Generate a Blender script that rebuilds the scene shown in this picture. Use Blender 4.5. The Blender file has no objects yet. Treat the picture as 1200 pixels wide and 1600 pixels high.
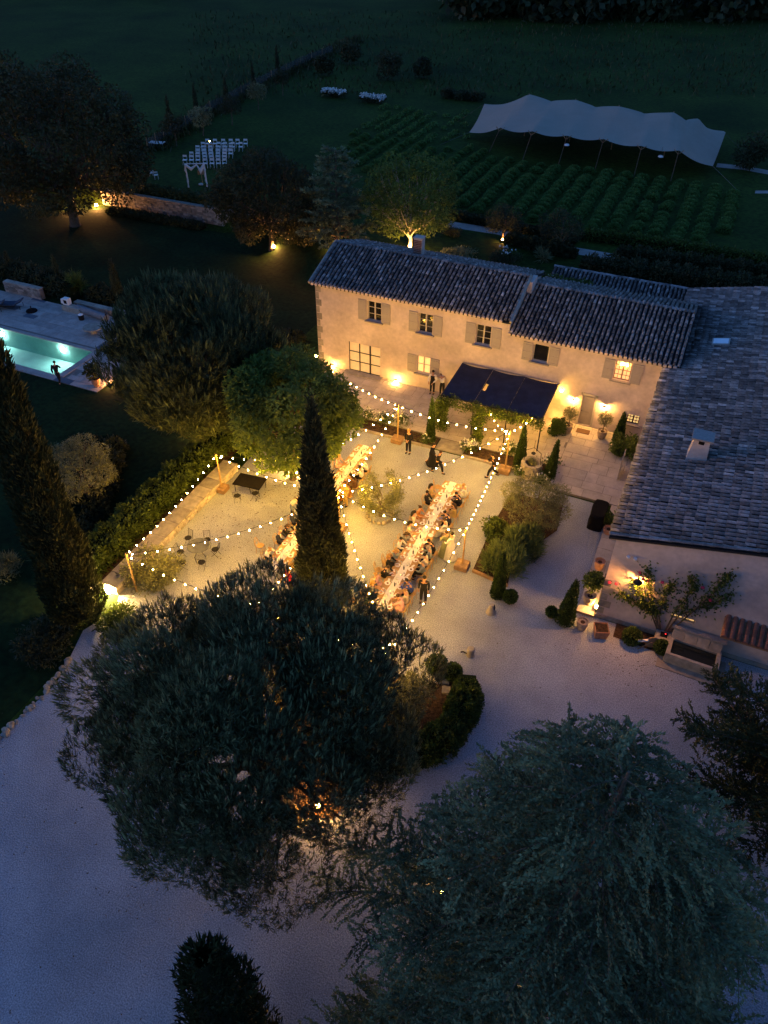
import bpy, bmesh, math, random
import numpy as np
from mathutils import Vector, Matrix, noise

# ---------------------------------------------------------------- camera, world, exposure
SC = bpy.context.scene
COL = SC.collection
F_PX = 1193.0
_p, _y, _r = math.radians(40.6), math.radians(23.39), math.radians(0.526)
_right = np.array([math.cos(_y), math.sin(_y), 0.0]); _fh = np.array([-math.sin(_y), math.cos(_y), 0.0])
_fwd = _fh*math.cos(_p)+np.array([0, 0, -1.0])*math.sin(_p)
_up = np.cross(_right, _fwd)
_r2 = _right*math.cos(_r)+_up*math.sin(_r); _u2 = np.cross(_r2, _fwd)
RM = np.array([_r2, -_u2, _fwd])
CAM = np.array([0, 0, 28.0])
cd = bpy.data.cameras.new('camera'); cam = bpy.data.objects.new('camera', cd); COL.objects.link(cam)
m4 = Matrix.Identity(4)
for i in range(3):
    m4[i][0], m4[i][1], m4[i][2], m4[i][3] = _r2[i], _u2[i], -_fwd[i], CAM[i]
cam.matrix_world = m4
cd.sensor_fit = 'VERTICAL'; cd.sensor_height = 24.0; cd.sensor_width = 18.0
cd.lens = F_PX/1600*24.0
cd.clip_start = 0.5; cd.clip_end = 5000
SC.camera = cam

W = bpy.data.worlds.new('World'); SC.world = W; W.use_nodes = True
wn = W.node_tree; wn.nodes.clear()
sky = wn.nodes.new('ShaderNodeTexSky'); sky.sky_type = 'NISHITA'; sky.sun_disc = False
sky.sun_elevation = math.radians(0.0); sky.sun_rotation = math.radians(250); sky.ozone_density = 3.7
bg = wn.nodes.new('ShaderNodeBackground'); bg.inputs[1].default_value = 1.38
wo = wn.nodes.new('ShaderNodeOutputWorld')
wn.links.new(sky.outputs[0], bg.inputs[0]); wn.links.new(bg.outputs[0], wo.inputs[0])
# last trace of daylight from low in the west, far too weak and soft to cast a hard shadow
sl = bpy.data.lights.new('sun', 'SUN'); sl.energy = 0.035; sl.angle = math.radians(40); sl.color = (0.55, 0.7, 1.0)
so = bpy.data.objects.new('sun', sl); COL.objects.link(so)
so.rotation_euler = (math.radians(35), math.radians(-30), 0); so.location = (-20, 0, 60)
SC.view_settings.view_transform = 'Standard'; SC.view_settings.look = 'None'
SC.view_settings.exposure = 0; SC.view_settings.gamma = 1; SC.view_settings.use_curve_mapping = False
SC.render.engine = 'CYCLES'
cy = SC.cycles
cy.use_denoising = True; cy.max_bounces = 5; cy.diffuse_bounces = 3; cy.glossy_bounces = 2; cy.transmission_bounces = 4
cy.transparent_max_bounces = 6; cy.caustics_reflective = False; cy.caustics_refractive = False
cy.sample_clamp_indirect = 3.0; cy.sample_clamp_direct = 0; cy.use_light_tree = True
cy.use_adaptive_sampling = True; cy.adaptive_threshold = 0.02
SC.render.film_transparent = False

# ---------------------------------------------------------------- plan helpers (pixel of the survey photo -> point on a level)
def g(px, py, z=0.0):
    d = RM.T @ np.array([(px-600)/F_PX, (py-800)/F_PX, 1.0]); t = (z-CAM[2])/d[2]
    q = CAM+t*d
    return Vector((q[0], q[1], z))
def gt(px, py):
    z = 0.0
    for _ in range(12): q = g(px, py, z); z = .5*z+.5*float(hgt(q.x, q.y))
    return g(px, py, z)
def proj(w):
    c = RM @ (np.array(w, float)-CAM)
    return 600+F_PX*c[0]/c[2], 800+F_PX*c[1]/c[2]
def inpoly(x, y, P):
    r = False; n = len(P); j = n-1
    for i in range(n):
        if (P[i][1] > y) != (P[j][1] > y) and x < (P[j][0]-P[i][0])*(y-P[i][1])/(P[j][1]-P[i][1])+P[i][0]: r = not r
        j = i
    return r

# ---------------------------------------------------------------- materials
def nd(nt, t, **k):
    n = nt.nodes.new(t)
    for a, b in k.items(): setattr(n, a, b)
    return n
def srgb(*c): return tuple(c)+(1.0,)
def M(name, col, rough=0.85, var=0.2, scale=6.0, bump=0.0, bscale=60.0, metal=0.0, tint=0.0, rnd=0.0, col2=None,
      emit=None, estr=0.0, spec=0.3, trans=0.0, world=False, detail=4.0, fine=0.0, alpha=1.0):
    m = bpy.data.materials.new(name); m.use_nodes = True; nt = m.node_tree; L = nt.links
    b = nt.nodes['Principled BSDF']
    b.inputs['Roughness'].default_value = rough; b.inputs['Metallic'].default_value = metal
    b.inputs['Specular IOR Level'].default_value = spec
    if world: co = nd(nt, 'ShaderNodeNewGeometry').outputs['Position']
    else: co = nd(nt, 'ShaderNodeTexCoord').outputs['Object']
    nz = nd(nt, 'ShaderNodeTexNoise'); nz.inputs['Scale'].default_value = scale; nz.inputs['Detail'].default_value = detail
    nz.inputs['Roughness'].default_value = 0.62
    L.new(co, nz.inputs['Vector'])
    mr = nd(nt, 'ShaderNodeMapRange'); mr.inputs[1].default_value = 0.32; mr.inputs[2].default_value = 0.68
    L.new(nz.outputs['Fac'], mr.inputs[0])
    mx = nd(nt, 'ShaderNodeMix', data_type='RGBA')
    a = tuple(c*(1-var) for c in col); c2 = tuple(c*(1+var) for c in col) if col2 is None else col2
    mx.inputs[6].default_value = (*a, 1); mx.inputs[7].default_value = (*c2, 1)
    L.new(mr.outputs[0], mx.inputs[0])
    out = mx.outputs[2]
    def mul(sock_from, lo, hi, out):
        r = nd(nt, 'ShaderNodeMapRange'); r.inputs[3].default_value = lo; r.inputs[4].default_value = hi
        L.new(sock_from, r.inputs[0])
        v = nd(nt, 'ShaderNodeMix', data_type='RGBA', blend_type='MULTIPLY'); v.inputs[0].default_value = 1
        L.new(out, v.inputs[6]); L.new(r.outputs[0], v.inputs[7])
        return v.outputs[2]
    if tint: out = mul(nd(nt, 'ShaderNodeAttribute', attribute_name='tint').outputs['Fac'], 1-tint, 1+tint, out)
    if rnd: out = mul(nd(nt, 'ShaderNodeObjectInfo').outputs['Random'], 1-rnd, 1+rnd, out)
    if fine:
        n3 = nd(nt, 'ShaderNodeTexNoise'); n3.inputs['Scale'].default_value = bscale; n3.inputs['Detail'].default_value = 3
        L.new(co, n3.inputs['Vector'])
        r = nd(nt, 'ShaderNodeMapRange'); r.inputs[1].default_value = .3; r.inputs[2].default_value = .7
        L.new(n3.outputs['Fac'], r.inputs[0]); out = mul(r.outputs[0], 1-fine, 1+fine, out)
    L.new(out, b.inputs['Base Color'])
    if bump:
        n2 = nd(nt, 'ShaderNodeTexNoise'); n2.inputs['Scale'].default_value = bscale; n2.inputs['Detail'].default_value = 3
        L.new(co, n2.inputs['Vector'])
        bp = nd(nt, 'ShaderNodeBump'); bp.inputs['Strength'].default_value = bump; bp.inputs['Distance'].default_value = 0.03
        L.new(n2.outputs['Fac'], bp.inputs['Height']); L.new(bp.outputs[0], b.inputs['Normal'])
    if emit:
        b.inputs['Emission Color'].default_value = (*emit, 1); b.inputs['Emission Strength'].default_value = estr
    if alpha < 1: b.inputs['Alpha'].default_value = alpha
    if trans:
        tr = nd(nt, 'ShaderNodeBsdfTranslucent'); L.new(out, tr.inputs[0])
        ms = nd(nt, 'ShaderNodeMixShader'); ms.inputs[0].default_value = trans
        o = nt.nodes['Material Output']; L.new(b.outputs[0], ms.inputs[1]); L.new(tr.outputs[0], ms.inputs[2]); L.new(ms.outputs[0], o.inputs[0])
    return m
def leafmat(name, c1, c2, trans=0.3, tint=0.45, rough=0.6):
    return M(name, c1, rough, 0.0, 0.9, col2=c2, tint=tint, trans=trans, spec=0.25, world=True)

# ---------------------------------------------------------------- mesh builders
def tag(o, label=None, cat=None, group=None, kind=None):
    if label: o['label'] = label
    if cat: o['category'] = cat
    if group: o['group'] = group
    if kind: o['kind'] = kind
    return o
def link(name, data, parent=None, loc=None, rz=0.0, scale=None):
    o = bpy.data.objects.new(name, data); COL.objects.link(o)
    if parent: o.parent = parent
    if loc is not None: o.location = loc
    if rz: o.rotation_euler = (0, 0, rz)
    if scale is not None: o.scale = (scale,)*3 if isinstance(scale, (int, float)) else scale
    return o
def thing(name, label, cat, loc=(0, 0, 0), rz=0.0, group=None, scale=None):
    return tag(link(name, None, None, loc, rz, scale), label, cat, group)
class MB:
    def __init__(s): s.v = []; s.f = []; s.m = []; s.t = []
    def add(s, vs, fs, mi=0, tint=0.5):
        o = len(s.v); s.v += [tuple(v) for v in vs]
        for f in fs: s.f.append(tuple(i+o for i in f)); s.m.append(mi)
        s.t += [tint]*len(vs)
        return s
    def box(s, x0, x1, y0, y1, z0, z1, mi=0, tint=0.5):
        return s.add([(x0, y0, z0), (x1, y0, z0), (x1, y1, z0), (x0, y1, z0), (x0, y0, z1), (x1, y0, z1), (x1, y1, z1), (x0, y1, z1)],
                     [(0, 3, 2, 1), (4, 5, 6, 7), (0, 1, 5, 4), (1, 2, 6, 5), (2, 3, 7, 6), (3, 0, 4, 7)], mi, tint)
    def cbox(s, cx, cy, cz, lx, ly, lz, rz=0.0, mi=0, tint=0.5, jit=0.0, rnd=random):
        c, q = math.cos(rz), math.sin(rz); vs = []
        for dz in (-.5, .5):
            for dx, dy in ((-.5, -.5), (.5, -.5), (.5, .5), (-.5, .5)):
                x, y = dx*lx, dy*ly
                if jit: x += rnd.uniform(-jit, jit); y += rnd.uniform(-jit, jit)
                vs.append((cx+x*c-y*q, cy+x*q+y*c, cz+dz*lz+(rnd.uniform(-jit, jit)*.5 if jit else 0)))
        return s.add(vs, [(0, 3, 2, 1), (4, 5, 6, 7), (0, 1, 5, 4), (1, 2, 6, 5), (2, 3, 7, 6), (3, 0, 4, 7)], mi, tint)
    def prism(s, poly, z0, z1, mi=0, tint=.5):
        n = len(poly); vs = [(p[0], p[1], z0) for p in poly]+[(p[0], p[1], z1) for p in poly]
        fs = [tuple(range(n, 2*n)), tuple(range(n-1, -1, -1))]+[(i, (i+1) % n, n+(i+1) % n, n+i) for i in range(n)]
        return s.add(vs, fs, mi, tint)
    def tube(s, pts, rad, n=6, mi=0, tint=.5, cap=True):
        pts = [Vector(p) for p in pts]
        if not isinstance(rad, (list, tuple)): rad = [rad]*len(pts)
        vs = []; fs = []
        a = None
        for i, p in enumerate(pts):
            d = (pts[min(i+1, len(pts)-1)]-pts[max(i-1, 0)])
            d = d.normalized() if d.length > 1e-9 else Vector((0, 0, 1))
            if a is None: a = d.orthogonal().normalized()
            a = (a-d*a.dot(d)); a = a.normalized() if a.length > 1e-6 else d.orthogonal().normalized()
            b = d.cross(a)
            for k in range(n):
                t = 2*math.pi*k/n; vs.append(p+(a*math.cos(t)+b*math.sin(t))*rad[i])
        for i in range(len(pts)-1):
            for k in range(n): fs.append((i*n+k, i*n+(k+1) % n, (i+1)*n+(k+1) % n, (i+1)*n+k))
        if cap: fs += [tuple(range(n-1, -1, -1)), tuple(range((len(pts)-1)*n, len(pts)*n))]
        return s.add(vs, fs, mi, tint)
    def lathe(s, prof, n=12, c=(0, 0, 0), mi=0, tint=.5, sq=1.0):
        vs = []; fs = []
        for r, z in prof:
            for k in range(n):
                t = 2*math.pi*k/n; vs.append((c[0]+r*math.cos(t), c[1]+r*math.sin(t)*sq, c[2]+z))
        for i in range(len(prof)-1):
            for k in range(n): fs.append((i*n+k, i*n+(k+1) % n, (i+1)*n+(k+1) % n, (i+1)*n+k))
        fs += [tuple(range(n-1, -1, -1)), tuple(range((len(prof)-1)*n, len(prof)*n))]
        return s.add(vs, fs, mi, tint)
    def ell(s, c, r, n=8, m=5, mi=0, tint=.5, jit=0.0, rnd=random):
        vs = [(c[0], c[1], c[2]-r[2])]; fs = []
        for i in range(1, m):
            ph = math.pi*i/m
            for k in range(n):
                t = 2*math.pi*k/n; j = 1+rnd.uniform(-jit, jit)
                vs.append((c[0]+r[0]*math.sin(ph)*math.cos(t)*j, c[1]+r[1]*math.sin(ph)*math.sin(t)*j, c[2]-r[2]*math.cos(ph)*j))
        vs.append((c[0], c[1], c[2]+r[2])); e = len(vs)-1
        for k in range(n): fs.append((0, 1+(k+1) % n, 1+k)); fs.append((e, 1+(m-2)*n+k, 1+(m-2)*n+(k+1) % n))
        for i in range(m-2):
            for k in range(n): fs.append((1+i*n+k, 1+i*n+(k+1) % n, 1+(i+1)*n+(k+1) % n, 1+(i+1)*n+k))
        return s.add(vs, fs, mi, tint)
    def mesh(s, name, mats, smooth=False, tint=False):
        me = bpy.data.meshes.new(name); me.from_pydata(s.v, [], s.f)
        for m in (mats if isinstance(mats, (list, tuple)) else [mats]): me.materials.append(m)
        if any(s.m): me.polygons.foreach_set('material_index', s.m)
        if tint:
            a = me.attributes.new('tint', 'FLOAT', 'POINT'); a.data.foreach_set('value', s.t)
        if smooth: me.polygons.foreach_set('use_smooth', [True]*len(me.polygons))
        me.update(); return me
    def obj(s, name, mats, parent=None, loc=None, rz=0.0, smooth=False, tint=False, **k):
        return link(name, s.mesh(name, mats, smooth, tint), parent, loc, rz, **k)
def npmesh(name, V, Q, tint, mat):
    """V (n,3), Q (m,4) quads, tint (n,)"""
    me = bpy.data.meshes.new(name)
    me.vertices.add(len(V)); me.vertices.foreach_set('co', np.ascontiguousarray(V, dtype=np.float32).ravel())
    me.loops.add(Q.size); me.loops.foreach_set('vertex_index', np.ascontiguousarray(Q, dtype=np.int32).ravel())
    me.polygons.add(len(Q)); me.polygons.foreach_set('loop_start', np.arange(0, Q.size, Q.shape[1], dtype=np.int32))
    me.update(calc_edges=True)
    a = me.attributes.new('tint', 'FLOAT', 'POINT'); a.data.foreach_set('value', np.ascontiguousarray(tint, dtype=np.float32))
    me.materials.append(mat)
    return me
def unit(a): return a/np.maximum(np.linalg.norm(a, axis=-1, keepdims=True), 1e-9)
def leaves(P, D, L, Wd, rng, tint=None):
    """rhombic leaf / needle per point, quads"""
    n = len(P); D = unit(D); S = unit(np.cross(D, rng.normal(size=(n, 3))))
    L = np.broadcast_to(np.asarray(L, float).reshape(-1, 1), (n, 1)); Wd = np.broadcast_to(np.asarray(Wd, float).reshape(-1, 1), (n, 1))
    V = np.stack([P, P+D*L*.45+S*Wd*.5, P+D*L, P+D*L*.45-S*Wd*.5], 1).reshape(-1, 3)
    Q = np.arange(4*n).reshape(n, 4)
    t = rng.uniform(0, 1, n) if tint is None else np.clip(tint+rng.normal(0, .12, n), 0, 1)
    return V, Q, np.repeat(t, 4)
def join(parts):
    o = 0; Vs, Qs, Ts = [], [], []
    for V, Q, t in parts: Vs.append(V); Qs.append(Q+o); Ts.append(t); o += len(V)
    return np.concatenate(Vs), np.concatenate(Qs), np.concatenate(Ts)
def sph(n, rng): return unit(rng.normal(size=(n, 3)))
rng = np.random.default_rng(7)
random.seed(11)

# ---------------------------------------------------------------- palette
WARM = (1.0, 0.56, 0.17)
m_grav = M('gravel', (0.315, 0.335, 0.36), 0.95, 0.20, 0.30, 1.0, 20.0, world=True, fine=0.42, spec=.15, detail=9.0)
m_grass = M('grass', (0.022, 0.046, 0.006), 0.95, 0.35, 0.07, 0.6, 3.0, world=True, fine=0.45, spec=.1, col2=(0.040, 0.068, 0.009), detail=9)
m_soil = M('soil', (0.055, 0.035, 0.022), 0.95, 0.5, 6.0, 1.0, 22.0, world=True, fine=.6, spec=.1)
m_path = M('pale_path', (0.30, 0.28, 0.25), 0.95, 0.2, 1.0, 0.5, 20.0, world=True, fine=.2)
m_stucco = M('stucco', (0.58, 0.49, 0.43), 0.9, 0.21, 0.5, 0.35, 5.0, world=True, fine=.08, detail=10.0)
m_stone = M('stone', (0.42, 0.38, 0.31), 0.9, 0.25, 3.0, 0.5, 25.0, world=True, tint=.3, rnd=.2)
m_stoned = M('rubble', (0.26, 0.23, 0.20), 0.9, 0.25, 3.0, 0.5, 25.0, world=True, tint=.45)
m_slab = M('paving_stone', (0.46, 0.41, 0.35), 0.8, 0.16, 1.6, 0.25, 18.0, world=True, rnd=.10, fine=.08)
m_deck = M('deck_stone', (0.36, 0.33, 0.30), 0.75, 0.18, 1.6, 0.25, 18.0, world=True, rnd=.16, fine=.1)
m_slate = M('slate_slab', (0.10, 0.12, 0.15), 0.6, 0.2, 3.0, 0.2, 18.0, world=True)
m_joint = M('joint', (0.20, 0.175, 0.15), 0.95, 0.2, 8.0, world=True)
m_tile = M('clay_tile', (0.30, 0.285, 0.275), 0.85, 0.35, 5.0, 0.4, 30.0, world=True, tint=.70, rnd=.0, fine=.25)
m_tiler = M('clay_tile_single', (0.22, 0.205, 0.20), 0.85, 0.35, 5.0, 0.4, 30.0, world=True, rnd=.5, fine=.25)
m_tilered = M('red_tile', (0.20, 0.09, 0.06), 0.85, 0.35, 5.0, 0.4, 30.0, rnd=.3)
m_roofbed = M('roof_bed', (0.022, 0.02, 0.02), 0.95, 0.3, 5.0, world=True)  # near black, painting the shade in the gaps between tiles
m_shut = M('shutter_paint', (0.36, 0.325, 0.29), 0.6, 0.06, 4.0)
m_frame = M('window_paint', (0.50, 0.46, 0.38), 0.5, 0.05, 4.0)
m_sill = M('sill_stone', (0.30, 0.27, 0.25), 0.8, 0.15, 8.0)
m_metal = M('dark_metal', (0.025, 0.024, 0.023), 0.5, 0.2, 10.0, metal=.6)
m_wood = M('oiled_wood', (0.40, 0.25, 0.10), 0.55, 0.2, 4.0, 0.2, 20.0, rnd=.1)
m_pole = M('pine_pole', (0.36, 0.23, 0.10), 0.7, 0.2, 6.0, 0.2, 30.0)
m_crate = M('crate_wood', (0.30, 0.19, 0.10), 0.8, 0.25, 6.0, 0.2, 30.0, rnd=.2)
m_bark = M('bark', (0.13, 0.095, 0.065), 0.95, 0.4, 5.0, 0.8, 18.0, world=True)
m_barkw = M('pale_bark', (0.36, 0.32, 0.26), 0.9, 0.3, 5.0, 0.5, 18.0, world=True)
m_white = M('white_paint', (0.78, 0.78, 0.76), 0.5, 0.04, 4.0)
m_cloth = M('white_cloth', (0.74, 0.72, 0.68), 0.9, 0.06, 6.0, 0.3, 12.0)
m_china = M('china', (0.80, 0.79, 0.76), 0.25, 0.02, 4.0, spec=.5)
m_food = M('food', (0.20, 0.11, 0.05), 0.6, 0.5, 40.0)
m_glass = M('wine_glass', (0.75, 0.76, 0.75), 0.1, 0.02, 4.0, spec=.8, alpha=.45)
m_bottle = M('bottle_glass', (0.015, 0.02, 0.012), 0.15, 0.2, 4.0, spec=.7)
m_terra = M('terracotta', (0.36, 0.19, 0.12), 0.85, 0.22, 7.0, 0.2, 30.0, rnd=.15)
m_oldpot = M('weathered_pot', (0.30, 0.24, 0.19), 0.9, 0.25, 7.0, 0.2, 30.0, rnd=.15)
m_black = M('black_cover', (0.008, 0.007, 0.007), 0.85, 0.3, 6.0, 0.5, 9.0, spec=.1)
m_fabric = M('shade_fabric', (0.032, 0.036, 0.055), 0.9, 0.25, 1.4, 0.2, 40.0, fine=.2)
m_tent = M('tent_cloth', (0.44, 0.39, 0.315), 0.9, 0.05, 0.5, 0.15, 10.0, trans=.25, fine=.05)
m_bulb = M('lit_bulb', (1, .8, .5), 0.4, 0, emit=(1.0, 0.50, 0.05), estr=1080.0)
m_lamp = M('lit_lamp', (1, .7, .4), 0.4, 0, emit=(1.0, 0.48, 0.11), estr=1500.0)
m_lamp2 = M('lit_lamp_soft', (1, .7, .4), 0.4, 0, emit=(1.0, 0.48, 0.10), estr=220.0)
m_lampo = M('lit_lamp_orange', (1, .6, .3), .4, 0, emit=(1.0, 0.40, 0.09), estr=1500.0)
m_flame = M('lit_flame', (1, .6, .3), .4, 0, emit=(1.0, 0.5, 0.12), estr=14.0)
m_grassd = M('dark_lawn', (0.009, 0.026, 0.006), 0.95, 0.5, 0.25, 0.6, 3.0, world=True, fine=0.4, spec=.1, col2=(0.016, 0.036, 0.009), detail=8)  # darker ground colour of the garden left of the yard
m_inner = M('lit_interior', (.8, .6, .35), 0.9, 0.3, 3.0, emit=(1.0, 0.58, 0.2), estr=0.95)
m_curt = M('lit_curtain', (.7, .6, .45), 0.9, 0.1, 3.0, emit=(1.0, 0.62, 0.30), estr=0.16)
m_pane = M('dark_pane', (0.012, 0.012, 0.014), 0.08, 0.1, 4.0, spec=.6)
m_skyl = M('skylight_pane', (0.80, 0.85, 0.92), 0.25, 0.02, 4.0, spec=1.0, metal=.3)  # near-white base colour paints the light showing in the pane
m_skin = M('skin', (0.46, 0.25, 0.16), 0.6, 0.06, 8.0, rnd=.15)
m_eye = M('eye', (0.02, 0.015, 0.01), 0.3, 0.0)
HAIR = {k: M('hair_'+k, c, 0.6, 0.3, 30.0) for k, c in dict(dark=(0.012, 0.009, 0.007), brown=(0.05, 0.028, 0.015), blonde=(0.34, 0.20, 0.08), grey=(0.25, 0.22, 0.20)).items()}
CLO = {k: M('fabric_'+k, c, 0.9, 0.12, 8.0, 0.3, 14.0) for k, c in dict(
    black=(0.012, 0.012, 0.014), navy=(0.02, 0.025, 0.05), white=(0.70, 0.68, 0.64), cream=(0.58, 0.50, 0.38), grey=(0.14, 0.14, 0.15),
    slate=(0.16, 0.19, 0.22), green=(0.06, 0.075, 0.035), sage=(0.20, 0.22, 0.13), orange=(0.45, 0.18, 0.04), gold=(0.42, 0.30, 0.12),
    pink=(0.62, 0.36, 0.34), blue=(0.03, 0.06, 0.28), brown=(0.15, 0.08, 0.04), red=(0.55, 0.02, 0.05)).items()}
# ================================================================ GROUND
def hgt(x, y):
    x = np.asarray(x, float); y = np.asarray(y, float)
    k = np.clip((x+45.4)/14.0, 0, 1)
    y0 = 63.75+(53.5-63.75)*k; y1 = 64.0+(60.0-64.0)*k
    t = np.clip((y-y0)/(y1-y0), 0, 1); t = t*t*(3-2*t)
    return 1.5*t
def zat(x, y): return float(hgt(x, y))
xs = np.unique(np.concatenate([np.arange(-1500, -80, 60), np.arange(-80, 14, 1.0), np.arange(14, 900, 60), [-39.95]]))
ys = np.concatenate([np.arange(-300, -10, 40), np.arange(-10, 34, 3), [34.05, 37.85, 40, 43, 46, 49], np.arange(52, 66, .25), np.arange(66, 130, 1.0), np.arange(130, 420, 6), np.arange(420, 3000, 150)])
XX, YY = np.meshgrid(xs, ys)
ZZ = hgt(XX, YY)-0.012
V = np.stack([XX, YY, ZZ], -1).reshape(-1, 3)
nx_, ny_ = len(xs), len(ys)
idx = np.arange(nx_*ny_).reshape(ny_, nx_)
Q = np.stack([idx[:-1, :-1], idx[:-1, 1:], idx[1:, 1:], idx[1:, :-1]], -1).reshape(-1, 4)
# leave the ground out under the pool basin
qc = V[Q].mean(1)
keep = ~((qc[:, 0] > -58) & (qc[:, 0] < -39.95) & (qc[:, 1] > 34.05) & (qc[:, 1] < 37.85))
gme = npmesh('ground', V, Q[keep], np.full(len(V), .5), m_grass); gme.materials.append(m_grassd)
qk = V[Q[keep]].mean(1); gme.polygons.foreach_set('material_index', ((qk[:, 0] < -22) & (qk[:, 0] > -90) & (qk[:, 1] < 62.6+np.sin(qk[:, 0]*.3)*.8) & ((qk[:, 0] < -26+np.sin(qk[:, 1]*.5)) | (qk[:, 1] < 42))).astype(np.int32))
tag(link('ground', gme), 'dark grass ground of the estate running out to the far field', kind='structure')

def sheet(name, pts, z, mat, label=None, thick=0.0):
    mb = MB()
    if thick: mb.prism([(p[0], p[1]) for p in pts], z-thick, z)
    else: mb.add([(p[0], p[1], z) for p in pts], [tuple(range(len(pts)))])
    return tag(mb.obj(name, mat), label, kind='structure')
def gp(L, z=0): return [tuple(g(a, b, z)[:2]) for a, b in L]
yard = [(-22.5, 29.9), (-22.5, 18.9)]+gp([(178, 955), (130, 985), (108, 1030), (88, 1068), (40, 1112), (-20, 1165)])+[(-30, 2), (-30, -14), (18, -14), (18, 27.0), (-.5, 27.0), (-1.5, 35.6), (-5.0, 35.7), (-7.1, 36.75), (-10.8, 36.75), (-12.6, 36.75), (-18.0, 36.75), (-22.5, 36.5)]
sheet('gravel_yard', yard, 0.0, m_grav, 'pale gravel yard and drive round the house and trees')
# planting beds
isl = gp([(600, 1192), (655, 1190), (715, 1165), (740, 1100), (735, 1072), (695, 1050), (665, 1075), (610, 1050), (480, 1010), (430, 1060), (410, 1150), (450, 1270), (520, 1280), (570, 1225)])
sheet('pine_island_bed', isl, 0.03, m_soil, 'dark soil bed under the big umbrella pine')
sheet('house_bed', [(-21.5, 36.85), (-12.55, 36.85), (-12.55, 37.9), (-21.5, 37.9)], 0.10, m_soil, 'brown mulch bed between terrace and gravel')
sheet('well_bed', [(-10.7, 36.85), (-7.2, 36.7), (-5.0, 36.2), (-5.05, 38.3), (-10.5, 38.3)], 0.09, m_soil, 'mulch bed round the stone well')
sheet('rosemary_bed', gp([(738, 893), (793, 917), (800, 880), (870, 830), (880, 790), (800, 770), (770, 820)]), 0.05, m_soil, 'raised bed under the rosemary and shrubs')
sheet('hedge_strip', [(-26.5, 18.0), (-23.6, 18.0), (-23.6, 33.5), (-26.5, 33.5)], 0.03, m_soil, 'soil strip under the left hedge')
# terrace: joint bed + separate slabs
def paving(name, label, x0, x1, y0, y1, z, sx, sy, mat, skip=None, seed=1, dark=None, part='slab', poly=None, thick=.05):
    rd = random.Random(seed)
    base = MB(); P4 = poly or [(x0, y0), (x1, y0), (x1, y1), (x0, y1)]
    if skip is None: base.prism(P4, z-.14, z-.015)
    else:
        a, b, c, d = skip
        for (u0, u1, v0, v1) in ((x0, x1, y0, c), (x0, x1, d, y1), (b, x1, c, d)) + (((x0, a, c, d),) if a > x0 else ()):
            base.box(u0, u1, v0, v1, z-.14, z-.015)
    o = tag(base.obj(name, m_joint), label, kind='structure')
    meshes = {}
    y = y0; n = 0
    while y < y1-.05:
        h = sy*rd.choice((.75, 1, 1, 1.3)); h = min(h, y1-y); x = x0-rd.uniform(0, sx*.6)
        while x < x1-.05:
            w = sx*rd.choice((.7, 1, 1.25, 1.6)); a0 = max(x, x0); a1 = min(x+w, x1); x += w
            if a1-a0 < .12: continue
            cx, cyy = (a0+a1)/2, y+h/2
            if skip and a1 > skip[0] and a0 < skip[1] and y+h > skip[2] and y < skip[3]: continue
            if poly and not all(inpoly(q[0], q[1], poly) for q in ((a0+.03, y+.03), (a1-.03, y+.03), (a1-.03, y+h-.03), (a0+.03, y+h-.03))): continue
            key = (round(a1-a0, 1), round(h, 1))
            mt = m_slate if dark and rd.random() < dark else mat
            kk = key+(mt.name,)
            if kk not in meshes:
                q = MB(); q.cbox(0, 0, 0, key[0]-.03, key[1]-.03, thick, jit=.008, rnd=rd); meshes[kk] = q.mesh(part, mt)
            s = link(part, meshes[kk], o, (cx, cyy, z-thick/2+rd.uniform(-.004, .004)))
            s.scale = ((a1-a0-.025)/(key[0]-.03) if key[0] > .05 else 1, (h-.025)/(key[1]-.03) if key[1] > .05 else 1, 1)
            n += 1
        y += h
    return o
paving('house_terrace', 'paved stone terrace in front of the farmhouse', -23.6, -5.06, 37.95, 43.0, 0.15, .95, .6, m_slab, seed=3)
paving('entrance_paving', 'pale stone paving before the front door', -5.055, -0.55, 35.75, 43.0, 0.15, 1.0, .75, m_slab, seed=5)
sheet('pergola_step', [(-12.5, 36.85), (-10.75, 36.85), (-10.75, 37.95), (-12.5, 37.95)], 0.08, m_stone, 'low stone step up to the terrace', thick=.1)
paving('barn_walk', 'raised stone walk along the barn corner', -1.35, -0.5, 26.9, 35.7, 0.16, .9, .9, m_slab, seed=8)
# kerbs
k = MB()
for a, b, y in ((-21.5, -16.0, 36.78), (-15.95, -12.5, 36.78), (-10.75, -9.0, 36.78), (-8.95, -7.15, 36.74)): k.box(a, b, y-.07, y+.07, 0, .14)
tag(k.obj('kerb', m_stone), 'low stone kerb edging the terrace beds', kind='structure')

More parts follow.
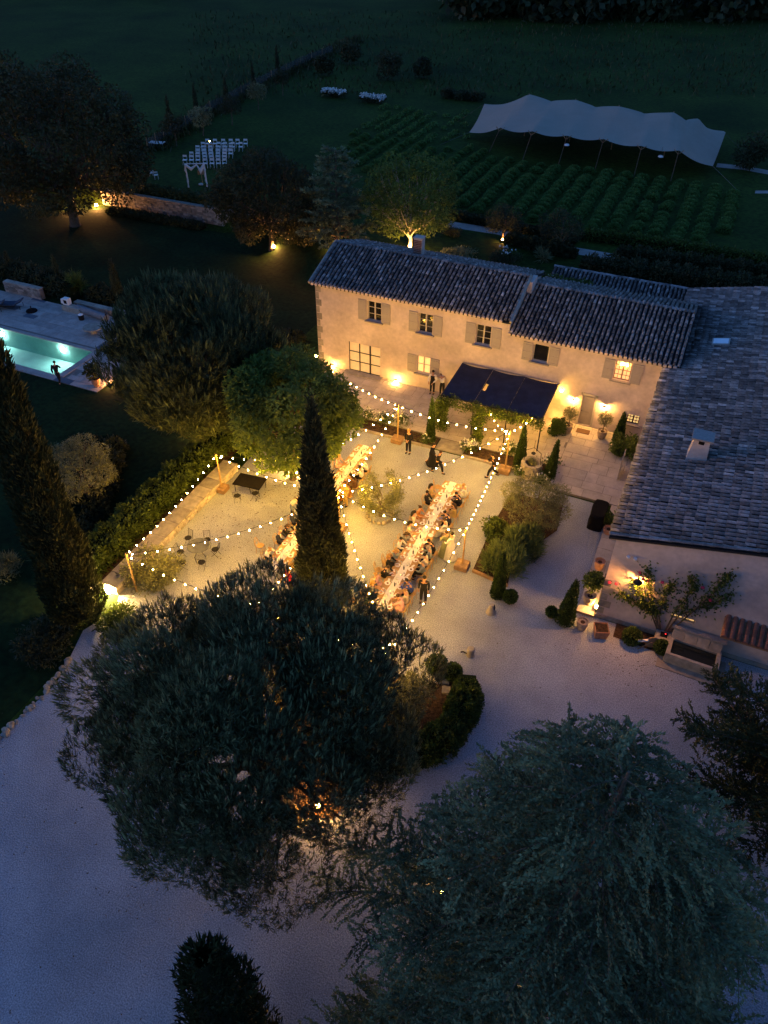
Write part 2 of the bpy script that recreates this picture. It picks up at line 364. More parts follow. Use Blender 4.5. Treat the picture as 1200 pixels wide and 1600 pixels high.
# pool: basin, water, deck
PX0, PX1, PY0, PY1 = -58.0, -39.95, 34.05, 37.85
m_basin = M('pool_plaster', (0.33, 0.58, 0.53), 0.7, 0.12, 0.8, world=True)
b = MB()
def pool_quad(vs): b.add(vs, [(0, 1, 2, 3)])
pz = -1.5
pool_quad([(PX0, PY0, pz), (PX1-1.3, PY0, pz), (PX1-1.3, PY1, pz), (PX0, PY1, pz)])
pool_quad([(PX0, PY1, pz), (PX1, PY1, pz), (PX1, PY1, .0), (PX0, PY1, .0)])
pool_quad([(PX0, PY0, .0), (PX1, PY0, .0), (PX1, PY0, pz), (PX0, PY0, pz)])
pool_quad([(PX0, PY0, pz), (PX0, PY1, pz), (PX0, PY1, 0), (PX0, PY0, 0)])
for i, (a, z0, z1) in enumerate(((1.3, pz, -1.1), (.9, -1.1, -.75), (.5, -.75, -.4))):
    x = PX1-a; nxt = PX1-(.9, .5, .0)[i]
    pool_quad([(x, PY0, z0), (x, PY0, z1), (x, PY1, z1), (x, PY1, z0)])
    pool_quad([(x, PY0, z1), (nxt, PY0, z1), (nxt, PY1, z1), (x, PY1, z1)])
pool_quad([(PX1, PY0, -.4), (PX1, PY0, .0), (PX1, PY1, .0), (PX1, PY1, -.4)])
tag(b.obj('pool_basin', m_basin), 'turquoise pool basin with steps at its right end', kind='structure')
mw = bpy.data.materials.new('pool_water'); mw.use_nodes = True; nt = mw.node_tree; nt.nodes.clear()
tr = nd(nt, 'ShaderNodeBsdfTransparent'); tr.inputs[0].default_value = (.80, .97, .93, 1)
gl = nd(nt, 'ShaderNodeBsdfGlossy'); gl.inputs['Roughness'].default_value = .08
fr = nd(nt, 'ShaderNodeFresnel'); fr.inputs[0].default_value = 1.33
nz = nd(nt, 'ShaderNodeTexNoise'); nz.inputs['Scale'].default_value = 3; bp = nd(nt, 'ShaderNodeBump'); bp.inputs['Strength'].default_value = .25; bp.inputs['Distance'].default_value = .05
ge = nd(nt, 'ShaderNodeNewGeometry'); mxs = nd(nt, 'ShaderNodeMixShader'); oo = nd(nt, 'ShaderNodeOutputMaterial')
nt.links.new(ge.outputs['Position'], nz.inputs['Vector']); nt.links.new(nz.outputs['Fac'], bp.inputs['Height']); nt.links.new(bp.outputs[0], gl.inputs['Normal'])
nt.links.new(bp.outputs[0], fr.inputs['Normal'])
nt.links.new(fr.outputs[0], mxs.inputs[0]); nt.links.new(tr.outputs[0], mxs.inputs[1]); nt.links.new(gl.outputs[0], mxs.inputs[2]); nt.links.new(mxs.outputs[0], oo.inputs[0])
sheet('pool_water', [(PX0, PY0), (PX1, PY0), (PX1, PY1), (PX0, PY1)], -.10, mw, 'lit turquoise pool water')
paving('pool_deck', 'stone deck round the pool with a few slate slabs', -58.5, -36.0, 33.45, 43.0, 0.04, 1.15, .75, m_deck,
       skip=(-58.6, PX1+.02, PY0-.02, PY1+.02), seed=14, dark=.05)
# coping
c = MB()
for i in range(int((PX1+58)/.9)):
    x = -58+i*.9; c.box(x, x+.88, PY0-.5, PY0+.02, -.02, .055); c.box(x, x+.88, PY1-.02, PY1+.3, -.02, .055)
for i in range(5): c.box(PX1-.02, PX1+.5, PY0+i*.77, PY0+i*.77+.75, -.02, .055)
tag(c.obj('pool_coping', m_deck), 'stone coping of the pool edge', kind='structure')
m_plight = M('pool_lamp', (.9, 1, 1), .4, 0, emit=(0.76, 1.0, 0.95), estr=400.0)
for px, py in ((13, 516), (106, 541), (-60, 500)):  # last one lies out of view, added to fill the pool with light
    q = g(px, py, -.45)
    t = thing('pool_light', 'round underwater lamp in the far pool wall, %s of two seen and one added unseen' % ('leftmost' if px < 50 else 'rightmost'), 'pool light', (q.x, PY1-.02, -.45), group='pool lamps')
    mb = MB(); mb.ell((0, -.05, 0), (.17, .07, .17), 10, 6); mb.obj('lens', m_plight, t)
    mb = MB(); mb.tube([(0, -.02, 0), (0, .01, 0)], .22, 12); mb.obj('rim', m_white, t)

# garden paths beyond the house
Z2 = 1.5
def strip(name, L, w, z, mat, label):
    P = [g(a, b_, z) for a, b_ in L]
    pts = [(p.x, p.y-w/2) for p in P]+[(p.x, p.y+w/2) for p in reversed(P)]
    return sheet(name, pts, z+.006, mat, label)
strip('garden_path', [(700, 350), (780, 362), (860, 385), (960, 402), (1080, 418), (1200, 434)], 1.5, Z2, m_path, 'pale garden path behind the farmhouse')
strip('field_path', [(1180, 300), (1200, 300), (1260, 310)], 1.0, Z2, m_path, 'pale track at the right edge of the field')
strip('tent_path', [(1120, 258), (1160, 262), (1260, 280)], 1.6, Z2, m_path, 'pale path running right from the tent')
0 and strip('lawn_edge_path', [(-10, 360), (60, 363), (170, 362), (230, 358)], 1.0, 0, m_stoned, 'faint stony path across the dark lawn')

# ================================================================ ROOFS
def tile_arrays(o, u, s, nrm, cols, rows, sp, ex, rd, r=.335, out_=.05, tl=1.25):
    """o origin at eave, u unit along eave, s unit up slope, nrm normal"""
    A = np.linspace(0, math.pi, 5)
    ii, jj = np.meshgrid(np.arange(cols), np.arange(rows)); ii = ii.ravel(); jj = jj.ravel()
    n = len(ii)
    keep = rd.random(n) > -1
    ii, jj = ii[keep], jj[keep]; n = len(ii)
    cx = (ii+.5)*sp+rd.normal(0, .012, n); cs = jj*ex+rd.normal(0, .02, n)
    L = ex*tl; R0 = sp*r*(1+rd.normal(0, .04, n)); R1 = R0*.82; skew = rd.normal(0, .012, n)
    def ring(cxx, css, R, h):
        return (o+cxx[:, None, None]*u+css[:, None, None]*s)+(np.cos(A)[None, :, None]*R[:, None, None])*u+(np.sin(A)[None, :, None]*R[:, None, None]*1.15+h)*nrm
    lo = ring(cx, cs, R0, .035); up = ring(cx+skew, cs+L, R1, .0); inn = ring(cx, cs+.05, R0*.86, .03)
    V = np.concatenate([lo, up, inn], 1)          # n,15,3
    q = []
    for k in range(4): q += [(k, k+1, 6+k, 5+k), (k, 10+k, 11+k, k+1)]
    q = np.array(q)
    Q = (np.arange(n)[:, None, None]*15+q[None]).reshape(-1, 4)
    t = rd.beta(1.6, 4.5, n)+np.where(rd.random(n) < out_, rd.uniform(.3, .8, n), 0)
    return V.reshape(-1, 3), Q, np.repeat(np.clip(t, 0, 1.3), 15), cx, cs
def roof(parent, o, u, s, cols, rows, sp, ex, seed, singles=0, label=None, part='roof_tiles', rr=.335):
    o, u, s = (np.array(a, float) for a in (o, u, s)); s /= np.linalg.norm(s); nrm = np.cross(u, s); nrm = nrm if nrm[2] > 0 else -nrm
    rd = np.random.default_rng(seed)
    V, Q, t, cx, cs = tile_arrays(o, u, s, nrm, cols, rows, sp, ex, rd, r=rr)
    n = len(cx)
    if singles:
        pos = o+cx[:, None]*u+cs[:, None]*s
        px = np.array([proj(p) for p in pos]); d = np.linalg.norm(pos-CAM, axis=1)
        vis = (px[:, 0] > -10) & (px[:, 0] < 1210) & (px[:, 1] > 0) & (px[:, 1] < 1610)
        order = np.argsort(np.where(vis, d, 1e9))[:singles]
        pick = np.zeros(n, bool); pick[order] = True
        pr = []
        T0, Q0, _, c0, s0 = tile_arrays(np.zeros(3), u, s, nrm, 8, 1, sp, ex, np.random.default_rng(seed+1), r=rr)
        T0 = T0.reshape(8, 15, 3)
        for k in range(8):
            pv = T0[k]-c0[k]*u-s0[k]*s
            me = npmesh('roof_tile', pv, Q0[:8], np.full(15, .5), m_tiler); pr.append(me)
        for i in order:
            p = pos[i]; link('roof_tile', pr[i % 8], parent, (p[0], p[1], p[2]))
        kp = ~pick
        V = V.reshape(n, 15, 3)[kp].reshape(-1, 3); t = t.reshape(n, 15)[kp].ravel(); Q = Q.reshape(n, 8, 4)[:kp.sum()].reshape(-1, 4)
    r = link(part, npmesh(part, V, Q, t, m_tile), parent); r['kind'] = 'stuff'
    if label: r['label'] = label
    return r
def roofdeck(parent, o, u, s, L, S, th=.10, name='roof_deck', mat=None):
    o, u, s = (np.array(a, float) for a in (o, u, s)); s /= np.linalg.norm(s); n = np.cross(u, s); n = n if n[2] > 0 else -n
    P = [o, o+u*L, o+u*L+s*S, o+s*S]
    mb = MB(); mb.add([tuple(p-n*.02) for p in P]+[tuple(p-n*(th+.02)) for p in P], [(0, 1, 2, 3), (7, 6, 5, 4), (0, 4, 5, 1), (1, 5, 6, 2), (2, 6, 7, 3), (3, 7, 4, 0)])
    return mb.obj(name, mat or m_roofbed, parent)
def ridge(parent, a, b_, r=.13, L=.42, seed=2, name='ridge_tile'):
    a, b_ = Vector(a), Vector(b_); d = (b_-a); n = int(d.length/L); d.normalize(); rd = random.Random(seed)
    ms = []
    for k in range(3):
        mb = MB(); side = Vector((0, 0, 1)).cross(d).normalized(); up = d.cross(side); vs = []
        if up.z < 0: up = -up
        for e, rr in ((0, r), (L*1.12, r*.85)):
            for i in range(6):
                t = math.pi*i/5; vs.append(d*e+side*math.cos(t)*rr+up*math.sin(t)*rr*.8)
        mb.add(vs, [(i, i+1, 7+i, 6+i) for i in range(5)]+[(0, 1, 2, 3, 4, 5)]); ms.append(mb.mesh(name, m_tiler))
    for i in range(n): link(name, ms[i % 3], parent, a+d*(i*L)+Vector((0, 0, rd.uniform(-.01, .01))))

# ================================================================ WALLS
def wall_y(mb, x0, x1, z0, z1, Y, holes, th=.5, face=-1):
    """wall in plane y=Y facing -y (face=-1), thickness th behind it, with reveals"""
    X = sorted({x0, x1, *[h[0] for h in holes], *[h[1] for h in holes]}); Z = sorted({z0, z1, *[h[2] for h in holes], *[h[3] for h in holes]})
    for i in range(len(X)-1):
        for j in range(len(Z)-1):
            cx, cz = (X[i]+X[i+1])/2, (Z[j]+Z[j+1])/2
            if any(h[0] < cx < h[1] and h[2] < cz < h[3] for h in holes): continue
            mb.add([(X[i], Y, Z[j]), (X[i+1], Y, Z[j]), (X[i+1], Y, Z[j+1]), (X[i], Y, Z[j+1])], [(0, 1, 2, 3)])
    for a, b_, c, d in holes:
        D = Y+.28
        mb.add([(a, Y, c), (b_, Y, c), (b_, Y, d), (a, Y, d), (a, D, c), (b_, D, c), (b_, D, d), (a, D, d)],
               [(0, 4, 5, 1), (1, 5, 6, 2), (2, 6, 7, 3), (3, 7, 4, 0)])
house = thing('farmhouse', 'long two storey cream stucco farmhouse with grey shutters and clay tile roofs', 'house', (0, 0, 0))
YF = 43.1
W_ = [(-19.98, -18.98, 4.34, 5.72), (-16.30, -15.32, 4.24, 5.60), (-12.37, -11.37, 4.26, 5.63), (-8.56, -7.58, 3.92, 5.10), (-3.47, -2.50, 3.84, 5.11), (-16.31, -15.36, 1.22, 2.50)]
DOORL = (-21.45, -19.03, 0.18, 2.42); FD = (-5.0, -4.2, 0.15, 2.32); W7 = (-2.08, -1.31, 1.0, 1.68)
mb = MB()
wall_y(mb, -23.85, -10.2, -.2, 6.30, YF, [W_[0], W_[1], W_[2], W_[5], DOORL])
wall_y(mb, -10.2, -0.2, -.2, 5.55, YF, [W_[3], W_[4], FD, W7])
yb1, yb2 = 50.4, 51.2
mb.add([(-23.85, YF, -.2), (-23.85, yb1, -.2), (-23.85, yb1, 6.3), (-23.85, 46.8, 7.60), (-23.85, YF, 6.3)], [(0, 1, 2, 3, 4)])
mb.add([(-10.2, YF, 4.5), (-10.2, yb1, 4.5), (-10.2, yb1, 6.3), (-10.2, 46.8, 7.60), (-10.2, YF, 6.3)], [(0, 1, 2, 3, 4)])
mb.add([(-23.85, yb1, -.2), (-10.2, yb1, -.2), (-10.2, yb1, 6.3), (-23.85, yb1, 6.3)], [(0, 1, 2, 3)])
mb.add([(-10.2, yb2, -.2), (-.2, yb2, -.2), (-.2, yb2, 5.6), (-10.2, yb2, 5.6)], [(0, 1, 2, 3)])
mb.add([(-.2, YF, -.2), (-.2, yb2, -.2), (-.2, yb2, 5.5), (-.2, 47.4, 6.85), (-.2, YF, 5.5)], [(0, 1, 2, 3, 4)])
mb.obj('wall', m_stucco, house)
# black sheet painted for the unlit room behind the windows
mb = MB(); mb.box(-23.4, -.5, YF+.9, YF+1.0, 0, 5.4); mb.obj('room_dark_sheet', m_black, house)
# quoins at the left corner
for i in range(12):
    q = MB(); q.box(0, .42 if i % 2 else .26, -.012, .02, 0, .46); q.box(-.012, .02, .02, .26 if i % 2 else .42, 0, .46); q.obj('quoin', m_stone, house, (-23.86, YF, .15+i*.5))
# roofs
uL = (1, 0, 0); sL = (0, 4.1, 1.36); SL = math.hypot(4.1, 1.36)
roofdeck(house, (-24.1, 42.72, 6.33), uL, sL, 14.0, SL); roof(house, (-24.1, 42.70, 6.36), uL, sL, 50, 13, .28, .335, 21, label='dusky grey clay canal tiles of the taller left roof')
roofdeck(house, (-24.1, 50.9, 6.33), uL, (0, -4.1, 1.36), 14.0, SL); roof(house, (-24.1, 50.92, 6.36), uL, (0, -4.1, 1.36), 50, 13, .28, .335, 22)
ridge(house, (-24.1, 46.82, 7.72), (-10.0, 46.82, 7.72))
sR = (0, 4.68, 1.42); SR = math.hypot(4.68, 1.42)
roofdeck(house, (-10.17, 42.72, 5.60), uL, sR, 10.37, SR); roof(house, (-10.17, 42.70, 5.63), uL, sR, 37, 15, .28, .33, 23, label='clay canal tiles of the lower right roof')
roofdeck(house, (-10.17, 51.5, 5.72), uL, (0, -4.1, 1.30), 10.37, 4.25); roof(house, (-10.17, 51.5, 5.75), uL, (0, -4.1, 1.30), 37, 12, .28, .34, 24)
ridge(house, (-10.1, 47.40, 7.04), (.2, 47.40, 7.04), seed=5)
# verge stones along the step between the roofs, and left verge
for x, z0 in ((-10.12, 6.40), (-24.1, 6.38)):
    mb = MB(); mb.tube([(x, 42.7, z0), (x, 46.8, z0+1.36)], .10, 6); mb.obj('verge_mortar', m_stone, house)
mb = MB(); mb.box(-10.16, -9.85, 46.3, 47.5, 6.8, 7.55); mb.obj('parapet_block', m_stucco, house)
# genoise cornices: rows of half tiles under the eaves
for nm, x0, n, z in (('cornice', -23.9, 47, 6.20), ('cornice', -10.15, 36, 5.47)):
    mb = MB()
    for i in range(n):
        for r_ in range(2):
            c = Vector((x0+(i+.5+.5*r_)*.285, YF-.10-.09*r_, z-.02+.09*r_))
            mb.tube([c+Vector((0, .14, 0)), c], .12, 6)
        c = Vector((x0-.1+(i+.5)*.285, 42.655, z+.135)); mb.tube([c+Vector((0, .12, .02)), c], .105, 7)
    o = mb.obj(nm, m_stucco, house); o['kind'] = 'stuff'
# chimney on the ridge
q = g(657, 393, 7.6)
ch = MB(); ch.box(-.30, .30, -.26, .26, -1.2, .75); co = ch.obj('chimney', m_stucco, house, (q.x, 47.6, 7.9))
ch = MB(); ch.box(-.34, .34, -.30, .30, .75, .82); ch.obj('cap', m_slab, co)
for i in range(9):
    ch = MB(); ch.box(-.31, .26, -.272, -.262, 0, .095); ch.obj('brick', m_tilered, co, (0, 0, -.36+i*.115))
ch = MB(); ch.tube([(0, 0, 0), (0, 0, .5)], .05); ch.obj('vent_pipe', m_metal, house, (q.x-2.2, 46.3, 7.5))

def window(parent, x0, x1, z0, z1, Y, pane, bars=(2, 3), shut=True, sill=True, inset=.16, fm=None, sw=.62, label=None):
    w = x1-x0; h = z1-z0; fm = fm or m_frame
    f = MB(); t = .05
    for a, b_, c, d in ((0, t, 0, h), (w-t, w, 0, h), (t, w-t, 0, t), (t, w-t, h-t, h)): f.box(a, b_, -.03, .03, c, d)
    for i in range(1, bars[0]):
        k = .045 if i*2 == bars[0] else .015
        f.box(w*i/bars[0]-k, w*i/bars[0]+k, -.026, .026, t, h-t)
    for j in range(1, bars[1]): f.box(t, w-t, -.022, .022, h*j/bars[1]-.014, h*j/bars[1]+.014)
    wf = f.obj('window', fm, parent, (x0, Y+inset, z0))
    if label: wf['label'] = label
    p = MB(); p.box(t, w-t, .032, .040, t, h-t); p.obj('pane', pane, wf)
    if sill:
        s = MB(); s.box(-.16, w+.16, -inset-.16, -.04, -.10, -.01); s.obj('sill', m_sill, wf)
    if shut:
        for sd in (-1, 1):
            s = MB(); a = -sw if sd < 0 else 0
            s.box(a, a+sw, -.02, .015, 0, h+.06)
            for zz in (.12, h*.5, h-.12): s.box(a+.03, a+sw-.03, -.035, -.021, zz-.04, zz+.04)
            s.obj('shutter', m_shut, wf, ((-.05 if sd < 0 else w+.05), -inset-.035, -.03))
    return wf
for i, (a, b_, c, d) in enumerate(W_):
    if i == 3: window(house, a, b_, c, d, YF, m_pane, (1, 1), label='open dark upstairs window')
    elif i == 4: window(house, a, b_, c, d, YF, m_inner, (4, 4), fm=m_terra, label='upstairs window lit warm from inside')
    elif i == 5: window(house, a, b_, c, d, YF, m_inner, (2, 2), label='ground floor window lit from inside')
    else: window(house, a, b_, c, d, YF, m_pane, (2, 3))
window(house, *W7, YF, m_inner, (4, 3), shut=False, fm=m_metal, label='small barred ground floor window')
# chandelier seen through the lit window
for dx in (-.18, 0, .18):
    mb = MB(); mb.ell((0, 0, 0), (.06, .05, .07), 8, 5); mb.obj('chandelier_bulb', m_lamp2, house, (-2.98+dx, YF+.12, 4.85+(.05 if dx == 0 else 0)))
# french doors with curtains
dx0, dx1, dz0, dz1 = DOORL; w = dx1-dx0; h = dz1-dz0
f = MB()
for i in range(4): x = w*i/3; f.box(x-.03 if i else 0, x+.03 if i < 3 else w, -.03, .03, 0, h)
for j in range(4): z = h*j/3; f.box(0, w, -.025, .025, max(z-.02, 0), min(z+.02, h))
fo = f.obj('french_door', m_metal, house, (dx0, YF+.1, dz0))
for i in range(3):
    for j in range(3):
        p = MB(); p.box(w*i/3+.03, w*(i+1)/3-.03, .03, .036, h*j/3+.02, h*(j+1)/3-.02); p.obj('pane', m_curt, fo)
mb = MB(); mb.box(0, w, -.06, .06, -.05, 0); mb.box(w*.66, w*.66+.09, -.10, -.04, 0, h); mb.obj('door_leaf', m_metal, fo)
mb = MB(); mb.box(dx0-.25, dx1+.25, YF-.55, YF-.02, .15, .21); mb.obj('door_step', m_stone, house)
# front door
f = MB(); f.box(0, .8, .1, .16, 0, 2.17); fo = f.obj('front_door', m_shut, house, (-5.0, YF, .15))
for a, b_ in ((.08, .72),):
    for z0, z1 in ((.12, .9), (1.02, 2.05)):
        p = MB(); p.box(a, b_, .07, .10, z0, z1); p.obj('door_panel', m_shut, fo)
p = MB(); p.ell((.1, .03, 1.0), (.03, .04, .03), 6, 4); p.obj('handle', m_metal, fo)
p = MB(); p.box(-.14, -.0, -.05, .02, 0, 2.3); p.box(.80, .94, -.05, .02, 0, 2.3); p.box(-.14, .94, -.05, .02, 2.17, 2.33); p.obj('door_surround', m_frame, fo)

# ---- wall lamps
def sconce(px, py, label, x, z, y=YF, up=False):
    t = thing('wall_lamp', label, 'wall lamp', (x, y, z), group='wall lamps of the house')
    mb = MB(); mb.tube([(0, 0, .14), (0, -.2, .16)], .015, 5); mb.lathe([(.03, .16), (.05, .12), (.11, .08), (.13, .055)], 10, (0, -.2, 0)); mb.obj('shade', m_metal, t)
    mb = MB(); mb.ell((0, -.2, 0), (.06, .06, .06), 10, 6); mb.obj('bulb', m_lamp, t)
sconce(0, 0, 'shaded wall lamp just left of the front door', -5.55, 1.86)
sconce(0, 0, 'shaded wall lamp just right of the front door', -3.55, 1.86)
m_lant = M('lit_lantern', (1, .7, .4), .4, 0, emit=(1.0, 0.46, 0.10), estr=620.0)
def lantern(label, loc, mat=None, r=.11, group=None):
    t = thing('lantern', label, 'lantern', loc, group=group)
    mb = MB(); mb.lathe([(.10, 0), (.10, .03), (.02, .04)], 8); mb.lathe([(.12, .30), (.05, .36), (.01, .40)], 8); mb.obj('frame', m_metal, t)
    mb = MB(); mb.ell((0, 0, .16), (r, r, r), 10, 6); mb.obj('bulb', mat or m_lamp2, t)
    return t
lantern('glowing lantern on the terrace against the wall between french door and small window', (-17.7, YF-.35, .15), m_lant, .09)
lantern('glowing lantern at the left end of the farmhouse wall', (-22.6, YF-.35, .15), m_lant, .08)
lantern('lantern round the far left corner of the farmhouse', (-24.4, YF+.6, .15), m_lamp2, .10)

# ================================================================ BARN
YG = 27.1; BX = -.45
barn = thing('barn', 'single storey stucco barn wing with a broad clay tile roof at right', 'barn', (0, 0, 0))
mb = MB(); SLIT = (2.75, 3.85, 1.32, 1.62)
bx1 = 9.0; sl_ = .21
wall_y(mb, BX, bx1, -.2, 5.25, YG, [SLIT])
mb.add([(BX, YG, 5.25), (bx1, YG, 5.25), (bx1, YG, 5.25+sl_*8.2), (BX+.4, YG, 5.26)], [(0, 1, 2, 3)])
mb.add([(BX, YG, -.2), (BX, 54.9, -.2), (BX, 54.9, 5.3), (BX, YG, 5.3)], [(3, 2, 1, 0)])
mb.add([(BX, 54.8, -.2), (bx1, 54.8, -.2), (bx1, 54.8, 5.3+sl_*9), (BX, 54.8, 5.3)], [(0, 1, 2, 3)])
mb.obj('wall', m_stucco, barn)
sB = (1, 0, sl_); SB = 9.2
roofdeck(barn, (-.78, 26.85, 5.30), (0, 1, 0), sB, 28.2, SB*1.02)
roof(barn, (-.80, 26.87, 5.33), (0, 1, 0), sB, 100, 22, .28, .42, 31, singles=300, rr=.31, label='rows of grey and pale clay canal tiles')
ridge(barn, (-.78, 26.93, 5.42), (8.2, 26.93, 5.42+sl_*8.98), r=.10, name='verge_tile')
mb = MB()
for i in range(30): mb.tube([(-.7+i*.3, 26.95, 5.20+i*.3*sl_), (-.7+i*.3+.29, 26.95, 5.20+(i*.3+.29)*sl_)], .09, 6)
o = mb.obj('verge_cornice', m_stone, barn); o['kind'] = 'stuff'
# corner stones and plinth
mb = MB(); mb.box(BX-.03, bx1, YG-.06, YG+.0, -.1, .22); mb.obj('plinth', m_stone, barn)
for i in range(5):
    q_ = MB(); w_ = .55 if i % 2 else .32; q_.box(0, w_, -.015, .02, 0, .42); q_.obj('quoin', m_stone, barn, (BX-.004, YG, .3+i*.46))
p = window(barn, *SLIT, YG, m_inner, (4, 1), shut=False, sill=False, fm=m_stone, label='low slit window lit from inside, behind the climbing rose')
# skylight + chimney
q = g(1126, 537, 5.33+sl_*2.8)
sk = MB(); sk.box(-.5, .5, -.42, .42, 0, .10); so_ = sk.obj('skylight', m_shut, barn, (q.x, q.y, 5.33+sl_*(q.x+.8)+.08)); so_.rotation_euler = (0, -math.atan(sl_), 0)
sk = MB(); sk.box(-.42, .42, -.33, .33, .10, .115); sk.obj('pane', m_skyl, so_)
q = g(1089, 712, 5.95); zc = 5.33+sl_*(q.x+.8)
ch = MB()
ch.add([(-.5, -.42, -.3), (.5, -.42, -.3), (.5, .42, -.3), (-.5, .42, -.3), (-.36, -.3, 1.15), (.36, -.3, 1.15), (.36, .3, 1.15), (-.36, .3, 1.15)],
       [(0, 1, 5, 4), (1, 2, 6, 5), (2, 3, 7, 6), (3, 0, 4, 7), (4, 5, 6, 7)])
co = ch.obj('chimney', m_stucco, barn, (q.x, q.y, zc))
ch = MB(); ch.box(-.13, .13, -.322, -.3, .88, 1.12); ch.obj('smoke_opening', m_black, co)
ch = MB(); ch.box(-.5, .5, -.46, .46, 1.15, 1.24); ch.obj('cap', m_sill, co)
# wall lamp on the gable
t = thing('wall_lamp', 'black lantern wall lamp under the barn verge beside the pink rose', 'wall lamp', (.95, YG, 3.2))
mb = MB(); mb.tube([(0, 0, .3), (0, -.35, .42), (0, -.35, .2)], .02, 5); mb.lathe([(.03, .2), (.10, .12), (.20, .06), (.21, .03)], 12, (0, -.35, 0)); mb.obj('shade', m_metal, t)
mb = MB(); mb.ell((0, -.35, -.05), (.08, .08, .08), 10, 6); mb.obj('bulb', m_lampo, t)
for i, dx in enumerate((0, .3)):
    t = thing('flood_lamp', 'small unlit twin flood lamp high on the barn gable, %s one' % ('left', 'right')[i], 'flood lamp', (.25+dx, YG, 4.35), group='unlit flood lamps')
    mb = MB(); mb.tube([(0, 0, 0), (0, -.1, 0)], .02, 5); mb.lathe([(.03, 0), (.08, .03), (.09, .10)], 8, (0, -.15, -.05)); mb.obj('housing', m_white, t)
# little tile canopy on the gable at the right edge
t = thing('tile_canopy', 'small reddish tile canopy on the barn gable at the right edge of the photo', 'canopy', (5.0, YG, 2.0))
mb = MB(); mb.add([(-.1, -.9, 0), (3.2, -.9, 0), (3.2, -.02, .45), (-.1, -.02, .45), (-.1, -.9, -.08), (3.2, -.9, -.08), (3.2, -.02, .37), (-.1, -.02, .37)], [(0, 1, 2, 3), (7, 6, 5, 4), (0, 4, 5, 1), (0, 3, 7, 4), (1, 5, 6, 2)]); mb.obj('board', m_crate, t)
cm = None
for i in range(11):
    for j in range(3):
        if cm is None:
            mb = MB(); vs = []
            for e, rr in ((0, .13), (.42, .11)):
                for k_ in range(6):
                    a = math.pi*k_/5; vs.append((math.cos(a)*rr, e*.89-.0, e*.45+math.sin(a)*rr))
            mb.add(vs, [(k_, k_+1, 7+k_, 6+k_) for k_ in range(5)]+[(0, 1, 2, 3, 4, 5)]); cm = mb.mesh('roof_tile', m_tilered)
        link('roof_tile', cm, t, (i*.29+.05, -.93+j*.31, .02+j*.155))

# ---- rear wing with its own tiled roof behind the farmhouse
rear = thing('rear_wing', 'low rear outbuilding with tiled lean-to roof behind the farmhouse', 'outbuilding', (0, 0, 0))
q0 = Vector((-10.2, 53.2, 0)); q1 = Vector((-1.9, 53.2, 0)); yy = 53.2
mb = MB(); mb.box(q0.x, q1.x+1.5, yy+.35, yy+2.3, 0, 4.25); mb.obj('wall', m_stucco, rear)
roofdeck(rear, (q0.x-.2, yy, 4.30), uL, (0, 2.3, .7), q1.x-q0.x+1.6, 2.4); roof(rear, (q0.x-.2, yy, 4.32), uL, (0, 2.3, .7), int((q1.x-q0.x+1.6)/.28), 7, .28, .33, 41); ridge(rear, (q0.x-.2, yy+2.35, 5.04), (q1.x+1.4, yy+2.35, 5.04), seed=9)

# ---- pergola
perg = thing('pergola', 'metal pergola under dark blue shade cloth against the farmhouse', 'pergola', (0, 0, 0))
PZ0, PZ1 = 2.72, 2.52; px0, px1, pyb, pyf = -13.05, -6.6, YF-.03, 39.0
for i in range(4):
    x = px0+(px1-px0)*i/3
    mb = MB(); mb.tube([(x, pyb, PZ0), (x, pyf-.05, PZ1)], .035, 6); mb.obj('beam', m_metal, perg)
    mb = MB(); mb.tube([(x, pyf, .1), (x, pyf, PZ1)], .04, 6); mb.obj('post', m_metal, perg)
mb = MB(); mb.tube([(px0, pyf, PZ1), (px1, pyf, PZ1)], .04, 6); mb.obj('front_rail', m_metal, perg)
mb = MB(); mb.tube([(px0, pyb-.05, PZ0+.05), (px1, pyb-.05, PZ0+.05)], .05, 6); mb.obj('wall_rail', m_sill, perg)
# shade cloth in three lengths, with a small split in the middle one
for i in range(3):
    x0 = px0+(px1-px0)*i/3+.02; x1 = px0+(px1-px0)*(i+1)/3-.02
    mb = MB(); nx, ny = 10, 14; vs = []; fs = []
    for a in range(ny+1):
        for c in range(nx+1):
            u_, v_ = c/nx, a/ny
            z = PZ1+(PZ0-PZ1)*v_+.06-.10*math.sin(math.pi*u_)-.035*math.cos(v_*14*math.pi)*(.5+.5*math.sin(u_*5+i))
            vs.append((x0+(x1-x0)*u_, pyf+(pyb-.1-pyf)*v_, z))
    for a in range(ny):
        for c in range(nx):
            if i == 1 and c == 0 and a in (5, 6, 7): continue
            fs.append((a*(nx+1)+c, a*(nx+1)+c+1, (a+1)*(nx+1)+c+1, (a+1)*(nx+1)+c))
    mb.add(vs, fs); mb.obj('shade_cloth', m_fabric, perg, smooth=True)
t = thing('wall_lamp', 'lamp under the right wall corner of the pergola', 'wall lamp', (-6.35, YF, 2.35))
mb = MB(); mb.ell((0, -.2, 0), (.08, .08, .08), 10, 6); mb.obj('bulb', m_lamp2, t); mb = MB(); mb.tube([(0, 0, .1), (0, -.2, .12)], .02, 5); mb.obj('bracket', m_metal, t)
lantern('lantern glowing under the left side of the pergola', (-12.2, YF-.3, .9), m_lamp2, .08)
lantern('lantern on the ground right of the pergola beside the round shrub', (-6.3, 42.5, .15), m_lamp2, .08)

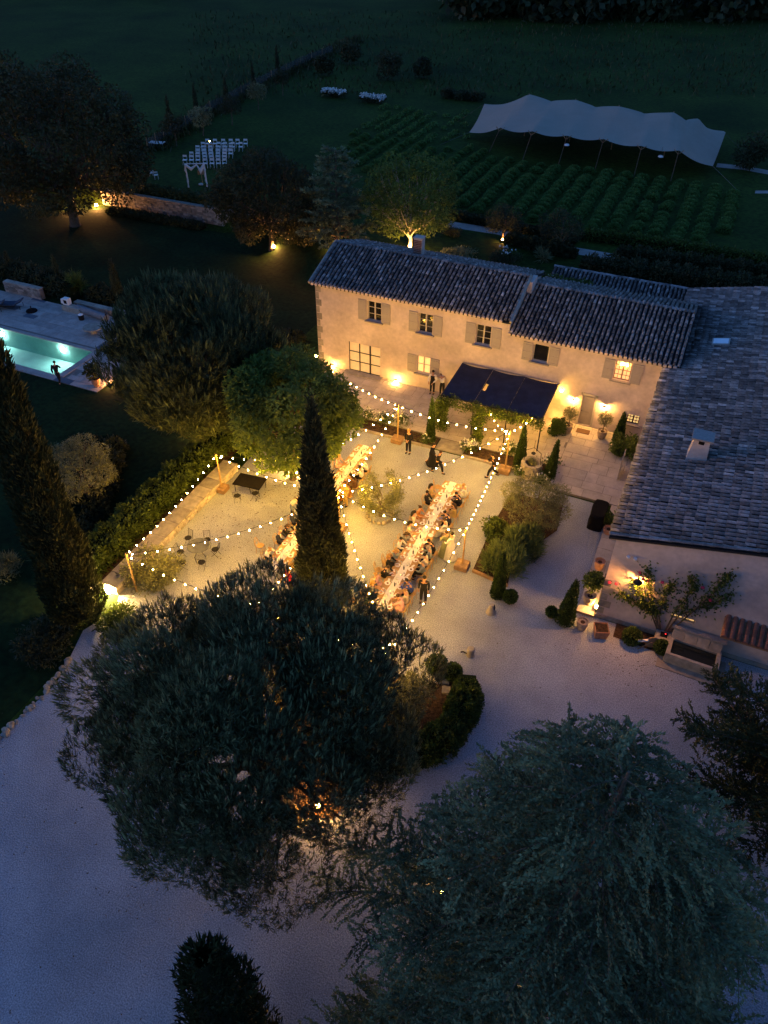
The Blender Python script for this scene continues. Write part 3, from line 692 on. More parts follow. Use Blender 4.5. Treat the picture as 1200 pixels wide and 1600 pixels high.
# ---- low garden wall left of the yard, retaining wall beyond the lawn
def stonewall(name, label, cat, x0, x1, y0, y1, h, front, seed, sw=.34, sh=.17, cap=True, zb=0.0):
    """front: '-y' or '+x' face carries separate stones"""
    t = thing(name, label, cat, (0, 0, 0)); rd = random.Random(seed)
    mb = MB(); mb.box(x0+.03, x1-.03, y0+.03, y1-.03, zb-.2, zb+h-.04); mb.obj('core', m_joint, t)
    s = MB(); z = zb
    L = (y1-y0) if front == '+x' else (x1-x0)
    while z < zb+h-.05:
        hh = min(sh*rd.uniform(.8, 1.2), zb+h-.02-z); a = 0
        while a < L-.05:
            ww = min(sw*rd.uniform(.6, 1.5), L-a); pr = rd.uniform(.0, .05)
            if front == '+x': s.cbox(x1-.05+pr/2, y0+a+ww/2, z+hh/2, .12+pr, ww-.02, hh-.02, jit=.012, rnd=rd, tint=rd.random())
            else: s.cbox(x0+a+ww/2, y0+.05-pr/2, z+hh/2, ww-.02, .12+pr, hh-.02, jit=.012, rnd=rd, tint=rd.random())
            a += ww
        z += hh
    o = s.obj('stones', m_stoned if front == '-y' else m_stone, t, tint=True); o['kind'] = 'stuff'
    if cap:
        a = 0
        while a < L-.05:
            ww = min(rd.uniform(.7, 1.3), L-a); c = MB()
            if front == '+x': c.cbox(0, 0, 0, x1-x0+.06, ww-.03, .07, jit=.012, rnd=rd); c.obj('coping_stone', m_stone, t, ((x0+x1)/2, y0+a+ww/2, zb+h))
            else: c.cbox(0, 0, 0, ww-.03, y1-y0+.06, .07, jit=.012, rnd=rd); c.obj('coping_stone', m_stone, t, (x0+a+ww/2, (y0+y1)/2, zb+h))
            a += ww
    return t
stonewall('garden_wall', 'low stone wall with flat coping between the left hedge and the gravel yard', 'wall', -23.4, -22.5, 18.7, 29.9, .50, '+x', 4)
stonewall('retaining_wall', 'rubble stone retaining wall below the ceremony lawn', 'wall', -60, -38, 63.45, 63.95, 1.55, '-y', 6, .45, .2)
stonewall('pool_wall', 'low rubble wall at the left back of the pool deck', 'wall', -53.5, -49.6, 43.05, 43.5, .9, '-y', 9, .4, .2)
stonewall('pool_wall', 'low rubble wall at the right back of the pool deck', 'wall', -46.2, -38.5, 43.05, 43.5, .5, '-y', 10, .4, .2)
# ================================================================ FOLIAGE
l_pine = leafmat('pine_needles', (0.07, 0.074, 0.030), (0.20, 0.22, 0.10), .15, .75)
l_pine2 = leafmat('dull_pine_needles', (0.035, 0.050, 0.020), (0.10, 0.13, 0.055), .15, .5)
l_cedar = leafmat('blue_cedar_needles', (0.045, 0.062, 0.032), (0.22, 0.27, 0.13), .12, .5)
l_broad = leafmat('broad_leaves', (0.065, 0.105, 0.02), (0.19, 0.26, 0.05), .35, .45)
l_dark = leafmat('dark_leaves', (0.035, 0.042, 0.018), (0.06, 0.07, 0.028), .3, .5)
l_cyp = leafmat('cypress_leaves', (0.03, 0.038, 0.018), (0.07, 0.085, 0.036), .12, .55)
l_cypb = leafmat('brownish_cypress_leaves', (0.030, 0.040, 0.014), (0.055, 0.065, 0.02), .12, .5)
l_olive = leafmat('olive_leaves', (0.12, 0.13, 0.055), (0.24, 0.25, 0.12), .25, .4)
l_hedge = leafmat('hedge_leaves', (0.045, 0.075, 0.014), (0.10, 0.145, 0.028), .3, .5)
l_box = leafmat('box_leaves', (0.03, 0.06, 0.012), (0.06, 0.10, 0.02), .2, .5)
l_lav = leafmat('lavender_blades', (0.075, 0.15, 0.035), (0.12, 0.22, 0.055), .2, .4)
l_grassb = leafmat('grass_blades', (0.05, 0.075, 0.03), (0.09, 0.12, 0.05), .2, .4)
l_ivy = leafmat('ivy_leaves', (0.05, 0.085, 0.015), (0.13, 0.17, 0.03), .3, .5)
l_white = M('white_petals', (0.72, 0.72, 0.68), .7, .05, 20, tint=.2)
l_pink = M('pink_petals', (0.62, 0.06, 0.12), .7, .2, 20)
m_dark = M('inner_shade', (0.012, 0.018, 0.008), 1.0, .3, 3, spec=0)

def lobes(c, R, n, lr, rng, zmin=-.9, squash=1.0, inner=.72, jit=.14):
    i = np.arange(n)+.5; ph = np.arccos(1-2*i/n); th = math.pi*(1+5**.5)*i
    d = np.stack([np.cos(th)*np.sin(ph), np.sin(th)*np.sin(ph), np.cos(ph)], 1)+rng.normal(0, jit, (n, 3)); d = unit(d)
    d = d[d[:, 2] > zmin]
    C = np.array(c)+d*np.array(R)*inner*rng.uniform(.85, 1.12, (len(d), 1))
    return C, lr*rng.uniform(.65, 1.25, len(d)), d
def crown_pts(c, R, n, lr, N, rng, zmin=-.9, inner=.72, shell=.5, extra=(), jit=.14):
    C, r, d = lobes(c, R, n, lr, rng, zmin, inner=inner, jit=jit)
    for e_ in extra: C = np.concatenate([C, [e_[:3]]]); r = np.concatenate([r, [e_[3]]])
    w = r**2; k = rng.choice(len(C), N, p=w/w.sum()); dd = sph(N, rng)
    rad = rng.uniform(shell, 1.0, N)**.6
    P = C[k]+dd*(r[k]*rad)[:, None]*np.array([1, 1, .85])
    # drop most points buried towards the middle of the crown
    e = np.linalg.norm((P-np.array(c))/np.array(R), axis=1)
    keep = (e > .5) | (rng.random(N) < .25)
    return P[keep], dd[keep], k[keep], C, r
def broadleaf(name, c, R, n, lr, N, L, mat, seed, zmin=-.8, inner=.72, shape=.45):
    rg = np.random.default_rng(seed); P, D, k, C, r = crown_pts(c, R, n, lr, N, rg, zmin, inner)
    ct = rg.uniform(.15, .85, len(C))
    V, Q, t = leaves(P, D*.6+rg.normal(0, .6, P.shape)+np.array([0, 0, -.15]), rg.uniform(.7, 1.3, len(P))*L, rg.uniform(.7, 1.3, len(P))*L*shape, rg, ct[k])
    return npmesh(name, V, Q, t, mat), C, r
def pinecrown(name, c, R, n, lr, N, L, mat, seed, zmin=-.8, per=12, wd=.10, updir=1.0, inner=.72, extra=(), jit=.14):
    rg = np.random.default_rng(seed); P, D, k, C, r = crown_pts(c, R, n, lr, N, rg, zmin, inner, shell=.72, extra=extra, jit=jit)
    LD = rg.normal(0, .22, (len(C), 3))[k]
    S = unit(D*.45+np.array([0, 0, updir])+LD+rg.normal(0, .12, P.shape))     # shoot direction, upright and alike within one clump
    ct = rg.uniform(.0, .45, len(C))[k]+rg.normal(0, .10, len(P))
    parts = []
    for q in range(per):
        off = rg.uniform(0, .8, (len(P), 1))*L*1.1
        spread = unit(S+rg.normal(0, .42, P.shape))
        parts.append(leaves(P+S*off, spread, rg.uniform(.7, 1.2, len(P))*L, np.full(len(P), L*wd), rg, np.clip(ct+.3*(off[:, 0]/(L)), 0, 1)))
    # needle candles: pale tips, brightened to paint light on the clump tops
    cs_ = rg.random(len(P)) < .45; Pc, Sc = P[cs_], S[cs_]
    for q in range(2): parts.append(leaves(Pc+Sc*L*.7+rg.normal(0, .10, Pc.shape)*L, Sc+np.array([0, 0, .5]), rg.uniform(1.0, 1.7, len(Pc))*L, np.full(len(Pc), L*.20), rg, np.full(len(Pc), .95)))
    V, Q, t = join(parts)
    return npmesh(name, V, Q, t, mat), C, r
def limbs(mb, base, C, r, rng, hub, tr=.25, lr=.10, keep=1.0, droop=0.0, n=7):
    base = Vector(base); hub = Vector(hub)
    mid = base.lerp(hub, .5)+Vector((rng.normal(0, .12), rng.normal(0, .12), 0))
    mb.tube([base-Vector((0, 0, .2)), base+Vector((0, 0, .15)), mid, hub], [tr*1.35, tr*1.05, tr*.85, tr*.6], 9)
    for c, rr in zip(C, r):
        if rng.random() > keep: continue
        c = Vector(c); s = base.lerp(hub, rng.uniform(.55, 1.0)); m = s.lerp(c, .5)+Vector((rng.normal(0, .25), rng.normal(0, .25), rng.normal(0, .2)-droop))
        mb.tube([s, m, c], [lr, lr*.7, lr*.25], 5, cap=False)
        for _ in range(2):
            e = c+Vector(rng.uniform(-.5, .5, 3))*rr; mb.tube([m.lerp(c, .5), e], [lr*.35, lr*.1], 4, cap=False)
def tree(name, label, base, crown, C, r, hub, tr, lr, keep=.6, cat='tree', bark=None, seed=1, group=None, crownlabel=None, droop=0):
    t = thing(name, label, cat, tuple(base), group=group); o = Vector(base)
    rg = np.random.default_rng(seed); mb = MB()
    limbs(mb, (0, 0, 0), [Vector(c)-o for c in C], r, rg, Vector(hub)-o, tr, lr, keep, droop)
    mb.obj('trunk', bark or m_bark, t)
    k = link('crown', crown, t, -o)
    return t

# ---- 1 the big umbrella pine
b0 = g(455, 1275)
c0 = (b0.x-.30, b0.y-.75, 6.55)
ex_ = [(*g(px, py, z), r_) for px, py, z, r_ in ((405, 1345, 4.2, 1.15), (375, 1320, 4.6, 1.0), (205, 1035, 7.3, 1.2), (270, 990, 8.2, 1.2), (585, 1015, 8.2, 1.3), (635, 1045, 7.2, 1.25), (160, 1180, 6.0, 1.2), (270, 1285, 4.6, 1.1), (560, 1215, 5.0, 1.2), (370, 965, 9.8, 1.2), (150, 1085, 7.0, 1.1))]
me, C, r = pinecrown('crown', c0, (5.0, 4.9, 4.2), 84, 1.4, 36000, .25, l_pine, 101, zmin=-.62, per=7, inner=.80, extra=ex_, jit=.15)
tree('umbrella_pine', 'huge dark green umbrella pine in the foreground beside the gravel drive', b0, me, C, r, (c0[0], c0[1], 6.2), .34, .11, .8, bark=m_bark, seed=3)
# ---- 2 blue cedar bottom right
def cedar(name, base, H, R, nl, mat, seed, droop=.35, twig=1.0, step=.30, nsz=.14, z0=1.2, bark=None, nd_=3, wd=.42, den=.065):
    rg = np.random.default_rng(seed); base = np.array(base)
    Pp, Dd, Tt = [], [], []
    mb = MB(); mb.tube([(0, 0, -.2), (0, 0, H*.5), (.1, 0, H)], [R*.055, R*.035, .03], 8)
    for i in range(nl):
        f = (i+.5)/nl; z = z0+(H-z0)*f**1.05; az = i*2.39996+rg.normal(0, .25)
        Ll = (R*(1-f**1.15)**.62+.6)*rg.uniform(.72, 1.12)
        h = np.array([math.cos(az), math.sin(az), 0]); side = np.array([-h[1], h[0], 0])
        rise = rg.uniform(.10, .38); nseg = 9
        pts = []; bend = rg.normal(0, .12)
        for s in range(nseg+1):
            u = s/nseg; pts.append(np.array([0, 0, z])+h*Ll*u+side*bend*Ll*u*u+np.array([0, 0, Ll*(rise*u-droop*1.5*u**2.1)]))
        mb.tube([tuple(p) for p in pts], [max(.012, .05*(1-s/nseg)*Ll/R*1.4) for s in range(nseg+1)], 4, cap=False)
        nb = int(Ll/step)
        ct = rg.uniform(.2, .8)
        for j in range(nb*2):
            u = (.15+.85*(j//2+rg.random())/nb); u = min(u, .999); s = u*nseg; a = int(s); p = pts[a]*(1-(s-a))+pts[a+1]*(s-a)
            sd = 1 if j % 2 else -1
            tl = twig*rg.uniform(.5, 1.25)*(.35+.65*math.sin(math.pi*min(1, u*.85+.12)))
            d0 = h*rg.uniform(.25, .95)+side*sd*rg.uniform(.35, 1.0)+np.array([0, 0, rg.uniform(-.15, .3)]); d0 /= np.linalg.norm(d0)
            m = max(4, int(tl/den)); uu = (np.arange(m)/m)[:, None]
            line = p+d0*tl*uu+np.array([0, 0, -1])*tl*droop*rg.uniform(.6, 2.2)*uu**2+side*rg.normal(0, .12)*tl*uu**2
            if rg.random() < .25: mb.tube([tuple(line[0]), tuple(line[m//2]), tuple(line[-1])], [.012, .01, .006], 3, cap=False)
            for q in range(nd_):
                Pp.append(line+rg.normal(0, .018, line.shape)); dd = d0*.9+rg.normal(0, .42, line.shape)+np.array([0, 0, .2]); Dd.append(dd)
                Tt.append(np.full(m, ct*.45)+uu[:, 0]*.35+u*.25)  # paler growth at tips; darker inner twigs paint the crown's shade
    P = np.concatenate(Pp); D = np.concatenate(Dd); T = np.concatenate(Tt)
    V, Q, t = leaves(P, D, rg.uniform(.7, 1.3, len(P))*nsz, rg.uniform(.7, 1.2, len(P))*nsz*wd, rg, T)
    print('cedar', len(P))
    return npmesh('crown', V, Q, t, mat), mb
def conifer(name, label, base, *a, bark=None, group=None, **k):
    me, mb = cedar(name, base, *a, **k)
    t = thing(name, label, 'tree', tuple(base), group=group); mb.obj('trunk', bark or m_bark, t); link('crown', me, t, (0, 0, 0)); return t
bc = g(815, 1610)
conifer('blue_cedar', 'wide drooping blue cedar filling the bottom right corner', bc, 15.2, 7.0, 104, l_cedar, 202, droop=.36, twig=1.5, step=.17, nsz=.088, nd_=3, den=.046, wd=.6)
b = g(1215, 1300)
conifer('dark_fir', 'dark spreading conifer at the right edge below the basin', b, 8.8, 4.6, 85, l_cypb, 203, droop=.04, twig=1.1, step=.20, nsz=.14, nd_=3, den=.055)
# ---- cypresses
def cypress_mesh(H, R, N, seed, mat, leafL=.34, prof=None, wob=.10, wd=.22):
    rg = np.random.default_rng(seed)
    prof = prof or (lambda u: (np.minimum(1, u*9+.35))*(1-u)**.62*(1+.25*u))
    u = rg.random(N*3); w = prof(u); u = u[rg.random(len(u)) < w/w.max()][:N]; n = len(u)
    th = rg.uniform(0, 2*math.pi, n)
    lump = 1+wob*np.sin(th*3+u*23+seed)+wob*.8*np.sin(th*5-u*41)+wob*.5*np.sin(th*2+u*9)
    rr = R*prof(u)/1.0*lump*(1-rg.random(n)**3*.35)
    h = np.stack([np.cos(th), np.sin(th), np.zeros(n)], 1)
    P = h*rr[:, None]; P[:, 2] = u*H
    D = h*.35+np.array([0, 0, 1.0])+rg.normal(0, .28, (n, 3))
    cl = .5+.5*np.sin(th*7+u*60)*np.sin(u*33+th*2)
    V, Q, t = leaves(P-np.array([0, 0, leafL*.3]), D, rg.uniform(.6, 1.3, n)*leafL, rg.uniform(.6, 1.2, n)*leafL*wd, rg, cl*.7+.1)
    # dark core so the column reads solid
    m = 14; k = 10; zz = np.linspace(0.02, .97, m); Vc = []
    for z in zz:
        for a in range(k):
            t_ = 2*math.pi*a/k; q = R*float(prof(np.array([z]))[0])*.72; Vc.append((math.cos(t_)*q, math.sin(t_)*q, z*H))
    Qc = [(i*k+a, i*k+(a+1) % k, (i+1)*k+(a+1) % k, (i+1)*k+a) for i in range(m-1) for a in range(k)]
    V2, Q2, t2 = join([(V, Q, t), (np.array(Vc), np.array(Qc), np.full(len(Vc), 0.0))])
    return npmesh('crown', V2, Q2, t2, mat)
def cypress(name, label, base, H, R, N, seed, mat=None, group=None, lean=(0, 0), **k):
    t = thing(name, label, 'cypress', tuple(base), group=group)
    mb = MB(); mb.tube([(0, 0, -.1), (0, 0, H*.3)], [R*.18, R*.1], 6); mb.obj('trunk', m_bark, t)
    link('crown', cypress_mesh(H, R, N, seed, mat or l_cyp, **k), t)
    t.rotation_euler = (lean[0], lean[1], 0); return t
def taperprof(u): return np.minimum(1, u*6+.45)*np.clip(1-u, 0, 1)**.80*(1+.45*u*(1-u)*2)
cypress('tall_cypress', 'tall slender dark cypress rising between the two dining tables', g(507, 950), 12.2, 1.14, 15000, 5, leafL=.34, prof=taperprof, wob=.07)
cypress('giant_cypress', 'giant cypress on the left edge with its foot lit by a ground lamp', g(128, 962), 17.5, 1.28, 19000, 6, mat=l_cypb, leafL=.36, wob=.06,
        prof=lambda u: np.minimum(1, u*7+.6)*np.clip(1-u, 0, 1)**.42)
tp = g(314, 1490, 8.6)
cypress('broad_cypress', 'broad dark cypress with its top rising over the bottom edge', (tp.x, tp.y, 0), 8.7, 1.15, 13000, 8, mat=l_cypb, leafL=.26, wob=.17,
        prof=lambda u: np.minimum(1, u*7+.6)*np.clip(1-u, 0, 1)**.33)
# small clipped cypresses in the beds
def cone_(u): return np.clip(1-u, 0, 1)**.62*np.minimum(1, u*10+.65)
SC_ = [((672, 690), 3.3, .30, 'slim clipped cypress at the left corner of the pergola'),
       ((811, 728), 3.0, .36, 'slim clipped cypress left of the stone well'),
       ((857, 748), 2.9, .34, 'slim clipped cypress right of the stone well, leaning'),
       ((777, 932), 3.1, .36, 'narrow clipped cypress at the foot of the rosemary bed'),
       ((881, 972), 3.0, .46, 'fat clipped cypress cone alone on the gravel near the barn corner'),
       ((965, 690), 2.2, .36, 'clipped cypress against the house right of the front door')]
for i, (p, H, R, lb) in enumerate(SC_):
    cypress('clipped_cypress', lb, g(*p), H, R, 3200, 50+i, mat=l_box, leafL=.13, prof=cone_, wob=.02, wd=.35, lean=((0, .06) if i == 2 else (0, .05) if i == 4 else (0, 0)))
# far row of slim cypresses by the wire fence, each behind an olive sapling
FC = [((268, 205), 4.2), ((309, 187), 4.4), ((356, 172), 4.2), ((398, 150), 4.4), ((435, 122), 4.6)]
me = [cypress_mesh(H, .36, 900, 70+i, l_cyp, leafL=.3, prof=cone_) for i, (p, H) in enumerate(FC)]
ords = ['nearest', 'second', 'middle', 'fourth', 'farthest']
for i, (p, H) in enumerate(FC):
    q = g(p[0], p[1]+0, Z2)
    t = thing('pencil_cypress', '%s of the five pencil cypresses along the far lawn fence' % ords[i], 'cypress', tuple(q), group='pencil cypresses along the far fence')
    mb = MB(); mb.tube([(0, 0, 0), (0, 0, 1.2)], .06, 5); mb.obj('trunk', m_bark, t); link('crown', me[i], t)
for i, (p, r_) in enumerate([((276, 228), 1.5), ((318, 212), 1.3), ((363, 196), 1.2), ((404, 172), 1.1), ((442, 150), 1.0)]):
    q = g(p[0], p[1], Z2)
    m_, C, r = broadleaf('crown', (q.x, q.y, q.z+2.3), (r_, r_, r_*1.0), 9, .6, 1100, .26, l_olive if i % 2 else l_dark, 300+i)
    tree('young_olive', 'thin young olive in front of the %s pencil cypress' % ords[i], q, m_, C, r, (q.x, q.y, q.z+1.8), .06, .03, group='young olives along the far lawn')

# ---- broadleaf trees
b = g(458, 748)
m_, C, r = broadleaf('crown', (b.x+.25, b.y, 4.75), (3.45, 3.5, 3.6), 60, 1.0, 30000, .25, l_broad, 11, zmin=-.75, inner=.78)
tree('round_plane_tree', 'dense round broadleaf tree glowing green from the lights under it', b, m_, C, r, (b.x, b.y, 3.8), .2, .07, .5)
b = g(330, 690)
m_, C, r = pinecrown('crown', (b.x, b.y, 5.6), (5.0, 4.7, 4.6), 80, 1.3, 11000, .42, l_pine2, 12, zmin=-.7, per=10, wd=.10, inner=.78)
tree('stone_pine', 'dark stone pine between the pool and the round tree', b, m_, C, r, (b.x, b.y, 4.5), .3, .09, .7)
b = g(140, 788)
m_, C, r = broadleaf('crown', (b.x, b.y, 2.5), (2.1, 2.0, 1.9), 26, .65, 9000, .16, l_olive, 13, inner=.7, shape=.3)
tree('olive_tree', 'grey green olive tree on the dark lawn right of the giant cypress', b, m_, C, r, (b.x, b.y, 1.5), .12, .05)
b = g(118, 352)
m_, C, r = broadleaf('crown', (b.x-2.0, b.y+1, 7.2), (10.2, 8.5, 7.4), 120, 1.9, 42000, .34, l_dark, 14, zmin=-.8, inner=.80, shape=.5)
tree('great_oak', 'huge dark broadleaf tree in the top left corner above an orange lamp', b, m_, C, r, (b.x, b.y, 5), .5, .16, .5)
b = gt(425, 388)
m_, C, r = broadleaf('crown', (b.x, b.y, b.z+4.4), (5.5, 4.2, 4.0), 70, 1.2, 24000, .27, l_dark, 15, zmin=-.85, inner=.78)
tree('holm_oak', 'bushy dark oak right of the retaining wall', b, m_, C, r, (b.x, b.y, 3.5), .25, .09, .5)
conifer('small_blue_cedar', 'small blue cedar between the bushy oak and the lit tree', gt(528, 390), 8.3, 2.9, 60, l_cedar, 16, droop=.05, twig=1.0, step=.4, nsz=.27, z0=.6, nd_=2)
b = gt(640, 390)
m_, C, r = broadleaf('crown', (b.x, b.y, b.z+4.3), (4.2, 3.8, 3.8), 60, 1.1, 13000, .27, l_broad, 17, zmin=-.85, inner=.76)
tree('uplit_tree', 'loose broadleaf tree lit gold from a lamp at its trunk behind the roof', b, m_, C, r, (b.x, b.y, 3.2), .18, .07, .8, bark=m_barkw)
# courtyard round olive with open middle
b = g(594, 806)
rg = np.random.default_rng(18); nn = 60
a_ = rg.uniform(0, 2*math.pi, nn); C = np.stack([b.x+np.cos(a_)*1.05*rg.uniform(.75, 1.1, nn), b.y+np.sin(a_)*1.0*rg.uniform(.75, 1.1, nn), 1.55+rg.normal(0, .42, nn)], 1); r = rg.uniform(.28, .48, nn)
k = rg.integers(0, nn, 7000); P = C[k]+sph(7000, rg)*(r[k]*rg.random(7000)**.5)[:, None]
V, Q, t = leaves(P, rg.normal(0, .6, P.shape)+np.array([0, 0, .3]), rg.uniform(.09, .16, 7000), rg.uniform(.03, .05, 7000), rg, rg.uniform(.2, .8, nn)[k])
tree('courtyard_olive', 'small olive with an open middle inside a stone ring in the courtyard', b, npmesh('crown', V, Q, t, l_olive), C[::3], r[::3], (b.x, b.y, .5), .09, .035, .9, bark=m_bark)
t = thing('stone_ring', 'ring of small rocks round the foot of the courtyard olive', 'rocks', tuple(b)); rd = random.Random(3)
rk = []
for i in range(5):
    mb = MB(); mb.ell((0, 0, 0), (.15, .12, .10), 7, 5, jit=.18, rnd=rd); rk.append(mb.mesh('rock', m_stone))
for i in range(15): a = 2*math.pi*i/15; link('rock', rk[i % 5], t, (math.cos(a)*.72, math.sin(a)*.72, .07), rd.uniform(0, 6), rd.uniform(.8, 1.3))
# shrubs
def shrub(name, label, base, R, H, N, L, mat, seed, cat='shrub', shape=.35, group=None, lift=.0, nl=16, lr=None, up=0.0):
    rg = np.random.default_rng(seed); t = thing(name, label, cat, tuple(base), group=group)
    C = np.stack([rg.uniform(-1, 1, nl)*R*.62, rg.uniform(-1, 1, nl)*R*.62, rg.uniform(.25, .75, nl)*H+lift], 1); r = np.full(nl, (lr or R*.5))*rg.uniform(.7, 1.2, nl)
    k = rg.integers(0, nl, N); d = sph(N, rg); P = C[k]+d*(r[k]*rg.uniform(.5, 1, N))[:, None]*np.array([1, 1, min(1.2, H/R*.7)]); P[:, 2] = np.maximum(P[:, 2], .02)
    V, Q, tt = leaves(P, d*.6+rg.normal(0, .5, P.shape)+np.array([0, 0, up]), rg.uniform(.7, 1.3, N)*L, rg.uniform(.7, 1.3, N)*L*shape, rg, rg.uniform(.2, .8, nl)[k])
    link('foliage', npmesh('foliage', V, Q, tt, mat), t)
    mb = MB()
    for i in range(0, nl, 2): mb.tube([(C[i][0]*.12, C[i][1]*.12, -.03), tuple(C[i]*np.array([.6, .6, .6])), tuple(C[i])], [.03, .02, .008], 4, cap=False)
    mb.obj('stems', m_bark, t)
    return t
b = g(800, 862)
l_rose = leafmat('rosemary_leaves', (0.10, 0.14, 0.04), (0.22, 0.28, 0.09), .25, .4)
shrub('rosemary_bush', 'tall spiky rosemary bush in the kerbed bed beside the pole', g(785, 885), 1.05, 1.1, 5200, .42, l_rose, 21, shape=.10, up=.9)
shrub('rosemary_bush', 'upper half of the spiky rosemary in the kerbed bed, nearer the olive', g(818, 858), 1.05, 1.1, 5200, .40, l_rose, 22, shape=.10, up=.9)
shrub('lemon_shrub', 'bright green round leaved shrub at the left of the rosemary', g(772, 840), .75, 1.1, 1500, .16, l_ivy, 23, shape=.6)
b = g(832, 820)
m_, C, r = broadleaf('crown', (b.x, b.y, 1.7), (2.0, 1.7, 1.2), 26, .65, 11000, .13, l_olive, 24, zmin=-.7, shape=.3)
tree('bushy_olive', 'wide bushy olive above the rosemary between gravel and entrance paving', b, m_, C, r, (b.x, b.y, .9), .1, .05)
shrub('hydrangea', 'leafy shrub beside the folded gate against the barn wall', g(975, 712), .95, 1.5, 3200, .16, l_ivy, 25, shape=.6)
shrub('hydrangea', 'yellow green potted shrub at the barn eave beside the black cover', g(948, 822), .42, 1.0, 900, .14, l_ivy, 26, shape=.6)
shrub('round_shrub', 'dense dark shrub on the terrace beside the potted olive', g(869, 682), .55, 1.4, 2600, .13, l_box, 27, shape=.5)
shrub('grey_shrub', 'pale shrub under the lit post at the near left corner of the yard', g(240, 902), 1.35, 1.0, 4200, .17, l_olive, 28, shape=.4)
shrub('grey_shrub', 'low shrub lit by the ground lamp at the foot of the giant cypress', g(190, 985), 1.2, .7, 3200, .17, l_hedge, 29, shape=.4)
shrub('dark_shrub', 'low dark shrub above the rock edging at the left edge', g(70, 1010), 1.5, .8, 3000, .2, l_dark, 30)
shrub('dark_shrub', 'spiky dark plant on the lawn at the left edge', g(10, 895), .8, .8, 1200, .35, l_olive, 31, shape=.1, up=.8)
shrub('pine_undergrowth', 'grey green bush between the umbrella pine and the crescent hedge', g(632, 1110), 1.0, 2.2, 6500, .16, l_olive, 32, shape=.35)
# crescent hedge
def hedge(name, label, path, w, h, N, L, mat, seed, cat='hedge', core=True, ztop=None, group=None, zb=0.0):
    rg = np.random.default_rng(seed); P = [Vector((p[0], p[1], zb if len(p) < 3 else p[2])) for p in path]
    t = thing(name, label, cat, tuple(P[0]), group=group); o = np.array(P[0])
    seg = [(P[i+1]-P[i]).length for i in range(len(P)-1)]; tot = sum(seg)
    s = rg.random(N)*tot; cum = np.concatenate([[0], np.cumsum(seg)]); i = np.clip(np.searchsorted(cum, s)-1, 0, len(seg)-1)
    A = np.array([tuple(p) for p in P]); f = ((s-cum[i])/np.array(seg)[i])[:, None]; c = A[i]*(1-f)+A[i+1]*f
    d = unit(A[i+1]-A[i]); n = np.stack([-d[:, 1], d[:, 0], np.zeros(N)], 1)
    ph = rg.uniform(0, math.pi, N); e = np.minimum(1, np.minimum(s, tot-s)/(w*.5)+.25)**.5
    bump = 1+.10*np.sin(s*3.1+seed)+.07*np.sin(s*7.7)+rg.normal(0, .03, N)
    rad = (1-rg.random(N)**2*.3)*e*bump
    x = np.sign(np.cos(ph))*np.abs(np.cos(ph))**.6*w*.5*rad; z = np.abs(np.sin(ph))**.6*h*rad
    Pt = c+n*x[:, None]; Pt[:, 2] += z
    out = n*np.cos(ph)[:, None]+np.array([0, 0, 1])*np.sin(ph)[:, None]
    V, Q, tt = leaves(Pt-o, out*.6+rg.normal(0, .5, Pt.shape), rg.uniform(.7, 1.3, N)*L, rg.uniform(.7, 1.3, N)*L*.5, rg, .5+.35*np.sin(s*5)*np.sin(ph*6))
    link('foliage', npmesh('foliage', V, Q, tt, mat), t)
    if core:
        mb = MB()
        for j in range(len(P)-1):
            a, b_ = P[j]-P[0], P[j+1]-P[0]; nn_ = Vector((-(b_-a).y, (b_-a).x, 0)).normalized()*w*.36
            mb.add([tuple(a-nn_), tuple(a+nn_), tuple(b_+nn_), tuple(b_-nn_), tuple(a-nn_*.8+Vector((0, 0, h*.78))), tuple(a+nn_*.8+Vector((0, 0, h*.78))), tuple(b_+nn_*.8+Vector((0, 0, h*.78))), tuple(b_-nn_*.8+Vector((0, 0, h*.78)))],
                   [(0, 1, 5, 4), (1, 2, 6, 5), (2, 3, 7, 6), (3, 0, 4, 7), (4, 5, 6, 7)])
        mb.obj('shade_core', m_dark, t)  # solid dark block painted for the shade inside the hedge
    return t
hedge('crescent_hedge', 'curved clipped hedge wrapping the right side of the pine bed', gp([(728, 1072), (727, 1105), (712, 1142), (684, 1170), (648, 1186), (606, 1192)]), 1.35, 1.05, 14000, .13, l_box, 41)
hedge('left_hedge', 'long loose hedge behind the low wall with string lights above', [(-25.0, 18.2), (-24.9, 25), (-24.8, 33.0)], 1.9, 1.2, 15000, .19, l_hedge, 42)
HB = [([(700, 338), (760, 352), (850, 368), (900, 380)], 1.0, .6, 'low dark hedge above the garden path, left part'),
      ([(905, 372), (1000, 383), (1100, 398), (1200, 415)], 1.3, .8, 'low dark hedge above the garden path, right part'),
      ([(790, 378), (860, 394), (900, 402)], 1.2, .8, 'dark hedge below the garden path near the lawn'),
      ([(905, 425), (985, 436), (1080, 450), (1200, 466)], 2.2, 1.5, 'thick hedge behind the rear wing and barn roof'),
      ([(960, 408), (1080, 424), (1200, 440)], 1.4, 1.3, 'second hedge row along the garden path behind the barn')]
for i, (pth, w, h, lb) in enumerate(HB):
    hedge('garden_hedge', lb, [tuple(g(a, b_, Z2)) for a, b_ in pth], w, h, 5000, .26, l_hedge if i == 1 else l_dark, 60+i, group=None)
hedge('wall_planting', 'loose planting along the foot of the retaining wall', [(-58, 61.9), (-46.5, 62.1)], 1.1, .4, 4000, .3, l_dark, 71)
hedge('lawn_grass_edge', 'tall pale grass along the top of the retaining wall', [(-56, 65.0, 1.5), (-44.5, 65.0, 1.5)], 1.0, .5, 4000, .4, l_grassb, 72, cat='grass', core=False)
hedge('pool_planting', 'dark clipped planting behind the pool deck', [(-62, 45.2), (-49.5, 45.0), (-47, 44.6)], 2.4, 1.5, 5000, .25, l_dark, 73)
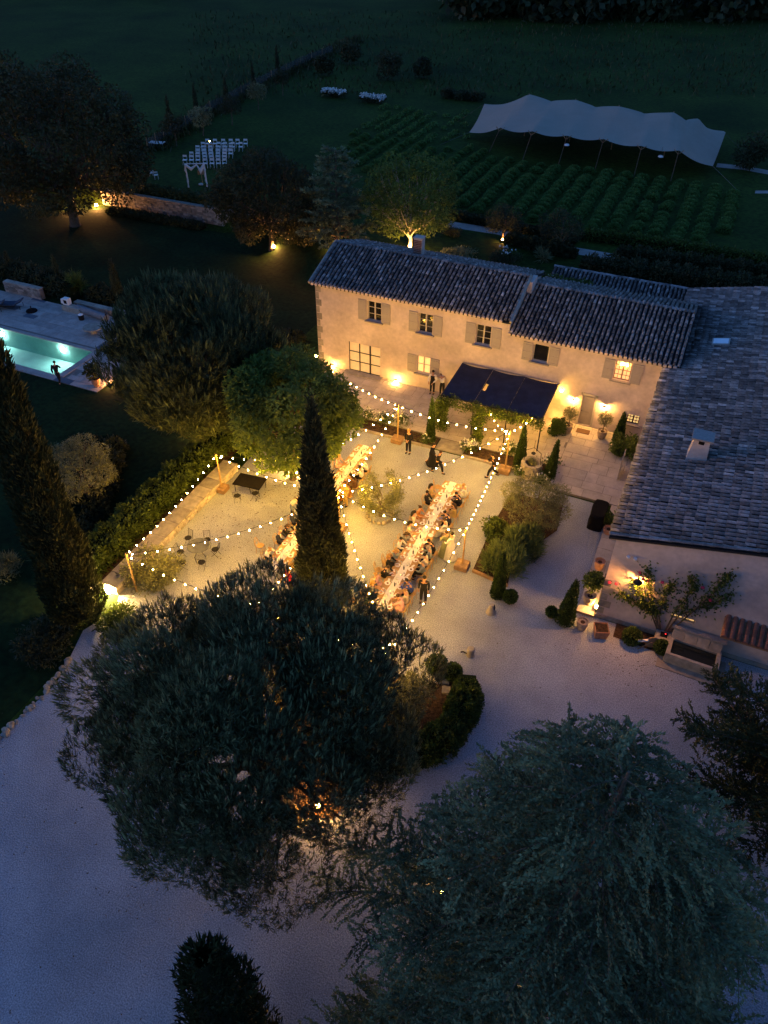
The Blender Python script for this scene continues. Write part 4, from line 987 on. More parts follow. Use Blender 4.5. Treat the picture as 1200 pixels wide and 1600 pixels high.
hedge('pool_planting', 'low dark planting behind the right end of the pool deck', [(-46.5, 45.2), (-37.5, 45.0)], 1.8, 1.0, 3500, .25, l_dark, 74)
hedge('lavender_hedge', 'shadowy lavender bank between the lawn and the left hedge', [(-31.5, 29.0), (-28.6, 24.0), (-27.5, 20)], 2.6, .7, 4500, .25, l_dark, 75)
hedge('lavender_hedge', 'dark shrub bank left of the farmhouse corner', [(-27.5, 46), (-26.8, 40.0)], 2.2, .9, 3500, .25, l_dark, 76)
# box balls and topiary
def ball(name, label, base, R, H=0, pot=False, seed=1, mat=None, L=.10, N=1500):
    t = thing(name, label, 'topiary', tuple(base)); rg = np.random.default_rng(seed); d = sph(N, rg)
    P = d*R*(1-rg.random((N, 1))**2*.2)+np.array([0, 0, H+R*.95])
    V, Q, tt = leaves(P, d*.7+rg.normal(0, .4, P.shape), rg.uniform(.7, 1.3, N)*L, rg.uniform(.7, 1.3, N)*L*.5, rg)
    link('foliage', npmesh('foliage', V, Q, tt, mat or l_box), t)
    mb = MB(); mb.ell((0, 0, H+R*.95), (R*.85,)*3, 10, 7); mb.obj('shade_core', m_dark, t)  # dark ball painted for the shade within the foliage
    if H or pot:
        mb = MB(); mb.tube([(0, 0, 0), (0, 0, H+R*.3)], .035, 5); mb.obj('stem', m_bark, t)
    if pot:
        mb = MB(); mb.lathe([(.13, 0), (.17, .05), (.19, .22), (.17, .22), (.16, .2)], 12); mb.obj('pot', m_oldpot, t)
    return t
ball('box_ball', 'larger clipped box ball at the pine bed tip, left of the pair', g(682, 1048), .47, seed=1)
ball('box_ball', 'smaller clipped box ball right of the pair at the pine bed tip', g(707, 1058), .40, seed=2)
ball('box_ball', 'potted box ball beside the foot of the rosemary bed', g(796, 942), .33, .15, True, 3)
ball('box_ball', 'small potted box ball left of the fat cypress cone', g(860, 964), .24, .15, True, 4)
ball('box_ball', 'dark green ball shrub left of the rose trunk at the barn wall', g(985, 1003), .42, seed=5, mat=l_hedge)
ball('box_ball', 'small dark ball shrub right of the rose trunk at the barn wall', g(1032, 1018), .33, seed=6, mat=l_hedge)
# potted olives each side of the door etc.
def potted(label, base, H, R, mat, seed, pot='urn', N=1500, L=.10, cat='potted plant', shape=.35):
    t = thing('potted_tree', label, cat, tuple(base)); rg = np.random.default_rng(seed)
    P = sph(N, rg)*R*(rg.random((N, 1))**.4)+np.array([0, 0, H])
    V, Q, tt = leaves(P, rg.normal(0, .6, P.shape)+np.array([0, 0, .3]), rg.uniform(.7, 1.3, N)*L, rg.uniform(.7, 1.3, N)*L*shape, rg)
    link('foliage', npmesh('foliage', V, Q, tt, mat), t)
    mb = MB(); mb.tube([(0, 0, .4), (.02, 0, H*.7), (0, .02, H)], [.035, .03, .01], 5)
    for i in range(5): mb.tube([(.01, 0, H*.7), tuple(rg.normal(0, R*.5, 3)+np.array([0, 0, H]))], [.015, .005], 4, cap=False)
    mb.obj('stem', m_bark, t)
    mb = MB(); mb.lathe([(.16, 0), (.20, .04), (.30, .35), (.28, .55), (.31, .62), (.27, .62), (.25, .54)], 14); mb.obj('pot', m_oldpot if pot == 'urn' else m_terra, t)
    mb = MB(); mb.lathe([(.25, .53), (.01, .55)], 12); mb.obj('soil', m_soil, t)
    return t
potted('potted olive in a tall urn left of the front door', g(886, 676, .15), 1.45, .48, l_olive, 81)
potted('potted olive in a tall urn right of the front door', g(939, 685, .15), 1.45, .48, l_olive, 82)
potted('potted lemon tree on the walk at the barn corner, its pot beside a lamp', g(919, 943, .16), 1.55, .50, l_ivy, 83, L=.17, N=900, shape=.55)
# lavender field
F1 = [(515, 245), (600, 165), (700, 178), (735, 178), (735, 212), (765, 245), (1100, 290), (1148, 305), (1142, 352), (1122, 372), (1085, 385), (960, 362), (830, 350), (720, 330), (700, 300), (560, 268)]
lav = []
for i in range(4):
    rg = np.random.default_rng(90+i); n = 420; d = sph(n, rg); d[:, 2] = np.abs(d[:, 2])+.12; d = unit(d)
    P = d*np.array([.42, .42, .32]); V, Q, tt = leaves(P, d+rg.normal(0, .2, d.shape)+np.array([0, 0, .25]), rg.uniform(.16, .28, n), rg.uniform(.05, .08, n), rg)
    lav.append(npmesh('lavender_bush', V, Q, tt, l_lav))
rd = random.Random(5); n = 0
LP = []
for iy in range(70):
    for ix in range(26):
        x = -47+ix*1.9+rd.gauss(0, .07); y = 64+iy*1.22+rd.gauss(0, .07)
        px, py = proj((x, y, Z2))
        if not inpoly(px, py, F1): continue
        dens = .95 if py > 235 else (.85 if px < 680 else .35)
        if rd.random() > dens: continue
        near = py > 265
        s = rd.uniform(1.15, 1.4) if near else rd.uniform(.85, 1.2)
        if n >= 298: LP.append((x, y, s)); continue
        o = link('lavender_bush', lav[n % 4], None, (x, y, Z2-.02), rd.uniform(0, 6), s)
        tag(o, 'rounded lavender bush standing in the planted rows in front of the tent', 'lavender bush', 'lavender bushes in rows on the dark field'); n += 1
print('lavender', n, len(LP))
if LP:
    rg = np.random.default_rng(95); P = []; 
    for x, y, s in LP:
        d = sph(70, rg); d[:, 2] = np.abs(d[:, 2])+.12; P.append(np.array([x, y, Z2])+unit(d)*np.array([.45, .45, .34])*s)
    P = np.concatenate(P); V, Q, tt = leaves(P, rg.normal(0, .4, P.shape)+np.array([0, 0, .6]), .3, .16, rg)
    tag(link('lavender_rows', npmesh('lavender_rows', V, Q, tt, l_lav)), 'farther lavender bushes of the field in rows running under the tent', 'lavender', kind='stuff')
# far shrubs, rose beds
for i, (p, R, H, lb) in enumerate([((508, 118), 1.5, 2.6, 'dark young tree at the upper end of the fence line, leftmost of four'), ((548, 100), 1.7, 3.0, 'dark young tree second from the left at the upper end of the fence line'),
                      ((606, 125), 1.9, 3.8, 'spiky dark young tree above the white rose beds'), ((661, 122), 1.4, 2.6, 'small round dark tree alone on the far meadow')]):
    q = g(*p, Z2); m_, C, r = broadleaf('crown', (q.x, q.y, q.z+H*.55), (R, R, H*.55), 14, R*.45, 1800, .4, l_dark, 400+i)
    tree('young_tree', lb, q, m_, C, r, (q.x, q.y, q.z+H*.4), .07, .04)
for i, (p, s_) in enumerate([((698, 152), 1.2), ((714, 154), 1.5), ((741, 157), 1.5)]):
    shrub('meadow_bush', '%s of the three dark bushes left of the tent' % ('leftmost', 'middle', 'rightmost')[i], g(*p, Z2), s_, 1.2, 900, .4, l_dark, 410+i, nl=8)
shrub('meadow_bush', 'tall dark shrub standing right of the tent', g(1170, 265, Z2), 2.0, 3.6, 2500, .4, l_dark, 414, nl=14)
for i, (p, lb) in enumerate([((522, 151), 'left bed of white roses on the far lawn'), ((582, 160), 'right bed of white roses on the far lawn')]):
    q = g(*p, Z2); t = thing('rose_bed', lb, 'rose bed', tuple(q)); rg = np.random.default_rng(430+i)
    n = 1500; P = rg.normal(0, 1, (n, 3))*np.array([.95, .45, .12])+np.array([0, 0, .45]); P = np.clip(P, [-1.9, -.9, .05], [1.9, .9, .9])
    V, Q, tt = leaves(P, rg.normal(0, .6, P.shape)+np.array([0, 0, .5]), .3, .12, rg); link('foliage', npmesh('foliage', V, Q, tt, l_dark), t)
    n = 150; P = np.stack([rg.uniform(-1.85, 1.85, n), rg.uniform(-.75, .75, n), rg.uniform(.6, .95, n)], 1); parts = []
    for q_ in range(5): parts.append(leaves(P, rg.normal(0, 1, P.shape), .24, .2, rg))
    V, Q, tt = join(parts); o = link('blossoms', npmesh('blossoms', V, Q, tt, l_white), t); o['kind'] = 'stuff'
# olives and planting behind the house
for i, (p, R, H, lb) in enumerate([((784, 376), 1.7, 3.0, 'left olive tree on the lawn behind the farmhouse'), ((873, 392), 1.9, 3.6, 'right olive tree on the lawn behind the farmhouse')]):
    q = g(*p, Z2); m_, C, r = broadleaf('crown', (q.x, q.y, q.z+H*.55), (R, R, R*.9), 20, .7, 3800, .2, l_dark, 440+i, shape=.3)
    tree('rear_olive', lb, q, m_, C, r, (q.x, q.y, q.z+H*.3), .1, .05)
shrub('rear_shrub', 'silvery shrub behind the roof ridge beside the chimney', g(712, 408, 1.0), 1.7, 1.2, 2600, .22, l_olive, 450)
shrub('rear_shrub', 'dark shrub with white flowers behind the roof ridge', g(790, 412, 1.2), 1.4, 1.0, 2200, .2, l_dark, 451)
shrub('rear_shrub', 'round dark bush right of the lit tree near the path', g(706, 370, 1.3), .9, .9, 1200, .18, l_dark, 452)
shrub('agave', 'spiky agave like plant on the lawn behind the roof', g(850, 405, Z2), .8, .7, 260, .7, l_olive, 453, shape=.08, up=.6, nl=3, lr=.3)
shrub('yucca', 'spiky palm like plant on the dark lawn above the pool deck', g(135, 462), .9, 1.7, 420, .8, l_hedge, 454, shape=.06, up=.3, nl=3, lr=.25, lift=.5)
cypress('garden_cypress', 'dark cypress on the lawn left of the stone pine', g(188, 475), 3.8, .5, 1800, 90, leafL=.25, prof=cone_)
cypress('garden_cypress', 'thin dark cypress behind the middle of the pool deck', g(97, 455), 3.2, .3, 1000, 91, leafL=.25, prof=cone_)
cypress('garden_cypress', 'thin dark cypress at the upper left behind the loungers', g(22, 440), 2.8, .28, 900, 92, leafL=.25, prof=cone_)
# white flower clusters behind the roof and along the terrace bed
def flowers(label, base, R, n, seed, cat='rose bush', leafN=500, h=.5, petal=.085, col=None):
    t = thing('rose_bush', label, cat, tuple(base)); rg = np.random.default_rng(seed)
    P = rg.normal(0, .5, (leafN, 3))*np.array([R, R, h*.5])+np.array([0, 0, h*.6]); P[:, 2] = np.clip(P[:, 2], .03, h*1.3)
    V, Q, tt = leaves(P, rg.normal(0, .6, P.shape)+np.array([0, 0, .4]), .14, .06, rg); link('foliage', npmesh('foliage', V, Q, tt, l_hedge), t)
    P = rg.normal(0, .5, (n, 3))*np.array([R, R, h*.25])+np.array([0, 0, h*1.05]); parts = [leaves(P, rg.normal(0, 1, P.shape), petal, petal*.9, rg) for _ in range(6)]
    V, Q, tt = join(parts); o = link('blossoms', npmesh('blossoms', V, Q, tt, col or l_white), t); o['kind'] = 'stuff'
    mb = MB()
    for i in range(5): mb.tube([(0, 0, 0), (rg.normal(0, R*.4), rg.normal(0, R*.4), h)], [.015, .006], 4)
    mb.obj('stems', m_bark, t)
for i, (p, R, n, lb) in enumerate([((572, 655), .6, 10, 'sparse white rose bush at the left end of the terrace bed'), ((601, 660), .5, 8, 'green rose bush left of the light post in the terrace bed'),
          ((629, 662), .6, 20, 'white rose bush right behind the light post'), ((668, 692), .4, 8, 'small white rose bush at the foot of the slim cypress by the pergola'), ((734, 703), .55, 60, 'dense white roses at the middle pergola post'),
          ((797, 708), .5, 26, 'white roses behind the light post beside the well'), ((812, 742), .4, 10, 'low white flowers in front of the stone well'), ((862, 728), .5, 14, 'white flowers right of the leaning cypress by the well'),
          ((845, 752), .5, 10, 'low green plants at the corner of the well bed')]):
    flowers(lb, g(*p, .1), R, n, 460+i)
flowers('white roses behind the long roof near the chimney', g(792, 405, 1.4), 1.0, 16, 480, h=.8, petal=.13)
# ivy on the pergola
def ivy(label, boxes, N, seed, mat, L=.13, name='ivy', cat='climbing plant', fl=0):
    t = thing(name, label, cat, (0, 0, 0)); rg = np.random.default_rng(seed); vol = np.array([max((b_[1]-b_[0])*(b_[3]-b_[2])*(b_[5]-b_[4]), .01)**.7 for b_ in boxes]); k = rg.choice(len(boxes), N, p=vol/vol.sum())
    B = np.array(boxes, float)[k]; u = rg.random((N, 3)); P = np.stack([B[:, 0]+u[:, 0]*(B[:, 1]-B[:, 0]), B[:, 2]+u[:, 1]*(B[:, 3]-B[:, 2]), B[:, 4]+u[:, 2]*(B[:, 5]-B[:, 4])], 1)
    P += .10*np.stack([np.sin(P[:, 2]*4+P[:, 0]*3), np.sin(P[:, 0]*5), np.sin(P[:, 0]*4.3+P[:, 1]*3)], 1)+rg.normal(0, .05, P.shape)
    V, Q, tt = leaves(P, rg.normal(0, .6, P.shape)+np.array([0, -.3, .3]), rg.uniform(.7, 1.3, N)*L, rg.uniform(.7, 1.3, N)*L*.6, rg); link('foliage', npmesh('foliage', V, Q, tt, mat), t)
    mb = MB()
    for b_ in boxes: mb.tube([(b_[0], (b_[2]+b_[3])/2, b_[4]), ((b_[0]+b_[1])/2, (b_[2]+b_[3])/2, (b_[4]+b_[5])/2), (b_[1], (b_[2]+b_[3])/2, b_[5])], .02, 4)
    mb.obj('stems', m_bark, t)
    if fl:
        P2 = P[rg.integers(0, N, fl)]; V, Q, tt = join([leaves(P2, rg.normal(0, 1, P2.shape), .1, .09, rg) for _ in range(4)]); o = link('blossoms', npmesh('blossoms', V, Q, tt, l_white), t); o['kind'] = 'stuff'
ivy('thick ivy garland along the front edge and posts of the pergola', [(-13.2, -6.5, 38.55, 39.1, 2.0, 2.6), (-13.3, -12.5, 38.5, 39.2, .3, 2.4), (-10.75, -10.1, 38.4, 39.1, .1, 2.4), (-9.5, -8.4, 38.5, 39.1, 2.0, 2.4)], 9000, 491, l_ivy)
q0 = g(842, 440, 5.2); q1 = g(1015, 470, 5.2)
ivy('flowering creeper lying along the rear roofs', [(-11.2, -7.0, 52.5, 53.6, 4.3, 5.2), (-7.2, -3.6, 52.4, 53.2, 4.3, 4.9)], 5200, 492, l_hedge, L=.2, fl=160)
# climbing rose on the barn gable
t = thing('climbing_rose', 'climbing rose with pink blooms spreading over the barn gable', 'climbing plant', (3.0, YG-.15, 0)); rg = np.random.default_rng(500)
def wy(px, py, off=.15):
    d = RM.T @ np.array([(px-600)/F_PX, (py-800)/F_PX, 1.0]); k = (YG-off)/d[1]; q = CAM+d*k; return np.array([q[0], q[1], q[2]])
root = wy(1033, 998); mb = MB(); tw = []
for L_ in ([(1025, 960), (990, 940), (965, 925)], [(1020, 950), (1015, 915), (1012, 885)], [(1030, 960), (1040, 925), (1052, 912)], [(1062, 960), (1110, 945), (1145, 928)], [(1055, 955), (1085, 920), (1080, 900)], [(1095, 945), (1125, 915), (1140, 895)], [(1018, 960), (1000, 930), (990, 905)]):
    pts = [root]+[wy(*p) for p in L_]; mb.tube([tuple(p-np.array([3.0, YG-.15, 0])) for p in pts], [.05, .035, .022, .01], 5, cap=False); tw.append(pts)
mb.obj('stems', m_bark, t)
P = []
for pts in tw:
    for a in range(1, 3):
        for _ in range(170): u = rg.random(); P.append(pts[a]*(1-u)+pts[a+1]*u+rg.normal(0, 1, 3)*np.array([.22, .09, .24])*rg.choice([.35, .7, .95]))
P = np.array(P); P[:, 1] = np.minimum(P[:, 1], YG-.03); P -= np.array([3.0, YG-.15, 0])
V, Q, tt = leaves(P, rg.normal(0, .6, P.shape)+np.array([0, -.3, 0]), .15, .085, rg); link('foliage', npmesh('foliage', V, Q, tt, l_hedge), t)
for p in ((952, 910), (963, 912), (1005, 905), (1012, 908), (1035, 910), (1098, 918), (1110, 938), (1000, 895)):
    q = wy(*p)-np.array([3.0, YG-.15, 0]); mb = MB(); mb.ell(tuple(q), (.09, .07, .08), 7, 5, jit=.15); mb.obj('blossom', l_pink, t)
# far woods along the top edge
rg = np.random.default_rng(600); Pn = []
for i in range(70):
    q = g(rg.uniform(700, 1260), rg.uniform(-10, 42), 1.5); R = rg.uniform(5, 9); d = sph(500, rg); Pn.append(np.array([q.x, q.y+6, 5.5])+d*np.array([R, R, R*.95])*rg.uniform(.6, 1, (500, 1)))
for i in range(12):
    q = g(rg.uniform(-100, 250), rg.uniform(-60, -15), 1.5); R = rg.uniform(5, 9); d = sph(400, rg); Pn.append(np.array([q.x, q.y, 5.5])+d*np.array([R, R, R])*rg.uniform(.6, 1, (400, 1)))
P = np.concatenate(Pn); P[:, 2] = np.abs(P[:, 2])+1.2
V, Q, tt = leaves(P, rg.normal(0, 1, P.shape), 2.0, 1.4, rg)
tag(link('far_woods', npmesh('far_woods', V, Q, tt, l_cyp)), 'black belt of woods along the top right of the far meadow', 'woods', kind='stuff')
# tall meadow tussocks along the fence and on the meadow
P = []
for i in range(9000):
    u = rg.random(); q = g(235+(560-235)*u, 238+(62-238)*u**.85, Z2) if i % 2 else g(rg.uniform(300, 1200), rg.uniform(20, 150), Z2)
    P.append((q.x+rg.normal(0, 1.0), q.y+rg.normal(0, 1.3), Z2))
P = np.array(P); V, Q, tt = leaves(P, rg.normal(0, .35, P.shape)+np.array([0, 0, 1.0]), rg.uniform(.4, 1.1, len(P)), .22, rg)
tag(link('meadow_grass', npmesh('meadow_grass', V, Q, tt, l_cypb)), 'tufts of tall grass on the far meadow and along the fence', 'grass', kind='stuff')
# ================================================================ PEOPLE
def skinned(name, nodes, edges, mats, sub=1, root='pelvis', extra=None):
    bm = bmesh.new(); lay = bm.verts.layers.skin.verify(); vs = {}
    for k, (co, r) in nodes.items():
        v = bm.verts.new(co); v[lay].radius = (r, r) if not isinstance(r, tuple) else r; v[lay].use_root = (k == root); vs[k] = v
    for a, b in edges: bm.edges.new((vs[a], vs[b]))
    me = bpy.data.meshes.new('tmp'); bm.to_mesh(me); bm.free()
    o = bpy.data.objects.new('tmp', me); COL.objects.link(o)
    s = o.modifiers.new('s', 'SKIN'); s.branch_smoothing = .3; s.use_smooth_shade = True
    if sub: q = o.modifiers.new('u', 'SUBSURF'); q.levels = sub; q.render_levels = sub
    bpy.context.view_layer.update(); dg = bpy.context.evaluated_depsgraph_get()
    m2 = bpy.data.meshes.new_from_object(o.evaluated_get(dg)); m2.name = name; COL.objects.unlink(o); bpy.data.objects.remove(o); bpy.data.meshes.remove(me)
    if extra:
        bm = bmesh.new(); bm.from_mesh(m2); n0 = len(bm.faces); ex = bpy.data.meshes.new('e'); ex.from_pydata(extra.v, [], extra.f); bm.from_mesh(ex)
        bm.faces.ensure_lookup_table()
        for f in bm.faces[n0:]: f.material_index = 1
        bm.to_mesh(m2); bm.free(); bpy.data.meshes.remove(ex)
    m2.materials.clear()
    for m in (mats if isinstance(mats, (list, tuple)) else [mats]): m2.materials.append(m)
    return m2
def V3(*a): return Vector(a)
STAND = dict(pelvis=V3(0, 0, .95), waist=V3(0, 0, 1.10), chest=V3(0, 0, 1.28), neckb=V3(0, 0, 1.45), neck=V3(0, .01, 1.51), head=V3(0, .02, 1.62),
             shL=V3(-.19, 0, 1.41), elL=V3(-.23, -.02, 1.14), wrL=V3(-.23, .06, .90), shR=V3(.19, 0, 1.41), elR=V3(.23, -.02, 1.14), wrR=V3(.23, .06, .90),
             hiL=V3(-.09, 0, .90), knL=V3(-.10, .02, .50), anL=V3(-.11, 0, .09), hiR=V3(.09, 0, .90), knR=V3(.10, .02, .50), anR=V3(.11, 0, .09), face=V3(0, 1, -.1))
def pose(base, **k): d = dict(base); d.update(k); return d
SIT = pose(STAND, pelvis=V3(0, 0, .56), waist=V3(0, .01, .71), chest=V3(0, .04, .90), neckb=V3(0, .07, 1.07), neck=V3(0, .09, 1.13), head=V3(0, .13, 1.24),
           shL=V3(-.19, .06, 1.03), elL=V3(-.25, .20, .82), wrL=V3(-.14, .43, .82), shR=V3(.19, .06, 1.03), elR=V3(.25, .20, .82), wrR=V3(.15, .43, .82),
           hiL=V3(-.09, .04, .54), knL=V3(-.12, .44, .53), anL=V3(-.12, .42, .09), hiR=V3(.09, .04, .54), knR=V3(.12, .44, .53), anR=V3(.12, .42, .09), face=V3(0, 1, -.35))
POSES = dict(
    sit=SIT,
    sitraise=pose(SIT, elR=V3(.27, .22, .90), wrR=V3(.14, .36, 1.10), head=V3(.02, .12, 1.25), face=V3(.3, 1, -.2)),
    sitback=pose(SIT, chest=V3(0, -.03, .90), neckb=V3(0, -.04, 1.08), neck=V3(0, -.03, 1.14), head=V3(0, 0, 1.25), shL=V3(-.19, -.03, 1.04), shR=V3(.19, -.03, 1.04), elL=V3(-.25, .08, .80), elR=V3(.25, .08, .80), wrL=V3(-.12, .30, .70), wrR=V3(.14, .30, .72), face=V3(-.5, 1, -.2)),
    sitlean=pose(SIT, chest=V3(0, .12, .88), neckb=V3(0, .20, 1.03), neck=V3(0, .24, 1.08), head=V3(.03, .30, 1.18), shL=V3(-.18, .17, 1.0), shR=V3(.18, .17, 1.0), elL=V3(-.27, .34, .84), elR=V3(.27, .34, .84), wrL=V3(-.10, .55, .82), wrR=V3(.12, .56, .82), face=V3(.1, 1, -.6)),
    stand=STAND,
    clasp=pose(STAND, elL=V3(-.25, .02, 1.14), wrL=V3(-.06, .20, 1.05), elR=V3(.25, .02, 1.14), wrR=V3(.06, .20, 1.05)),
    walk=pose(STAND, hiL=V3(-.09, 0, .90), knL=V3(-.10, .24, .54), anL=V3(-.10, .30, .12), knR=V3(.10, -.06, .50), anR=V3(.10, -.36, .20), chest=V3(0, .05, 1.28), neckb=V3(0, .08, 1.45), neck=V3(0, .10, 1.51), head=V3(0, .14, 1.61),
              shL=V3(-.19, .07, 1.41), shR=V3(.19, .07, 1.41), elL=V3(-.24, -.12, 1.18), wrL=V3(-.22, -.10, .94), elR=V3(.24, .20, 1.18), wrR=V3(.20, .42, 1.10)),
    bend=pose(STAND, waist=V3(0, .08, 1.08), chest=V3(0, .28, 1.18), neckb=V3(0, .44, 1.24), neck=V3(0, .50, 1.26), head=V3(0, .60, 1.30), shL=V3(-.19, .40, 1.22), shR=V3(.19, .40, 1.22), elL=V3(-.24, .52, .98), wrL=V3(-.14, .74, .88), elR=V3(.24, .54, .98), wrR=V3(.14, .78, .88), face=V3(0, 1, -.7)),
    serve=pose(STAND, elR=V3(.27, .10, 1.16), wrR=V3(.16, .38, 1.06), elL=V3(-.27, .08, 1.14), wrL=V3(-.12, .34, 1.02), face=V3(0, 1, -.5)))
def hand_nodes(N, E, side, wr, el):
    d = (wr-el).normalized(); up = Vector((0, 0, 1)); lat = d.cross(up); lat = lat.normalized() if lat.length > .1 else Vector((1, 0, 0)); dn = lat.cross(d)
    if dn.z > 0: dn = -dn
    p = wr+d*.065; N['pa'+side] = (p, (.036, .020)); E.append(('wr'+side, 'pa'+side))
    for i, (o, l) in enumerate(((-.030, .062), (-.010, .075), (.011, .070), (.031, .055))):
        a = p+d*.045+lat*o; b = a+d*l*.55+dn*.010; c = b+d*l*.4+dn*.030
        for nm, q, r in (('a', a, .0105), ('b', b, .009), ('c', c, .007)): N['f%s%d%s' % (side, i, nm)] = (q, r)
        E += [('pa'+side, 'f%s%da' % (side, i)), ('f%s%da' % (side, i), 'f%s%db' % (side, i)), ('f%s%db' % (side, i), 'f%s%dc' % (side, i))]
    s = 1 if side == 'L' else -1
    a = wr+d*.035+lat*.035*s+dn*.008; b = a+d*.035+lat*.018*s
    N['t%sa' % side] = (a, .012); N['t%sb' % side] = (b, .009); E += [('wr'+side, 't%sa' % side), ('t%sa' % side, 't%sb' % side)]
def body_mesh(P, fem=False):
    w = .9 if fem else 1.0; N = {}; E = []
    N['pelvis'] = (P['pelvis'], (.15*w, .11)); N['waist'] = (P['waist'], (.125*w, .095)); N['chest'] = (P['chest'], (.155*w, .11)); N['neckb'] = (P['neckb'], .07); N['neck'] = (P['neck'], .05)
    f = P['face'].normalized(); h = P['head']; up = (h-P['neck']).normalized()
    N['jaw'] = (h-up*.045+f*.012, .066); N['head'] = (h+up*.03, .088); N['top'] = (h+up*.10-f*.005, .072); N['nose'] = (h+f*.102-up*.005, .013)
    E += [('pelvis', 'waist'), ('waist', 'chest'), ('chest', 'neckb'), ('neckb', 'neck'), ('neck', 'jaw'), ('jaw', 'head'), ('head', 'top'), ('head', 'nose')]
    lat = f.cross(up).normalized()
    for s, sg in (('L', -1), ('R', 1)):
        N['ear'+s] = (h+up*.01+lat*.088*sg, .014); E.append(('head', 'ear'+s))
        N['sh'+s] = (P['sh'+s]*1.0, .062*w); N['el'+s] = (P['el'+s], .043*w); N['wr'+s] = (P['wr'+s], .028*w)
        N['hi'+s] = (P['hi'+s], .088); N['kn'+s] = (P['kn'+s], .060); N['an'+s] = (P['an'+s], .040)
        d = P['face'].copy(); d.z = 0; d.normalize(); N['to'+s] = (P['an'+s]+d*.15+Vector((0, 0, -.055)), (.042, .028))
        E += [('chest', 'sh'+s), ('sh'+s, 'el'+s), ('el'+s, 'wr'+s), ('pelvis', 'hi'+s), ('hi'+s, 'kn'+s), ('kn'+s, 'an'+s), ('an'+s, 'to'+s)]
        hand_nodes(N, E, s, P['wr'+s], P['el'+s])
    ex = MB()
    for sg in (-1, 1): ex.ell(tuple(h+f*.083+lat*.032*sg+up*.022), (.011,)*3, 5, 4)
    m = h+f*.088-up*.045; ex.box(m.x-.02, m.x+.02, m.y-.004, m.y+.004, m.z-.004, m.z+.004)
    return skinned('person', N, E, [m_skin, m_eye], 1, extra=ex)
def top_mesh(P, sleeve=1.0, fat=.022, fem=False):
    w = .92 if fem else 1.0; N = dict(pelvis=(P['pelvis']-(P['waist']-P['pelvis'])*(.35 if P['pelvis'].z > .8 else 0), (.160*w+fat, .125+fat)), waist=(P['waist'], (.13*w+fat, .10+fat)), chest=(P['chest'], (.16*w+fat, .115+fat)), neckb=(P['neckb']-Vector((0, 0, .02)), .075)); E = [('pelvis', 'waist'), ('waist', 'chest'), ('chest', 'neckb')]
    for s in 'LR':
        N['sh'+s] = (P['sh'+s], .066*w+fat*.7); N['el'+s] = (P['el'+s], .048*w+fat*.7); E += [('chest', 'sh'+s), ('sh'+s, 'el'+s)]
        if sleeve > .6: N['wr'+s] = (P['el'+s].lerp(P['wr'+s], .92), .033+fat*.5); E.append(('el'+s, 'wr'+s))
    return skinned('top', N, E, CLO['black'], 1)
def trouser_mesh(P, fat=.020):
    N = dict(pelvis=(P['pelvis'], (.155+fat, .12+fat)), belt=(P['pelvis'].lerp(P['waist'], .8), (.135+fat, .10+fat))); E = [('pelvis', 'belt')]
    for s in 'LR':
        N['hi'+s] = (P['hi'+s], .092+fat); N['kn'+s] = (P['kn'+s], .066+fat); N['an'+s] = (P['an'+s]+Vector((0, 0, .04)), .052+fat*.5); E += [('pelvis', 'hi'+s), ('hi'+s, 'kn'+s), ('kn'+s, 'an'+s)]
    return skinned('trousers', N, E, CLO['black'], 1)
def skirt_mesh(P, long=True, name='dress'):
    """open bell of cloth from the waist over the knees"""
    kn = (P['knL']+P['knR'])/2; an = (P['anL']+P['anR'])/2; pe = P['pelvis']; n = 14; mb = MB(); vs = []; rings = []
    if kn.z > pe.z-.2: sect = [(P['waist'], .16, .13), (pe, .20, .16), (pe.lerp(kn, .5)+Vector((0, 0, .02)), .23, .12), (kn+Vector((0, .04, .0)), .24, .11), (kn.lerp(an, .55)+Vector((0, .06, 0)), .27, .15), (an+Vector((0, .03, .03)), .30, .20)]
    else: sect = [(P['waist'], .155, .13), (pe, .20, .17), (pe.lerp(kn, .6), .24, .21), (kn.lerp(an, .4), .29, .27), (an+Vector((0, 0, -.05)), .36, .34)]
    if not long: sect = sect[:-1]
    c = [Vector(s[0]) for s in sect]; fs = []
    for i, (p, rx, ry) in enumerate(sect):
        d = (c[min(i+1, len(c)-1)]-c[max(i-1, 0)]).normalized(); a = Vector((1, 0, 0)); b = d.cross(a).normalized()
        for k in range(n):
            t = 2*math.pi*k/n; f = 1+.07*math.sin(k*2.5*2)*(i/len(sect)); vs.append(Vector(p)+a*math.cos(t)*rx*f+b*math.sin(t)*ry*f)
    for i in range(len(sect)-1):
        for k in range(n): fs.append((i*n+k, i*n+(k+1) % n, (i+1)*n+(k+1) % n, (i+1)*n+k))
    mb.add(vs, fs); return mb.mesh(name, CLO['white'], smooth=True)
def hair_mesh(P, style):
    h = P['head']; f = P['face'].normalized(); up = (h-P['neck']).normalized(); c = h+up*.055-f*.022; mb = MB(); rd = random.Random(3)
    mb.ell(tuple(c), (.098, .102, .088), 10, 7, jit=.04, rnd=rd)
    if style == 'long':
        mb.tube([c-f*.05, h-f*.10-up*.04, P['neckb']-f*.11-Vector((0, 0, .02)), P['chest']-f*.14+Vector((0, 0, .05))], [.085, .088, .075, .035], 8)
    if style == 'bun': mb.ell(tuple(c-f*.10+up*.02), (.045,)*3, 7, 5)
    return mb.mesh('hair', HAIR['dark'], smooth=True)
def drop_mesh(P):
    return None
_c = {}
def cached(key, fn):
    if key not in _c: _c[key] = fn()
    return _c[key]
def setmat(o, m):
    o.material_slots[0].link = 'OBJECT'; o.material_slots[0].material = m
